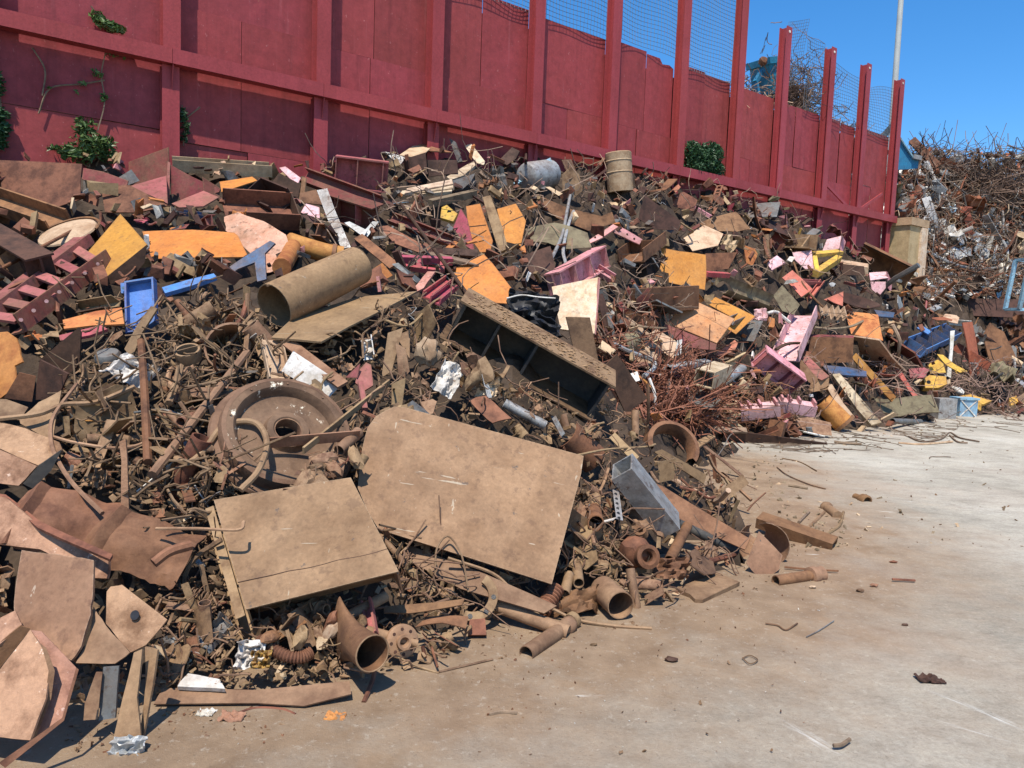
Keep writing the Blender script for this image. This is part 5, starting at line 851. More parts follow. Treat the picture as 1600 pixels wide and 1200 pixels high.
PL('salmon_plate', "triangular salmon orange plate on the upper right slope", "plate", 'salmon', [(1287, 468), (1318, 455), (1317, 478), (1300, 472)], (-.1, -.85, .5), .35, .03)
PL('salmon_plate', "long salmon orange bent plate left of the triangular one on the slope", "plate", 'salmon', [(1222, 434), (1238, 422), (1254, 436), (1270, 452), (1252, 464), (1236, 446)], (-.1, -.85, .5), .35, .03)
thing('channel_assembly', "salmon red square channel frame right of the long salmon plate", "frame", [('bar', gBR((1250, 440), (1284, 442), 'C', .14, .12, .02, (0, -.6, .8), .35, .35), 'maroon_pale'), ('bar', gBR((1284, 440), (1266, 464), 'C', .14, .12, .02, (0, -.6, .8), .36, .36), 'salmon')])
thing('yellow_crate', "yellow steel frame with square openings near the wall's far end", "frame", [('top_bar', gBR((1270, 398), (1312, 394), 'R', .25, .12, .02, (0, -.5, .85), .35, .35), 'yellow'), ('front_bar', gBR((1274, 428), (1310, 404), 'R', .2, .2, .02, (0, -.5, .85), .42, .4), 'yellow'), ('side_bar', gBR((1272, 402), (1276, 426), 'R', .14, .14, .02, (0, -.5, .85), .4, .4), 'yellow')])
PL('pink_square', "pale pink square plate on the upper slope near the wall's far end", "plate", 'pink_pale', [(1197, 410), (1214, 399), (1228, 410), (1206, 422)], (0, -.7, .7), .35, .04)
thing('pink_box', "pale pink upright box with bolt holes near the concrete block", "box", [('face', gPL([(1292, 374), (1316, 368), (1312, 388), (1284, 394)], (-.1, -.8, .6), .35, .03), 'pink_pale'), ('side', gPL([(1316, 368), (1322, 378), (1316, 396), (1312, 388)], (.7, -.7, .1), .35, .03), 'pink')])
PL('pink_sheet', "pale pink sheet with a blue stain left of the yellow frame", "sheet", 'pink_pale', [(1238, 394), (1268, 391), (1272, 420), (1258, 420), (1242, 406)], (0, -.85, .5), .3, .03)
thing('pink_box', "open pale pink box beam end beside the concrete block's foot", "box", [('top', gPL([(1358, 426), (1386, 424), (1388, 434), (1360, 438)], (0, -.5, .86), .35, .03), 'pink_pale'), ('side', gPL([(1386, 424), (1394, 440), (1393, 458), (1388, 450)], (.6, -.8, .1), .4, .03), 'pink'), ('front', gPL([(1360, 440), (1384, 440), (1384, 450), (1374, 462), (1362, 452)], (0, -.95, .3), .35, .03), 'pink_pale')])
HB('brown_box', "flaking brown box beam with pale rim left of the pink box beam end", 'rust', [('front', [(1314, 412), (1350, 416), (1352, 430), (1316, 430)], (0, -.98, .1), .3, 'rust_dark'), ('rim', [(1312, 405), (1356, 412), (1356, 418), (1314, 414)], (0, -.5, .86), .36, 'tan'), ('end', [(1350, 412), (1358, 412), (1356, 430), (1350, 432)], (.4, -.9, .1), .38, 'tan')])
IB('blue_crate', "blue ribbed steel crate lying tilted on the right of the heap", 'blue', (1428, 543), (1486, 518), .66, .34, (-.1, -.78, .6), 'C', (.02, .2, .35, .5, .65, .8, .98), .45, .45, .03, "crate", 'blue_dark')
PL('blue_sheet', "dark blue crumpled sheet above the blue crate on the right slope", "sheet", 'blue_dark', [(1366, 484), (1398, 488), (1396, 496), (1372, 494)], (0, -.6, .8), .3, .04)
PL('blue_bar', "short blue bar above the upper left corner of the blue crate", "bar", 'blue', [(1432, 512), (1440, 508), (1456, 518), (1450, 522)], (0, -.6, .8), .4, .04)
PL('white_post', "white upright post standing at the right foot of the heap", "post", 'white', [(1485, 517), (1492, 516), (1488, 560), (1486, 590), (1479, 590), (1484, 550)], (-.2, -.95, .2), .5, .1, .002)
thing('yellow_lug', "mustard yellow thick lug with a slot at the right foot of heap", "lug", [('lug', gPL([(1443, 592), (1452, 586), (1478, 588), (1480, 600), (1466, 606), (1446, 606)], (-.05, -.85, .5), .45, .25), 'yellow'), ('slot', g_rod(P(1451, 597, .47), P(1451, 597, .5), .06, 10), 'black')])
PL('yellow_strip', "bright yellow twisted strip above the mustard lug", "strip", 'yellow', [(1464, 553), (1474, 554), (1490, 568), (1512, 580), (1500, 582), (1478, 570)], (0, -.8, .6), .45, .03, .03)
thing('yellow_bracket', "yellow angled bracket lying at the far right foot of heap", "bracket", [('arm', gPL([(1494, 620), (1516, 616), (1536, 622), (1550, 626), (1536, 632), (1520, 628), (1498, 628)], (0, -.6, .8), .35, .1), 'yellow'), ('leg', gPL([(1522, 626), (1534, 630), (1533, 642), (1526, 638)], (0, -.95, .2), .4, .06), 'yellow')])
PL('yellow_piece', "small yellow block at the extreme right foot of the heap", "block", 'yellow', [(1576, 622), (1588, 618), (1592, 628), (1580, 634)], (0, -.8, .6), .3, .1)
PL('salmon_channel', "salmon red channel sloping down to the right foot of heap", "channel", 'salmon', [(1390, 556), (1396, 558), (1424, 606), (1438, 622), (1430, 624), (1404, 588)], (-.3, -.85, .4), .45, .05)
BR('brown_bar', "brown flat bar sloping down under the salmon red channel", "flat bar", 'rust_orange', (1334, 556), (1396, 624), 'R', .2, .05, .02, (-.3, -.7, .6), .42, .42)
thing('bent_sheet', "long dark olive bent sheet lying along the heap's right foot", "sheet", [('sheet', g_sheet(P(1408, 634, .3), (1.0, .1, .02), (.0, .2, .22), lambda a_, b_: np.array([0, -.05, .1]) * (a_ * a_ - .3) + np.array([0, 0, .05]) * math.sin(a_ * 3), 14, 5, .02), 'olive')])
thing('ribbed_block', "pale grey ribbed concrete like block at the heap's right foot", "block", [('body', g_box(P(1474, 638, .3), frame((1, .1, 0), UP), (.55, .4, .6)), 'galvanised')])
thing('blue_container', "pale blue plastic container with a cross on its front at the foot", "container", [('body', g_box(P(1506, 637, .35), frame((1, .05, 0), UP), (.55, .45, .55)), 'blue_pale'), ('rim', g_box(P(1506, 637, .35) + np.array([0, 0, .29]), frame((1, .05, 0), UP), (.62, .52, .06)), 'blue_pale'), ('brace', g_bar(P(1506, 637, .35) + np.array([-.25, -.24, -.25]), P(1506, 637, .35) + np.array([.25, -.22, .25]), (0, -1, 0), 'R', .03, .02), 'white'), ('brace', g_bar(P(1506, 637, .35) + np.array([-.25, -.25, .25]), P(1506, 637, .35) + np.array([.25, -.23, -.25]), (0, -1, 0), 'R', .03, .02), 'white')])
PL('maroon_beam', "dull maroon beam end lying above the mustard lug", "beam", 'maroon_pale', [(1420, 576), (1444, 574), (1452, 578), (1444, 590), (1422, 590)], (0, -.9, .4), .35, .15)
PL('mustard_disc', "mustard brown round ended plate behind the salmon red channel's foot", "plate", 'yellow', [(1450, 572), (1456, 564), (1466, 562), (1474, 568), (1478, 582), (1454, 584)], (-.2, -.9, .3), .3, .06)
PIPE('grey_pipe', "grey pipe lying on the concrete in front of the timber splits", 'steel_grey', (1394, 658), (1438, 659), .075, None, .1, .1)
WIRE('white_stick', "thin white stick lying on the concrete by the brown curved sheet", 'white', [(1240, 672), (1262, 676), (1288, 682)], .022, .04, "stick")
PL('grey_plank', "weathered grey plank lying at the heap's foot below the rust wires", "plank", 'timber_dark', [(1078, 665), (1166, 668), (1168, 675), (1110, 674)], (0, -.5, .87), .2, .04)
PL('brown_plank', "brown flat offcut lying on the concrete behind the near heap's tip", "offcut", 'dust', [(1082, 692), (1110, 678), (1118, 682), (1090, 700)], (0, -.2, .98), .05, .03)
WIRE('dark_branch', "dark curved branch like rod crossing the pale pink channel", 'rust_dark', [(1212, 546), (1232, 537), (1262, 536)], .04, .6, "rod")
WIRE('brown_branch', "curved brown stick lying above the dark brown I beam offcut", 'timber_dark', [(1272, 512), (1300, 514), (1330, 510), (1352, 500)], .04, .4, "stick")
WIRE('long_rod', "long grey rod sloping across the salmon plates on the right slope", 'rust', [(1240, 410), (1252, 440), (1270, 464), (1286, 480)], .03, .5, "rod")
# tall rods standing out of the ridge
for q, lab in (([(897, 258), (896, 236), (895, 216)], "upright dark rod standing out of the ridge left of the drum"), ([(996, 280), (998, 250), (1000, 206)], "upright dark rod standing out of the ridge right of the drum"), ([(820, 262), (822, 240), (822, 214)], "upright grey bar standing out of the ridge before the wall post"), ([(1000, 276), (1012, 262), (1024, 254)], "short slanting rod with a pale tip on the ridge")):
    WIRE('rod', lab, 'rust_dark', q, .03, [.1, .1, .1], "rod")
for k, (q, lab) in enumerate((([(858, 412), (878, 368), (886, 330), (892, 300)], "left one of the pale bent bars standing in the slope below the ridge"), ([(884, 412), (880, 390), (888, 352), (896, 330)], "right one of the pale bent bars standing in the slope below the ridge"))):
    WIRE('bent_bar', lab, 'galvanised', q, .035, [.4, .5, .55, .4], "bar")
IB('channel_offcut', "long dark brown channel sloping down at the far left under the stained sheet", 'rust', (-25, 306), (92, 346), .34, .2, (.1, -.7, .7), 'C', (), .4, .35, .025, "channel")
IB('beam_offcut', "rusty brown I beam offcut below the pale round end plate at far left", 'rust_dark', (-25, 372), (70, 428), .3, .42, (.3, -.6, .75), 'I', (.5, .95), .4, .4, .025)
IB('channel_offcut', "dark channel with upright sides behind the salmon sheet and the beam tray", 'rust_dark', (398, 300), (440, 318), .5, .3, (-.3, -.7, .65), 'C', (.02,), .5, .5, .025, "channel")
IB('beam_offcut', "maroon beam offcut lying between the long channel and the grey white strip", 'maroon', (508, 316), (590, 342), .36, .46, (.2, -.5, .85), 'I', (.3, .7), .3, .3, .025, "beam offcut", 'maroon_pale')
PL('crimson_strip', "crimson flat strip lying left of the blue tray's foot", "strip", 'crimson', [(92, 524), (124, 516), (158, 508), (168, 514), (140, 524), (94, 532)], (0, -.6, .8), .3, .03, .004)
PL('orange_sheet', "flat rusty orange sheet lying just left of the blue tray", "sheet", 'rust_orange', [(98, 500), (150, 486), (190, 480), (194, 506), (150, 508), (100, 514)], (0, -.5, .86), .3, .02, .01)
IB('channel_offcut', "broad brown channel open to the yard beneath the roof shaped pink angle", 'rust', (985, 400), (1022, 372), .6, .3, (-.4, -.7, .6), 'C', (.5,), .3, .3, .025, "channel")
PL('tan_sheet', "wide tan brown sheet lying on the slope right of the dark V topped sheet", "sheet", 'tan', [(1068, 372), (1100, 352), (1130, 366), (1122, 384), (1082, 392)], (.1, -.7, .7), .35, .02, .03, .01)
PL('brown_sheet', "broad brown curved sheet on the slope beneath the ivy bush", "sheet", 'rust_mid', [(1092, 344), (1150, 330), (1176, 352), (1150, 362), (1104, 360)], (0, -.75, .65), .3, .02, .05, .01, (1, 0, 0, -.4), 3)
PL('brown_sheet', "large dark brown sheet behind the cut cornered orange sheet", "sheet", 'rust_dark', [(820, 398), (860, 384), (868, 420), (838, 440), (816, 424)], (.3, -.85, .4), .3, .02, .04, .01)
PL('green_sheet', "olive translucent looking tarpaulin strip in the middle of the slope", "tarpaulin", 'olive', [(820, 356), (866, 348), (918, 362), (926, 384), (880, 388), (832, 378)], (0, -.7, .7), .35, .01, .06, .02, None, 3)
# blue trolley frame and things far right
def cage():
    c = W(1607, 445, 31); X = nrm((1, .1, .02)); Y = nrm((-.08, 1, 0)); Z = nrm((.12, 0, 1)); g = []
    w, d, h = 1.0, .8, 2.1
    cor = [c + X * sx * w / 2 + Y * sy * d / 2 + Z * sz * h / 2 for sx in (-1, 1) for sy in (-1, 1) for sz in (-1, 1)]
    E = [(0, 1), (2, 3), (4, 5), (6, 7)]; H = [(0, 2), (1, 3), (4, 6), (5, 7), (0, 4), (1, 5), (2, 6), (3, 7)]
    g = [('post', g_bar(cor[a], cor[b], Y, 'R', .13, .13), 'blue_pale') for a, b in E] + [('rail', g_bar(cor[a], cor[b], Z, 'R', .11, .11), 'blue_pale') for a, b in H]
    g += [('rail', g_bar(c - X * w / 2 - Y * d / 2 + Z * k, c + X * w / 2 - Y * d / 2 + Z * k, Z, 'R', .06, .06), 'blue_pale') for k in (-.72, -.5)]
    return g
thing('blue_cage', "pale blue steel cage frame standing at the right edge by the far scrap mound", "cage", cage())
WIRE('grey_strip', "pale grey upright strip leaning on the far mound by the concrete block", 'galvanised', [(1421, 440), (1436, 408), (1448, 378)], .07, [.6, .5, .3], "strip")
WIRE('long_cable', "long pale grey sagging cable strung across the far mound to the blue cage", 'galvanised', [(1432, 384), (1462, 400), (1500, 416), (1540, 420), (1600, 412)], .07, [.8, .9, 1, 1, 1.2], "cable")
WIRE('white_rail', "long white rail lying across the far mound's foot by the concrete block", 'white', [(1396, 436), (1440, 450), (1490, 464)], .07, [1.0, .6, .6], "rail")
WIRE('cream_strip', "long cream strip leaning at the far mound's left beside the wall end", 'white', [(1394, 294), (1406, 312), (1420, 336)], .08, [.5, .5, .5], "strip")
thing('grey_sheet', "pale grey crumpled sheet lying in the middle of the far mound", "sheet", [('sheet', g_crumple(P(1494, 398, .5), (.75, .1, .1), (.1, .4, .3), .3, 91), 'galvanised')])
thing('kerb_plate', "low dark retaining kerb plate along the far mound's foot", "plate", [('plate', gPL([(1455, 470), (1475, 464), (1600, 468), (1640, 470), (1640, 500), (1560, 494), (1462, 490)], (-.05, -.9, .42), .3, .05, .02), 'rust_dark')])
# blue machine bodies behind the wall
def bluebin(c, s, tl):
    X = nrm(WD * -1 + np.array([0, 0, tl])); Y = WN; Z = np.cross(X, Y); Z = Z if Z[2] > 0 else -Z
    return c, X, Y, Z, s
c, X, Y, Z, s = bluebin(wall_hit(1201, 126, -1.3)[2], 1, -.28)
thing('blue_skip', "blue steel skip tipped up on the mound behind the wall", "skip", [('body', g_box(c, (X, Y, Z), (.95, .8, 1.0)), 'teal'), ('upper_rim', g_box(c + Z * .6 + X * -.05, (X, Y, Z), (1.2, 1.0, .22)), 'teal'), ('arm', g_bar(c + X * .72 + Z * .35 + Y * .3, c + X * 1.25 - Z * .05 + Y * .3, Z, 'R', .14, .14), 'teal'), ('arm', g_bar(c + X * 1.2 + Y * .3, c + X * 1.05 - Z * 1.3 + Y * .3, Y, 'R', .12, .12), 'teal'), ('end_cap', g_lump(c + X * .82 + Z * .6 + Y * .4, .16, 3, 2, .2), 'rust')])
c = W(1408, 238, 36.5)
thing('blue_chute', "blue steel chute end showing behind the far end of the wall", "chute", [('side', g_plate([c + np.array(q) for q in ((-.5, 0, .9), (-.2, 0, .75), (.45, 0, -.15), (.9, 0, -.35), (.9, 0, -.75), (-.5, 0, -.9))], (0, -1, 0), .06, 0, 0), 'teal'), ('flange', g_bar(c + np.array((-.3, -.06, .85)), c + np.array((.6, -.06, -.3)), (0, -1, 0), 'R', .06, .16), 'blue_pale'), ('hook', g_box(c + np.array((.75, -.1, -.25)), frame((1, 0, -.2), UP), (.4, .2, .2)), 'galvanised')])
# ------------------------------------------------------------------ ivy on the wall
def leaves(blobs, size, o0=.03):
    V = []; Fc = []
    for px, py, rx, ry, n, dep in blobs:
        s, z, p = wall_hit(px, py); Zp = project(p)[2]; rx *= Zp / F * 1.25; ry *= Zp / F
        for _ in range(n):
            u, v = rng.normal(0, .5, 2); 
            if u * u + v * v > 1: continue
            c = p + WD * u * rx + np.array([0, 0, v * ry]) + WN * (o0 + dep * rng.random() * (1 - .6 * (u * u + v * v)))
            d = nrm(rng.normal(0, 1, 3) + WN * .6); e = nrm(np.cross(d, nrm(rng.normal(0, 1, 3) + np.array([0, 0, -1.2])))); f = np.cross(d, e); w = size * rng.uniform(.6, 1.3); k = len(V)
            V += [c - e * w, c - f * w * .5 + d * w * .15, c + e * w * 1.1 - d * w * .2, c + f * w * .5 + d * w * .15]; Fc += [(k, k + 1, k + 2), (k, k + 2, k + 3)]
    return np.array(V), Fc
def ivy(name, label, blobs, stems, m, size, cat="ivy"):
    st = join(*[g_wire([wall_hit(*q)[2] + WN * .03 for q in s_], .014, 4) for s_ in stems])
    thing(name, label, cat, [('foliage', leaves(blobs, size), m), ('stem', st, 'timber_dark')], m=False)
ivy('ivy_bush', "green leafy ivy bush growing from the wall above the brown sheet at left", [(132, 200, 14, 16, 130, .2), (138, 228, 22, 22, 300, .3), (122, 244, 24, 12, 200, .3), (160, 226, 16, 14, 130, .25), (104, 236, 12, 10, 60, .2), (168, 246, 14, 10, 90, .2), (80, 232, 7, 5, 22, .1)], [[(140, 262), (136, 230), (130, 190)], [(140, 262), (110, 245), (82, 232)], [(150, 260), (165, 225), (172, 212)]], 'leaf', .055)
ivy('ivy_vine', "ivy sprig hanging over the long beam high on the left of wall", [(150, 26, 9, 9, 50, .12), (166, 42, 13, 9, 110, .2), (182, 48, 10, 8, 70, .2), (156, 36, 9, 8, 50, .15)], [[(142, 10), (155, 30), (180, 52)], [(150, 20), (185, 45), (192, 55)]], 'leaf', .055)
ivy('ivy_vine', "thin bare ivy stem with a few leaves below the long beam at left", [(150, 116, 8, 6, 28, .1), (127, 132, 5, 4, 12, .06), (78, 139, 4, 3, 8, .05), (162, 152, 4, 9, 22, .08), (118, 143, 3, 3, 6, .05), (175, 85, 8, 5, 16, .08), (196, 92, 4, 4, 6, .05)], [[(165, 80), (158, 118), (163, 160), (152, 205)], [(163, 126), (127, 132), (78, 139), (60, 178)], [(50, 75), (70, 110), (66, 150)]], 'leaf', .045)
ivy('ivy_vine', "narrow strip of ivy climbing beside the left wall post", [(286, 182, 5, 14, 70, .1), (290, 202, 5, 12, 60, .1), (286, 216, 4, 8, 28, .08)], [[(286, 228), (288, 200), (284, 165)], [(290, 185), (312, 168)]], 'leaf_dark', .045)
ivy('ivy_vine', "dark ivy cluster at the extreme left edge of the wall", [(2, 180, 9, 12, 90, .15), (4, 205, 9, 14, 110, .15), (0, 130, 5, 20, 40, .1), (2, 224, 8, 8, 50, .12)], [[(0, 235), (2, 180), (-4, 110)]], 'leaf_dark', .055)
ivy('ivy_bush', "dense clipped looking dark green ivy bush on the right half of wall", [(1080, 240, 20, 18, 1100, .35), (1108, 240, 20, 18, 1100, .35), (1082, 262, 20, 16, 900, .35), (1110, 264, 20, 15, 900, .35), (1095, 252, 24, 20, 1200, .4)], [[(1095, 288), (1090, 250), (1080, 226)], [(1100, 286), (1112, 250), (1118, 228)]], 'leaf_dark', .055)

# ------------------------------------------------------------------ loose scrap: a few meshes of each kind, many individual copies
def lw(m): return g_wire
def K_sheet(k):
    n = 5 + k % 3; an = np.sort(rng.uniform(0, 6.28, n)); an = np.linspace(0, 6.28, n, endpoint=False) + rng.uniform(-.35, .35, n)
    pts = [np.array([.5 * math.cos(t) * rng.uniform(.8, 1.1), (.3 + .05 * (k % 3)) * math.sin(t) * rng.uniform(.8, 1.1), 0]) for t in an]
    return g_plate(pts, (0, 0, 1), .022, .03 + .02 * (k % 2), 2, .02, (1, .3, 0, (-.35, .0, .4, .0, .18, 0)[k % 6]))
def K_square(k):
    a = .5; b = (.5, .32, .4, .24)[k % 4]; j = lambda: rng.uniform(-.06, .06)
    return g_plate([np.array([-a + j(), -b + j(), 0]), np.array([a + j(), -b + j(), 0]), np.array([a + j(), b + j(), 0]), np.array([-a + j(), b + j(), 0])], (0, 0, 1), .025, .012, 1, 0, (1, 0, 0, (.0, .12, -.1, 0)[k % 4]))
def K_strip(k): b = .05 + .03 * (k % 3); return g_plate([np.array([-.5, -b, 0]), np.array([.5, -b, 0]), np.array([.5, b * .9, 0]), np.array([-.5, b, 0])], (0, 0, 1), .018, .02, 3, 0, (1, 0, 0, (.0, .25, -.2, .0, .1)[k % 5]))
def K_bar(kind, w, h, t, L=1.0, cut=0): return g_bar((-L / 2, 0, 0), (L / 2, 0, 0), (0, 0, 1), kind, w, h, t, cut)
def K_angle(k): return K_bar('L', .16 + .05 * (k % 3), .16 + .03 * k, .02, 1, .3 * (k % 2))
def K_channel(k): return K_bar('C', .26 + .06 * (k % 3), .14 + .04 * (k % 2), .022, 1, .4 * (k % 2))
def K_beam(k):
    g = K_bar('I', .28, .3 + .08 * (k % 3), .028, (1, .7, .85)[k % 3], .2 * (k % 2))
    return join(g, g_box((.1 * (k % 3), .075, 0), np.eye(3), (.02, .12, .24)), g_box((-.2, -.075, 0), np.eye(3), (.02, .12, .24))) if k % 2 else g
def K_tube(k): return K_bar('B', .24 + .1 * (k % 2), .2 + .05 * (k % 3), .022)
def K_pipe(k): r = .07 + .035 * (k % 4); return g_tube((-.5, 0, 0), (.5, 0, 0), r, r * .14, 14)
def K_rod(k): r = .02 + .009 * (k % 3); b = (0, .05, -.12, .2, 0, .3)[k % 6]; return g_wire([(-.5, 0, 0), (-.1, b, .03), (.25, b * .6, -.02), (.5, -b * .7, .05)], r, 6, 10)
def K_wire(k): return g_wire([np.array([-.5 + .2 * i, rng.normal(0, .14), rng.normal(0, .12)]) for i in range(6)], .012, 5, 21)
def K_crumple(k): return g_crumple((0, 0, 0), (.45, 0, 0), (0, .32, 0), .26, k * 7 + 3, 9, 7, .02, .1 * (k % 2), 2.2)
def K_bracket(k):
    g = [K_bar('L', .34, .3, .03, .7)]; g += [g_plate([np.array([x_, -.14, -.13]), np.array([x_, .15, -.13]), np.array([x_, -.14, .14])], (1, 0, 0), .025, 0, 0) for x_ in (-.2, .2)]
    return join(*g)
def K_curved(k): return g_lathe([(.3, -.4), (.3, .4), (.275, .4), (.275, -.4), (.3, -.4)], (0, 0, -.15), (1, 0, 0), 12, -.4 - .3 * (k % 3), 1.8 + .3 * (k % 2))
def K_flange(k): r = .5; return g_lathe([(.2, -.06), (r, -.06), (r, .03), (.3, .05), (.28, .2 * (k % 3)), (.2, .2 * (k % 3)), (.2, -.06)], (0, 0, 0), (.2, .1, 1), 18)
def K_chunk(k): return g_lump((0, 0, 0), .42, k * 5 + 1, 2, .6, (1.1, .7, .55))
def K_perf(k):
    b = .09; g = []
    for i in range(7):
        x_ = -.5 + i / 7; g += [g_box((x_ + .02, 0, 0), np.eye(3), (.04, 2 * b, .02)), g_box((x_ + .09, b * .75, 0), np.eye(3), (.1, b * .5, .02)), g_box((x_ + .09, -b * .75, 0), np.eye(3), (.1, b * .5, .02))]
    return join(*g)
def K_coil(k): return g_coil((-.4, 0, 0), (.4, 0, 0), .16, .022, 6 + k, 5)
KIND = dict(sheet_offcut=(K_sheet, 8, "sheet offcut"), square_plate=(K_square, 5, "plate offcut"), steel_strip=(K_strip, 6, "steel strip"), angle_offcut=(K_angle, 4, "angle iron offcut"), channel_offcut=(K_channel, 4, "channel offcut"),
            beam_offcut=(K_beam, 5, "I beam offcut"), tube_offcut=(K_tube, 4, "square tube offcut"), pipe_offcut=(K_pipe, 5, "pipe offcut"), bent_rod=(K_rod, 6, "bent rod"), bent_wire=(K_wire, 6, "curly wire"), crumpled_sheet=(K_crumple, 7, "crumpled sheet"),
            gusset_bracket=(K_bracket, 2, "gusseted bracket"), curved_plate=(K_curved, 4, "curved plate"), pipe_flange=(K_flange, 3, "round flange"), metal_lump=(K_chunk, 6, "metal lump"), perforated_strip=(K_perf, 2, "perforated strip"), spring_coil=(K_coil, 2, "spring coil"))
PROTO = {}
for nm, (fn, c, _) in KIND.items():
    PROTO[nm] = []
    for k in range(c):
        me = mesh_from(nm, fn(k), None); me.materials.append(None); PROTO[nm].append(me)
CN = dict(dust="dusty brown", dust_plate="dusty tan", dust_dark="dark brown", dust_mid="mid brown", rust="rust brown", rust_dark="blackish brown", rust_red="rust red", rust_pink="pinkish brown", rust_orange="rusty orange", orange_sheet="bright orange", orange_tan="pale orange",
          maroon="maroon", maroon_pale="pale maroon", crimson="crimson", pink="pink", pink_pale="pale pink", salmon="salmon red", salmon_pale="pale salmon", blue="bright blue", blue_dark="dark blue", blue_pale="pale blue", teal="teal blue", galvanised="silver grey", steel_grey="dark grey",
          olive="olive brown", rust_mid="warm brown", tan="tan", yellow="yellow", white="white", black="black", timber="pale timber coloured", timber_dark="weathered grey brown", black_steel="black", wire="tan brown", wire_rust="rust red")
LAND = [(60, 290, "by the stained upright sheet"), (235, 290, "by the tall maroon beam offcuts"), (400, 320, "by the dark beam tray near the wall"), (565, 270, "by the ridge's maroon I beam"), (670, 290, "by the stacked pale planks"), (850, 270, "by the grey tank on the ridge"),
        (968, 262, "by the ridge drum"), (1090, 310, "on the slope below the ivy bush"), (1210, 350, "under the wall's beam at right"), (1300, 400, "by the yellow steel frame"), (80, 440, "by the ladder girder at left"), (180, 385, "by the tilted orange box plate"), (310, 385, "by the wide orange sheet"),
        (400, 380, "by the salmon sheet"), (225, 480, "by the blue tray"), (490, 440, "by the wide rolled tube"), (530, 345, "by the long grey white strip"), (540, 500, "by the flat tan plate"), (660, 410, "by the crimson frame"), (770, 350, "by the two upright orange sheets"), (755, 435, "by the cut cornered orange sheet"),
        (900, 480, "by the cream chipboard"), (905, 420, "by the bright pink open frame"), (960, 365, "by the roof shaped pink angle"), (900, 330, "by the ridge's long dark sheet"), (1030, 335, "by the dark V topped sheet"), (1065, 420, "by the orange square sheet"), (1090, 505, "by the pale orange tan panel"), (1180, 455, "by the flaking half pipe"),
        (1030, 590, "by the rust red wire tangle"), (1110, 590, "by the cream square tube end"), (1215, 580, "by the pocketed pink beam piece"), (1245, 510, "by the large pale pink channel"), (1300, 545, "by the dark brown I beam offcut"), (1340, 470, "by the boat shaped shell"), (1350, 510, "by the right slope's rusty orange sheet"), (1260, 450, "by the salmon plates"),
        (1375, 440, "by the concrete block's pink box"), (1330, 620, "by the bark edged timbers"), (1215, 640, "by the pale pink notched blocks"), (1460, 530, "by the blue crate"), (1460, 595, "by the mustard lug"), (1505, 640, "by the blue container"), (1410, 640, "by the dark olive foot sheet"), (1560, 600, "at the far right foot"),
        (20, 560, "by the torn orange plate"), (95, 570, "by the dark pointed angle plate"), (200, 580, "by the white plastic rag"), (226, 640, "by the upright ribbed bar"), (295, 555, "by the pipe ring in the tangle"), (320, 640, "by the long tangle bar"), (350, 510, "atop the wire tangle"), (450, 680, "by the railway wheel"), (495, 580, "by the flaking white channel"),
        (140, 690, "under the slack pale cable"), (60, 720, "by the thick corroded angle"), (200, 820, "by the ridged brown sheets"), (80, 930, "by the rounded tan plate"), (210, 970, "by the oval holed plate"), (300, 960, "left of the steel box"), (300, 800, "above the steel box's left corner"), (300, 1060, "behind the long flat strip"), (440, 1020, "by the ribbed hose"), (560, 1010, "by the flared funnel"), (630, 990, "by the hub flange"),
        (660, 900, "between steel box and big plate"), (750, 930, "by the crescent bracket"), (850, 940, "by the coil spring"), (930, 930, "by the wide open pipe"), (640, 560, "by the upright brown strips"), (720, 600, "by the white cloth rag"), (800, 640, "by the girder's galvanised pipe"), (820, 540, "by the black girder"), (980, 600, "by the plate beyond the girder"), (920, 830, "beside the big plate's right edge"),
        (1000, 760, "by the pale square tube"), (1010, 860, "by the twin bearing housing"), (1060, 700, "by the rusty brake drum"), (1090, 790, "by the long rusty plank"), (1060, 880, "by the copper wrapper"), (1185, 870, "by the rolled cone"), (1420, 300, "on the far mound's left"), (1480, 350, "on the far mound's middle"), (1560, 340, "on the far mound's right side"), (1450, 440, "on the far mound's lower left"), (1550, 450, "on far mound by blue cage")]
LP = np.array([(a, b) for a, b, _ in LAND], float)
def near(px, py): return LAND[int(np.argmin(((LP - (px, py)) ** 2).sum(1)))][2]
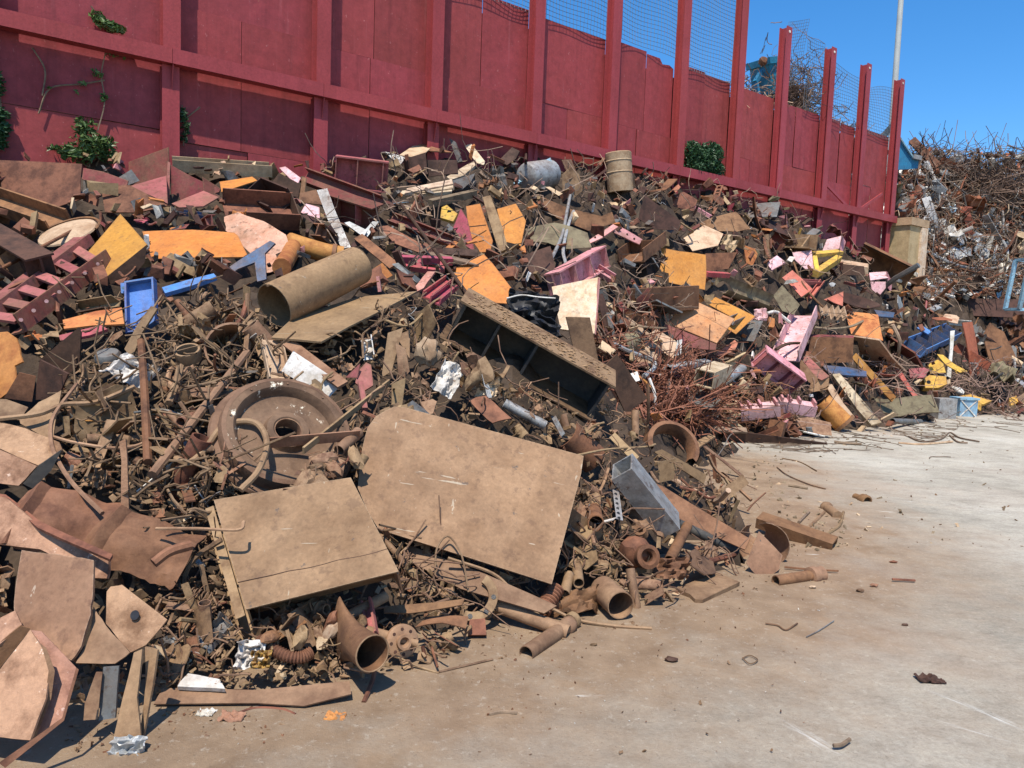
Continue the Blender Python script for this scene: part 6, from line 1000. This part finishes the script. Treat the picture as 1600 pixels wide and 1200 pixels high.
PAL = dict(near=[('dust', 10), ('dust_mid', 9), ('dust_dark', 4), ('rust', 3), ('dust_plate', 2), ('rust_pink', 1), ('steel_grey', .5), ('white', .25), ('galvanised', .3), ('tan', .5)],
  leftrust=[('rust_pink', 5), ('dust', 4), ('rust', 3), ('dust_mid', 4), ('rust_orange', .8), ('steel_grey', .5), ('white', .3)],
  backleft=[('maroon', 7), ('rust', 5), ('rust_dark', 4), ('rust_orange', 2), ('maroon_pale', 3), ('tan', 1.5), ('orange_sheet', .7), ('steel_grey', 2.5), ('galvanised', 1), ('pink', .8), ('salmon', .5), ('crimson', 1), ('timber_dark', 1.2), ('blue_dark', .5)],
  backmid=[('rust', 7), ('rust_dark', 5), ('dust_mid', 5), ('rust_mid', 3), ('tan', 4.5), ('olive', 3), ('steel_grey', 3), ('rust_orange', 2), ('galvanised', 1.3), ('timber_dark', 2), ('maroon', 1.5), ('pink', .8), ('crimson', .6), ('blue_pale', .5), ('orange_sheet', .5), ('white', .4), ('salmon', .4)],
  backright=[('rust', 6), ('rust_dark', 4), ('dust_mid', 3), ('olive', 3), ('steel_grey', 4), ('tan', 2.5), ('rust_orange', 2), ('pink', 2.4), ('pink_pale', 1.5), ('maroon_pale', 2), ('maroon', 1.2), ('salmon', 1.4), ('galvanised', 1.8), ('orange_tan', .6), ('blue_dark', .5), ('white', .6), ('yellow', .2)],
  footright=[('rust', 5), ('olive', 4), ('tan', 4), ('timber_dark', 3), ('dust', 3), ('steel_grey', 3), ('salmon', .8), ('yellow', 1.0), ('pink', .8), ('galvanised', 1.5), ('white', .8), ('blue_dark', .4), ('maroon_pale', 1)],
  far=[('rust', 4), ('rust_dark', 5), ('galvanised', 6), ('white', 4), ('steel_grey', 4), ('salmon', .8), ('blue_pale', .7), ('tan', 3), ('rust_red', 4), ('olive', 2)])
KW = dict(near=dict(bent_rod=7, bent_wire=5, steel_strip=4, metal_lump=4, sheet_offcut=3, pipe_offcut=2.2, angle_offcut=1.5, crumpled_sheet=2.5, curved_plate=1.2, gusset_bracket=1, pipe_flange=.9, square_plate=1.2, spring_coil=.35, perforated_strip=.35, channel_offcut=.6, tube_offcut=.5),
  leftrust=dict(sheet_offcut=5, steel_strip=4, crumpled_sheet=3, bent_rod=2, angle_offcut=2, curved_plate=1.5, metal_lump=1.5, channel_offcut=1),
  backleft=dict(beam_offcut=4, channel_offcut=4, square_plate=4, angle_offcut=4, steel_strip=4, sheet_offcut=3, tube_offcut=2, gusset_bracket=2, bent_rod=2, pipe_offcut=1.2, perforated_strip=1.2, crumpled_sheet=1.2),
  backmid=dict(sheet_offcut=5, crumpled_sheet=3, bent_rod=4, bent_wire=3, steel_strip=4, angle_offcut=3.5, channel_offcut=2.5, square_plate=2.5, pipe_offcut=1.5, curved_plate=2, beam_offcut=1.4, tube_offcut=1.6, gusset_bracket=1, metal_lump=1.3, pipe_flange=.7, perforated_strip=.8),
  backright=dict(sheet_offcut=4, square_plate=3, angle_offcut=4, channel_offcut=3.6, beam_offcut=2.4, steel_strip=4, tube_offcut=2.6, pipe_offcut=1.6, curved_plate=2, crumpled_sheet=2.4, gusset_bracket=1.8, bent_rod=2.5, bent_wire=1.4, perforated_strip=.8, pipe_flange=.6),
  footright=dict(steel_strip=4, sheet_offcut=3, angle_offcut=3, bent_rod=4, bent_wire=2, crumpled_sheet=2, channel_offcut=1.5, square_plate=1.5, tube_offcut=1.2, metal_lump=2, pipe_offcut=1),
  far=dict(crumpled_sheet=5, steel_strip=5, bent_rod=5, bent_wire=4, sheet_offcut=3, pipe_offcut=1, angle_offcut=2))
def pick(w):
    ks = list(w) if isinstance(w, dict) else [k for k, _ in w]; vs = np.array(list(w.values()) if isinstance(w, dict) else [v for _, v in w]); return ks[int(np.searchsorted(np.cumsum(vs) / vs.sum(), rng.random()))]
def region(px, py, p):
    if p[0] > 15.3 and p[1] > 24 or p[1] > 31: return 'far'
    if p[1] < 11.2 and p[2] < 2.75 and (px > 95 and py > 462 or px > 250 and py > 440 or px > 620):
        return 'leftrust' if (px < 150 and py > 640 or px < 270 and py > 760) else 'near'
    if px < 110 and py > 500: return 'leftrust'
    if px < 500: return 'backleft'
    if px < 1000 and p[1] > 10: return 'backmid'
    if py > 575 and px > 1230 or px > 1420: return 'footright'
    return 'backright'
COUNT = {k: 0 for k in KIND}; FILL = []
LIM = 296
def masked(p):
    x_, y_, z_ = project(p); i, j = int(y_ // 4), int(x_ // 4)
    return 0 <= i < 300 and 0 <= j < 400 and MASK[i, j]
def put(kind, m, p, N, size, yaw, reg, px, py):
    if COUNT[kind] >= LIM: return False
    me = PROTO[kind][rng.integers(len(PROTO[kind]))]; N = nrm(N); t = nrm(np.cross(N, (math.cos(yaw), math.sin(yaw), .15))); b = np.cross(N, t)
    for q in (p, p + t * size * .48, p - t * size * .48, p + t * size * .24, p - t * size * .24, p + b * size * .2, p - b * size * .2):
        if masked(q): return False
    for q in (p + t * size * .5, p - t * size * .5):
        if wdist(q[0], q[1]) < .3 and walong(q[0], q[1]) > -.5: return False
    o = bpy.data.objects.new(kind, me); COL.objects.link(o)
    o.matrix_world = Matrix(((t[0], b[0], N[0], p[0]), (t[1], b[1], N[1], p[1]), (t[2], b[2], N[2], p[2]), (0, 0, 0, 1))) @ Matrix.Diagonal((size, size * rng.uniform(.8, 1.15), size * rng.uniform(.8, 1.15), 1))
    o.material_slots[0].link = 'OBJECT'; o.material_slots[0].material = MATS[m]
    COUNT[kind] += 1; FILL.append((o, kind, m, size, px, py)); return True
def scatter(step, smin, smax, off, x0=-160, x1=1760, y0=205, y1=1190, only=None, kinds=None, tilt=.55, skip=0.0, mats=None):
    cells = [(x, y) for y in np.arange(y0, y1, step * .8) for x in np.arange(x0, x1, step)]; rng.shuffle(cells)
    for x, y in cells:
        px = x + rng.uniform(-.5, .5) * step; py = y + rng.uniform(-.5, .5) * step * .8
        if rng.random() < skip: continue
        Z = D(px, py)
        if Z >= 50 or Z <= 3.05: continue
        p = W(px, py, Z); h = float(height(p[0], p[1]))
        if h < .04 or abs(p[2] - h) > .35 or (wdist(p[0], p[1]) < .35 and walong(p[0], p[1]) > -.5): continue
        reg = region(px, py, p)
        if only and reg not in only: continue
        kw = kinds or KW[reg]; kind = pick(kw)
        if reg == 'far' and py < 305 and kind in ('crumpled_sheet', 'sheet_offcut', 'pipe_offcut'): continue
        m = pick(mats or PAL[reg])
        if m in ('pink', 'pink_pale', 'crimson', 'salmon', 'yellow') and (smax > 58 or kind in ('curved_plate', 'pipe_offcut') or Z < 15.5 and px > 900): m = pick(DULL)
        s = rng.uniform(smin, smax) * (1.25 if kind in ('bent_rod', 'bent_wire', 'steel_strip', 'angle_offcut') else .62 if kind in ('metal_lump', 'pipe_flange') else 1.0)
        if Z > 12 and reg != 'far': s *= 1.0
        size = s * Z / F; N0 = normal_at(p[0], p[1]); N = nrm(N0 * 1.0 + rng.normal(0, tilt, 3)); q = p + N0 * (off * size + rng.uniform(-.05, .1) * size)
        put(kind, m, q, N, size, rng.uniform(0, 6.28), reg, px, py)
big = dict(sheet_offcut=4, square_plate=4, beam_offcut=3.4, channel_offcut=3.4, angle_offcut=3, curved_plate=2, tube_offcut=2, crumpled_sheet=1.2, steel_strip=2)
mid = dict(sheet_offcut=3, square_plate=3, beam_offcut=2, channel_offcut=3, angle_offcut=3.5, steel_strip=5, bent_rod=4, curved_plate=1.5, tube_offcut=2, pipe_offcut=1.5, crumpled_sheet=1.6, gusset_bracket=1.2, perforated_strip=1)
longs = dict(bent_rod=6, steel_strip=4, angle_offcut=2.2, bent_wire=2, pipe_offcut=2.2, sheet_offcut=2, curved_plate=1.2, channel_offcut=1)
DULL = [('rust', 8), ('rust_dark', 5), ('dust_mid', 4), ('olive', 2.5), ('steel_grey', 3), ('tan', 2), ('rust_mid', 4), ('maroon', 1.3), ('rust_orange', 1)]
scatter(68, 85, 150, -.03, kinds=big, only=('backleft', 'backmid', 'backright'), tilt=.38, mats=DULL)
scatter(78, 90, 150, .02, kinds=dict(beam_offcut=4, channel_offcut=4, angle_offcut=2, tube_offcut=1), only=('backleft',), tilt=.35, mats=[('maroon', 5), ('rust', 4), ('rust_dark', 3), ('maroon_pale', 2.5), ('rust_mid', 2), ('tan', 1)])
scatter(60, 75, 130, .02, kinds=longs, only=('near',), tilt=.6)
scatter(52, 55, 95, .0, only=('leftrust', 'footright', 'far'), tilt=.5)
scatter(44, 60, 108, .05, kinds=mid, only=('backleft', 'backmid', 'backright'), tilt=.48)
scatter(34, 55, 105, .08, kinds=longs, only=('near',), tilt=.75)
scatter(34, 30, 58, .1, only=('near', 'leftrust', 'footright'), tilt=.7)
scatter(24, 24, 60, .15, only=('far',), tilt=.8)
scatter(35, 32, 62, .12, only=('backleft', 'backmid', 'backright'), tilt=.65)
scatter(26, 18, 36, .2, only=('near', 'leftrust'), tilt=.9, skip=.2)
scatter(33, 16, 34, .25, only=('backleft', 'backmid', 'backright', 'footright', 'far'), tilt=.9, skip=.3)
scatter(26, 22, 52, .12, only=('footright',), tilt=.6)
def bury(x0, y0, x1, y1, wid, off, n, smin, smax, kinds, mats=None):
    """loose bits lying on top of a placed thing, along a strip"""
    global masked
    keep = masked; masked = lambda p: False
    for _ in range(n):
        t = rng.random(); px = x0 + (x1 - x0) * t + rng.normal(0, wid); py = y0 + (y1 - y0) * t + rng.normal(0, wid * .8); p = P(px, py, off + rng.uniform(-.04, .05)); s = rng.uniform(smin, smax)
        put(pick(kinds), pick(mats or PAL['near']), p, nrm(np.array([.2, -.6, .75]) + rng.normal(0, .5, 3)), s, rng.uniform(0, 6.28), 'near', px, py)
    masked = keep
bits = dict(bent_rod=5, steel_strip=3, metal_lump=4, sheet_offcut=2, angle_offcut=1.5, curved_plate=1, bent_wire=2)
bury(470, 752, 548, 712, 12, .40, 46, .08, .26, bits)
bury(345, 640, 350, 745, 7, .34, 16, .12, .34, bits)
bury(360, 612, 520, 600, 9, .30, 18, .12, .34, bits)
bury(716, 572, 930, 672, 12, .40, 40, .1, .36, bits)
bury(600, 655, 700, 640, 10, .38, 12, .12, .4, bits)
bury(392, 1000, 560, 990, 16, .14, 20, .06, .2, bits)
# labels: look, kind, size against its fellows, and the landmark it lies beside
from collections import defaultdict
byk = defaultdict(list)
for f in FILL: byk[f[1]].append(f[3])
byl = defaultdict(list)
for o, kind, m, size, px, py in FILL:
    a, b = np.percentile(byk[kind], (33, 66)); sz = "small " if size < a else "large " if size > b else ""
    lab = f"{sz}{CN[m]} {KIND[kind][2]} {near(px, py)}"; byl[lab].append(o); o['label'] = lab; o['category'] = KIND[kind][2].split(' offcut')[0]
PLUR = lambda t: t + "es" if t.endswith("x") else t + "s"
NUM = ["", "", "two", "three", "four", "five", "six", "seven", "eight", "nine", "ten"]; ORD = ["", "", "second", "third", "fourth", "fifth", "sixth", "seventh", "eighth", "ninth"]
pos = {f[0].name: (f[4], f[5]) for f in FILL}
for lab, os_ in byl.items():
    if len(os_) == 1: continue
    k = KIND[os_[0].name.split('.')[0]][2]; pl = lab.replace(k, PLUR(k), 1); n = len(os_); os_.sort(key=lambda o: pos[o.name][0])
    for i, o in enumerate(os_):
        o['group'] = pl
        if n > 10: continue
        w = ("left" if i == 0 else "right") + " one of two " if n == 2 else "leftmost of " + NUM[n] + " " if i == 0 else "rightmost of " + NUM[n] + " " if i == n - 1 else ORD[i + 1] + " from left of " + NUM[n] + " "
        new = w + pl
        if len(new.split()) > 16: new = new.replace("small ", "small ").replace(" coloured", "").replace(" offcuts", "s", 1)
        if len(new.split()) > 16: new = w.replace(" one", "").replace(" from left", " from left") + pl
        if len(new.split()) <= 16: o['label'] = new
print("FILL", len(FILL), COUNT, "labels", len(byl))

# ------------------------------------------------------------------ uncountable: fine wire and small chips, joined
def tubes(paths, r, seg=3):
    """paths: M x K x 3"""
    Pn = np.asarray(paths); M_, K_, _ = Pn.shape; d = np.gradient(Pn, axis=1); d /= np.linalg.norm(d, axis=2, keepdims=True) + 1e-9
    u = np.cross(d, np.array([.31, .52, .79])); u /= np.linalg.norm(u, axis=2, keepdims=True) + 1e-9; v = np.cross(d, u); rr = np.broadcast_to(np.asarray(r, float).reshape(-1, 1, 1), (M_, 1, 1))
    ring = np.stack([Pn + rr * (u * math.cos(6.2832 * a / seg) + v * math.sin(6.2832 * a / seg)) for a in range(seg)], 2); V = ring.reshape(-1, 3)
    idx = np.arange(M_ * K_ * seg).reshape(M_, K_, seg); nx_ = np.roll(idx, -1, 2)
    f = np.stack([idx[:, :-1], nx_[:, :-1], nx_[:, 1:], idx[:, 1:]], -1).reshape(-1, 4); return V, f
def stuff(name, V, f, m):
    me = bpy.data.meshes.new(name); me.from_pydata(V.tolist(), [], f.tolist()); me.update(); me.materials.append(MATS[m]); o = bpy.data.objects.new(name, me); COL.objects.link(o); tagp(o, kind='stuff'); return o
def seeds(n, x0, x1, y0, y1, test=None, off=.1, usemask=True):
    out = []
    k = 0
    while len(out) < n and k < n * 4:
        k += 1; px, py = rng.uniform(x0, x1), rng.uniform(y0, y1); Z = D(px, py)
        if Z > 50 or Z < 3.1: continue
        p = W(px, py, Z)
        if float(height(p[0], p[1])) < .03 or (wdist(p[0], p[1]) < .3 and walong(p[0], p[1]) > -.5) or (usemask and masked(p)) or (test and not test(px, py, p)): continue
        out.append(p + normal_at(p[0], p[1]) * off * rng.uniform(-.3, 1))
    return np.array(out)
def wires(S, length, wob, up=.25, K_=8):
    M_ = len(S); d = rng.normal(0, 1, (M_, 3)); d[:, 2] *= .6; d[:, 2] += up; d /= np.linalg.norm(d, axis=1, keepdims=True); L = length * rng.uniform(.4, 1.3, M_)
    t = np.linspace(-.5, .5, K_); c1 = rng.normal(0, wob, (M_, 3)); c2 = rng.normal(0, wob, (M_, 3)); c3 = rng.normal(0, wob * .6, (M_, 3))
    return S[:, None] + L[:, None, None] * (d[:, None] * t[None, :, None] + c1[:, None] * (t ** 2)[None, :, None] * 2 + c2[:, None] * (t ** 3)[None, :, None] * 4 + c3[:, None] * np.sin(t * 9)[None, :, None] * .3)
nr = lambda px, py, p: region(px, py, p) in ('near', 'leftrust')
S = seeds(200, 80, 640, 465, 850, nr, .2); stuff('wire_tangle', *tubes(wires(S, .6, .4), rng.uniform(.005, .012, len(S)), 5), 'wire')
S = seeds(130, 560, 1150, 480, 960, nr, .15); stuff('wire_tangle', *tubes(wires(S, .55, .4), rng.uniform(.004, .010, len(S)), 5), 'wire')
S = seeds(110, 230, 960, 840, 1090, nr, .08); stuff('wire_tangle', *tubes(wires(S, .3, .3), rng.uniform(.003, .008, len(S)), 5), 'wire')
S = seeds(520, 925, 1125, 535, 660, lambda px, py, p: p[1] > 11, .12); stuff('wire_tangle', *tubes(wires(S, .95, .5, -.1), rng.uniform(.007, .013, len(S)), 3), 'wire_rust')
S = seeds(160, 1080, 1240, 600, 672, lambda px, py, p: p[1] > 11, .1); stuff('wire_tangle', *tubes(wires(S, .9, .2, .2), rng.uniform(.008, .014, len(S)), 3), 'wire_rust')
S = seeds(420, 480, 1380, 240, 560, lambda px, py, p: p[1] > 10.5, .3); stuff('wire_tangle', *tubes(wires(S, .9, .35, .3), rng.uniform(.007, .014, len(S)), 3), 'wire_far')
S = seeds(300, 1230, 1600, 560, 660, None, .2); stuff('wire_tangle', *tubes(wires(S, 1.1, .3, .1), rng.uniform(.008, .016, len(S)), 3), 'wire_far')
isfar = lambda px, py, p: region(px, py, p) == 'far'
S = seeds(2500, 1393, 1780, 235, 480, isfar, .5); stuff('wire_tangle', *tubes(wires(S, 1.5, .4, .3), rng.uniform(.011, .022, len(S)), 3), 'wire_far')
S = seeds(550, 1440, 1780, 330, 480, isfar, .5); stuff('wire_tangle', *tubes(wires(S, 1.3, .45, .3), rng.uniform(.010, .02, len(S)), 3), 'wire_rust')
# ball of wire on the far mound's top, and wires standing up against the sky
c = W(1533, 300, 41.0); q = rng.normal(0, 1, (500, 3)); q /= np.linalg.norm(q, axis=1, keepdims=True); S = c + q * np.array([2.2, 1.5, 1.2]) * rng.uniform(.4, 1, (500, 1)); stuff('wire_tangle', *tubes(wires(S, 2.2, .5, 0), rng.uniform(.012, .022, len(S)), 3), 'wire_far')
S = np.concatenate([np.array([W(rng.uniform(a, b), rng.uniform(y, y + 18), 40) for _ in range(n)]) for a, b, y, n in ((1412, 1470, 238, 60), (1490, 1560, 262, 50), (1540, 1640, 275, 60), (1440, 1500, 268, 40))])
stuff('wire_tangle', *tubes(wires(S, 1.9, .3, 1.0), rng.uniform(.012, .022, len(S)), 3), 'wire_far')
# tangle on the mound behind the wall
S = np.array([Wp(rng.normal(5.6, .9), -1.3 + rng.normal(0, .5), 10.55 + abs(rng.normal(0, .75))) for _ in range(700)]); stuff('wire_tangle', *tubes(wires(S, .9, .45, .2), rng.uniform(.009, .016, len(S)), 3), 'wire_far')
S = np.array([Wp(rng.uniform(.5, 10), -.7 + rng.normal(0, .2), 10.05 + abs(rng.normal(0, .16))) for _ in range(450)]); stuff('wire_tangle', *tubes(wires(S, .6, .4, .2), rng.uniform(.008, .014, len(S)), 3), 'tan')
def chips(S, smin, smax, sc, m, name='scrap_chips'):
    n = len(S); s = (rng.uniform(smin, smax, n) * sc)[:, None]; dims = np.stack([rng.uniform(.5, 1.4, n), rng.uniform(.25, .8, n), rng.uniform(.05, .35, n)], 1) * s * .5
    q = rng.normal(0, 1, (n, 4)); q /= np.linalg.norm(q, axis=1, keepdims=True); w, x, y, z = q.T
    R = np.stack([1 - 2 * (y * y + z * z), 2 * (x * y - z * w), 2 * (x * z + y * w), 2 * (x * y + z * w), 1 - 2 * (x * x + z * z), 2 * (y * z - x * w), 2 * (x * z - y * w), 2 * (y * z + x * w), 1 - 2 * (x * x + y * y)], 1).reshape(n, 3, 3)
    c8 = np.array([(i, j, k) for i in (-1, 1) for j in (-1, 1) for k in (-1, 1)], float); loc = c8[None] * dims[:, None] * (1 + rng.uniform(-.35, .35, (n, 8, 1)))
    V = S[:, None] + np.einsum('nij,nkj->nki', R, loc); fc = np.array([(0, 1, 3, 2), (4, 6, 7, 5), (0, 4, 5, 1), (2, 3, 7, 6), (0, 2, 6, 4), (1, 5, 7, 3)])
    return stuff(name, V.reshape(-1, 3), (np.arange(n)[:, None, None] * 8 + fc[None]).reshape(-1, 4), m)
for m, n in (('dust', 420), ('dust_mid', 420), ('dust_dark', 380), ('rust', 160), ('tan', 40)): chips(seeds(n, 60, 1150, 465, 1095, nr, .03), .03, .09, 1, m)
bk = lambda px, py, p: not nr(px, py, p) and not isfar(px, py, p)
for m, n in (('rust', 320), ('rust_dark', 320), ('dust_mid', 160), ('maroon', 70), ('steel_grey', 110), ('tan', 90), ('pink', 30), ('rust_orange', 50), ('white', 25)): chips(seeds(n, -100, 1640, 230, 680, bk, .2), .1, .3, 1, m)
for m, n in (('rust', 500), ('rust_dark', 700), ('galvanised', 700), ('steel_grey', 300), ('white', 380), ('blue_pale', 60), ('rust_red', 300), ('salmon', 50)): chips(seeds(n, 1395, 1760, 240, 490, isfar, .3), .15, .5, 1, m)

# ------------------------------------------------------------------ on the ground
def gseeds(n, fx):
    out = []
    while len(out) < n:
        x, y = fx(); h = float(height(x, y))
        if h > .02 or wdist(x, y) < .5: continue
        out.append((x, y, .004))
    return np.array(out)
dm = rng.permutation([(x, y) for x, y in FOOT[4:16]])
def around():
    px, py = rng.uniform(100, 1300), rng.uniform(760, 1180); p = W(px, py, 1); d = p - CAM; t = -CAM[2] / d[2]; return CAM[0] + d[0] * t, CAM[1] + d[1] * t
def around2():
    px, py = rng.uniform(1050, 1640), rng.uniform(640, 860) ; p = W(px, py, 1); d = p - CAM; t = -CAM[2] / d[2]; return CAM[0] + d[0] * t, CAM[1] + d[1] * t
def closeto(fx, dmax):
    def g():
        while True:
            x, y = fx(); e = float(np.max([height(x + a * dmax, y + b * dmax) for a, b in ((0, 1), (-1, 0), (.7, .7), (-.7, .7), (1, 0), (0, -1))]))
            if e > .05 or rng.random() < .04: return x, y
    return g
for m, n, a, b, fx in (('dust_mid', 420, .006, .03, closeto(around, .5)), ('rust', 140, .006, .026, closeto(around, .9)), ('dust_dark', 70, .005, .02, around), ('white', 40, .004, .014, around), ('timber_dark', 160, .02, .09, closeto(around2, .9)), ('tan', 60, .02, .07, closeto(around2, 1.2)), ('dust_dark', 110, .012, .04, around2)):
    chips(gseeds(n, fx), a, b, 1, m, 'ground_chips')
tw = np.array([q for q in gseeds(400, closeto(around2, 1.4)) if q[1] > 14.5])[:110]; tw[:, 2] = .012
tp = wires(tw, .9, .12, 0); tp[:, :, 2] = .012 + abs(tp[:, :, 2] - .012) * .03; stuff('ground_twigs', *tubes(tp, rng.uniform(.005, .011, len(tp)), 4), 'timber_dark')
def G(px, py, z=.01):
    d = ray(px, py); t = (z - CAM[2]) / d[2]; return CAM + d * t
def GW(name, label, m, pts, r, cat="wire"): thing(name, label, cat, [('wire', g_wire([G(x, y, r + .004) for x, y in pts], r, 5), m)], m=False)
GW('bent_wire', "V shaped bent wire lying on the open ground right of centre", 'dust_dark', [(1196, 974), (1215, 977), (1228, 984), (1246, 974)], .007)
GW('bent_wire', "straight thin wire with a hooked end right of the V shaped wire", 'steel_grey', [(1260, 995), (1280, 985), (1303, 970)], .005)
GW('wire_ring', "small wire ring lying alone on the open ground", 'dust_dark', [(1160, 1028), (1172, 1024), (1184, 1031), (1172, 1037), (1160, 1028)], .004, "ring")
GW('rod', "short straight dark rod lying on the ground at right", 'rust', [(1394, 905), (1430, 907)], .012, "rod")
GW('twig', "brown twig on the white chalk smear at the bottom", 'timber_dark', [(1302, 1165), (1314, 1164), (1328, 1155)], .012, "twig")
GW('twig', "forked brown twig on the ground below the hub flange", 'timber_dark', [(764, 1116), (785, 1112), (808, 1114)], .010, "twig")
GW('long_wire', "long dark thin wire lying on the pale far concrete", 'dust_dark', [(1222, 716), (1250, 722), (1276, 736)], .012)
GW('long_wire', "thin sweeping wire on the pale far concrete left of others", 'dust_dark', [(1214, 730), (1230, 742), (1262, 756), (1290, 764)], .01)
GW('rod', "short brown stick on the pale concrete behind the fork legged cylinder", 'timber_dark', [(1232, 758), (1262, 763)], .018, "stick")
GW('branch', "dark wavy branch lying on the pale concrete at right", 'timber_dark', [(1420, 682), (1440, 690), (1470, 686), (1484, 676), (1500, 684), (1530, 690)], .02, "branch")
GW('branch', "second dark branch on the concrete beside the wavy one", 'timber_dark', [(1484, 680), (1496, 690), (1512, 692)], .02, "branch")
GW('stick', "pale straight stick lying on the pale concrete at right", 'tan', [(1404, 692), (1440, 694), (1488, 690)], .025, "stick")
GW('stick', "short brown stick pair on the concrete before the flanged pipe", 'timber_dark', [(1304, 690), (1320, 692), (1346, 694)], .03, "stick")
GW('rod', "thin dark rod pointing at the ground behind the long rusty plank", 'rust', [(1168, 798), (1178, 786), (1196, 770)], .012, "rod")
GW('rod', "thin rust rod lying behind the rolled cone towards the right", 'rust', [(1226, 886), (1270, 890), (1310, 892)], .01, "rod")
GW('peg', "stubby brown peg lying between the heap tip and hydraulic cylinder", 'timber_dark', [(1248, 816), (1264, 800)], .02, "peg")
for k, (x, y, s, m, lab) in enumerate(((1450, 1060, .075, 'rust_dark', "crumbling brown rust flake lump on the open ground at right"), (1464, 1064, .05, 'rust_dark', "smaller brown rust flake touching the crumbling lump"), (1049, 1030, .05, 'rust_dark', "dark oval chip on the open ground before the tee pipe"), (1344, 922, .04, 'dust_dark', "dark rounded stone on the ground right of collared pipe"), (1366, 914, .04, 'rust_pink', "small pale brown tube end right of the dark rounded stone"), (1396, 878, .04, 'rust', "small brown stone near the short straight rod"), (1414, 976, .03, 'rust_dark', "tiny dark chip on the right hand ground"), (362, 1119, .07, 'rust_pink', "reddish crumpled flake in front of the long flat strip"), (524, 1119, .06, 'rust_orange', "flat orange brown leaf like flake on the ground"), (322, 1113, .05, 'white', "white crumpled chip in front of the long flat strip"), (1270, 917, .035, 'tan', "tan cork like piece beside the collared pipe"), (928, 1007, .03, 'dust_dark', "small dark peg on the ground right of the tee pipe"))):
    c = G(x, y, s * .2); thing('ground_flake', lab, "flake", [('flake', g_crumple(c, (s, 0, 0), (0, s * .7, 0), s * .3, k + 100, 12, 10, s * .12, 0, 2.5) if k in (0, 1, 7, 8, 9) else g_lump(c, s * .8, k, 2, .5, (1.2, .7, .45)), m)], m=False)
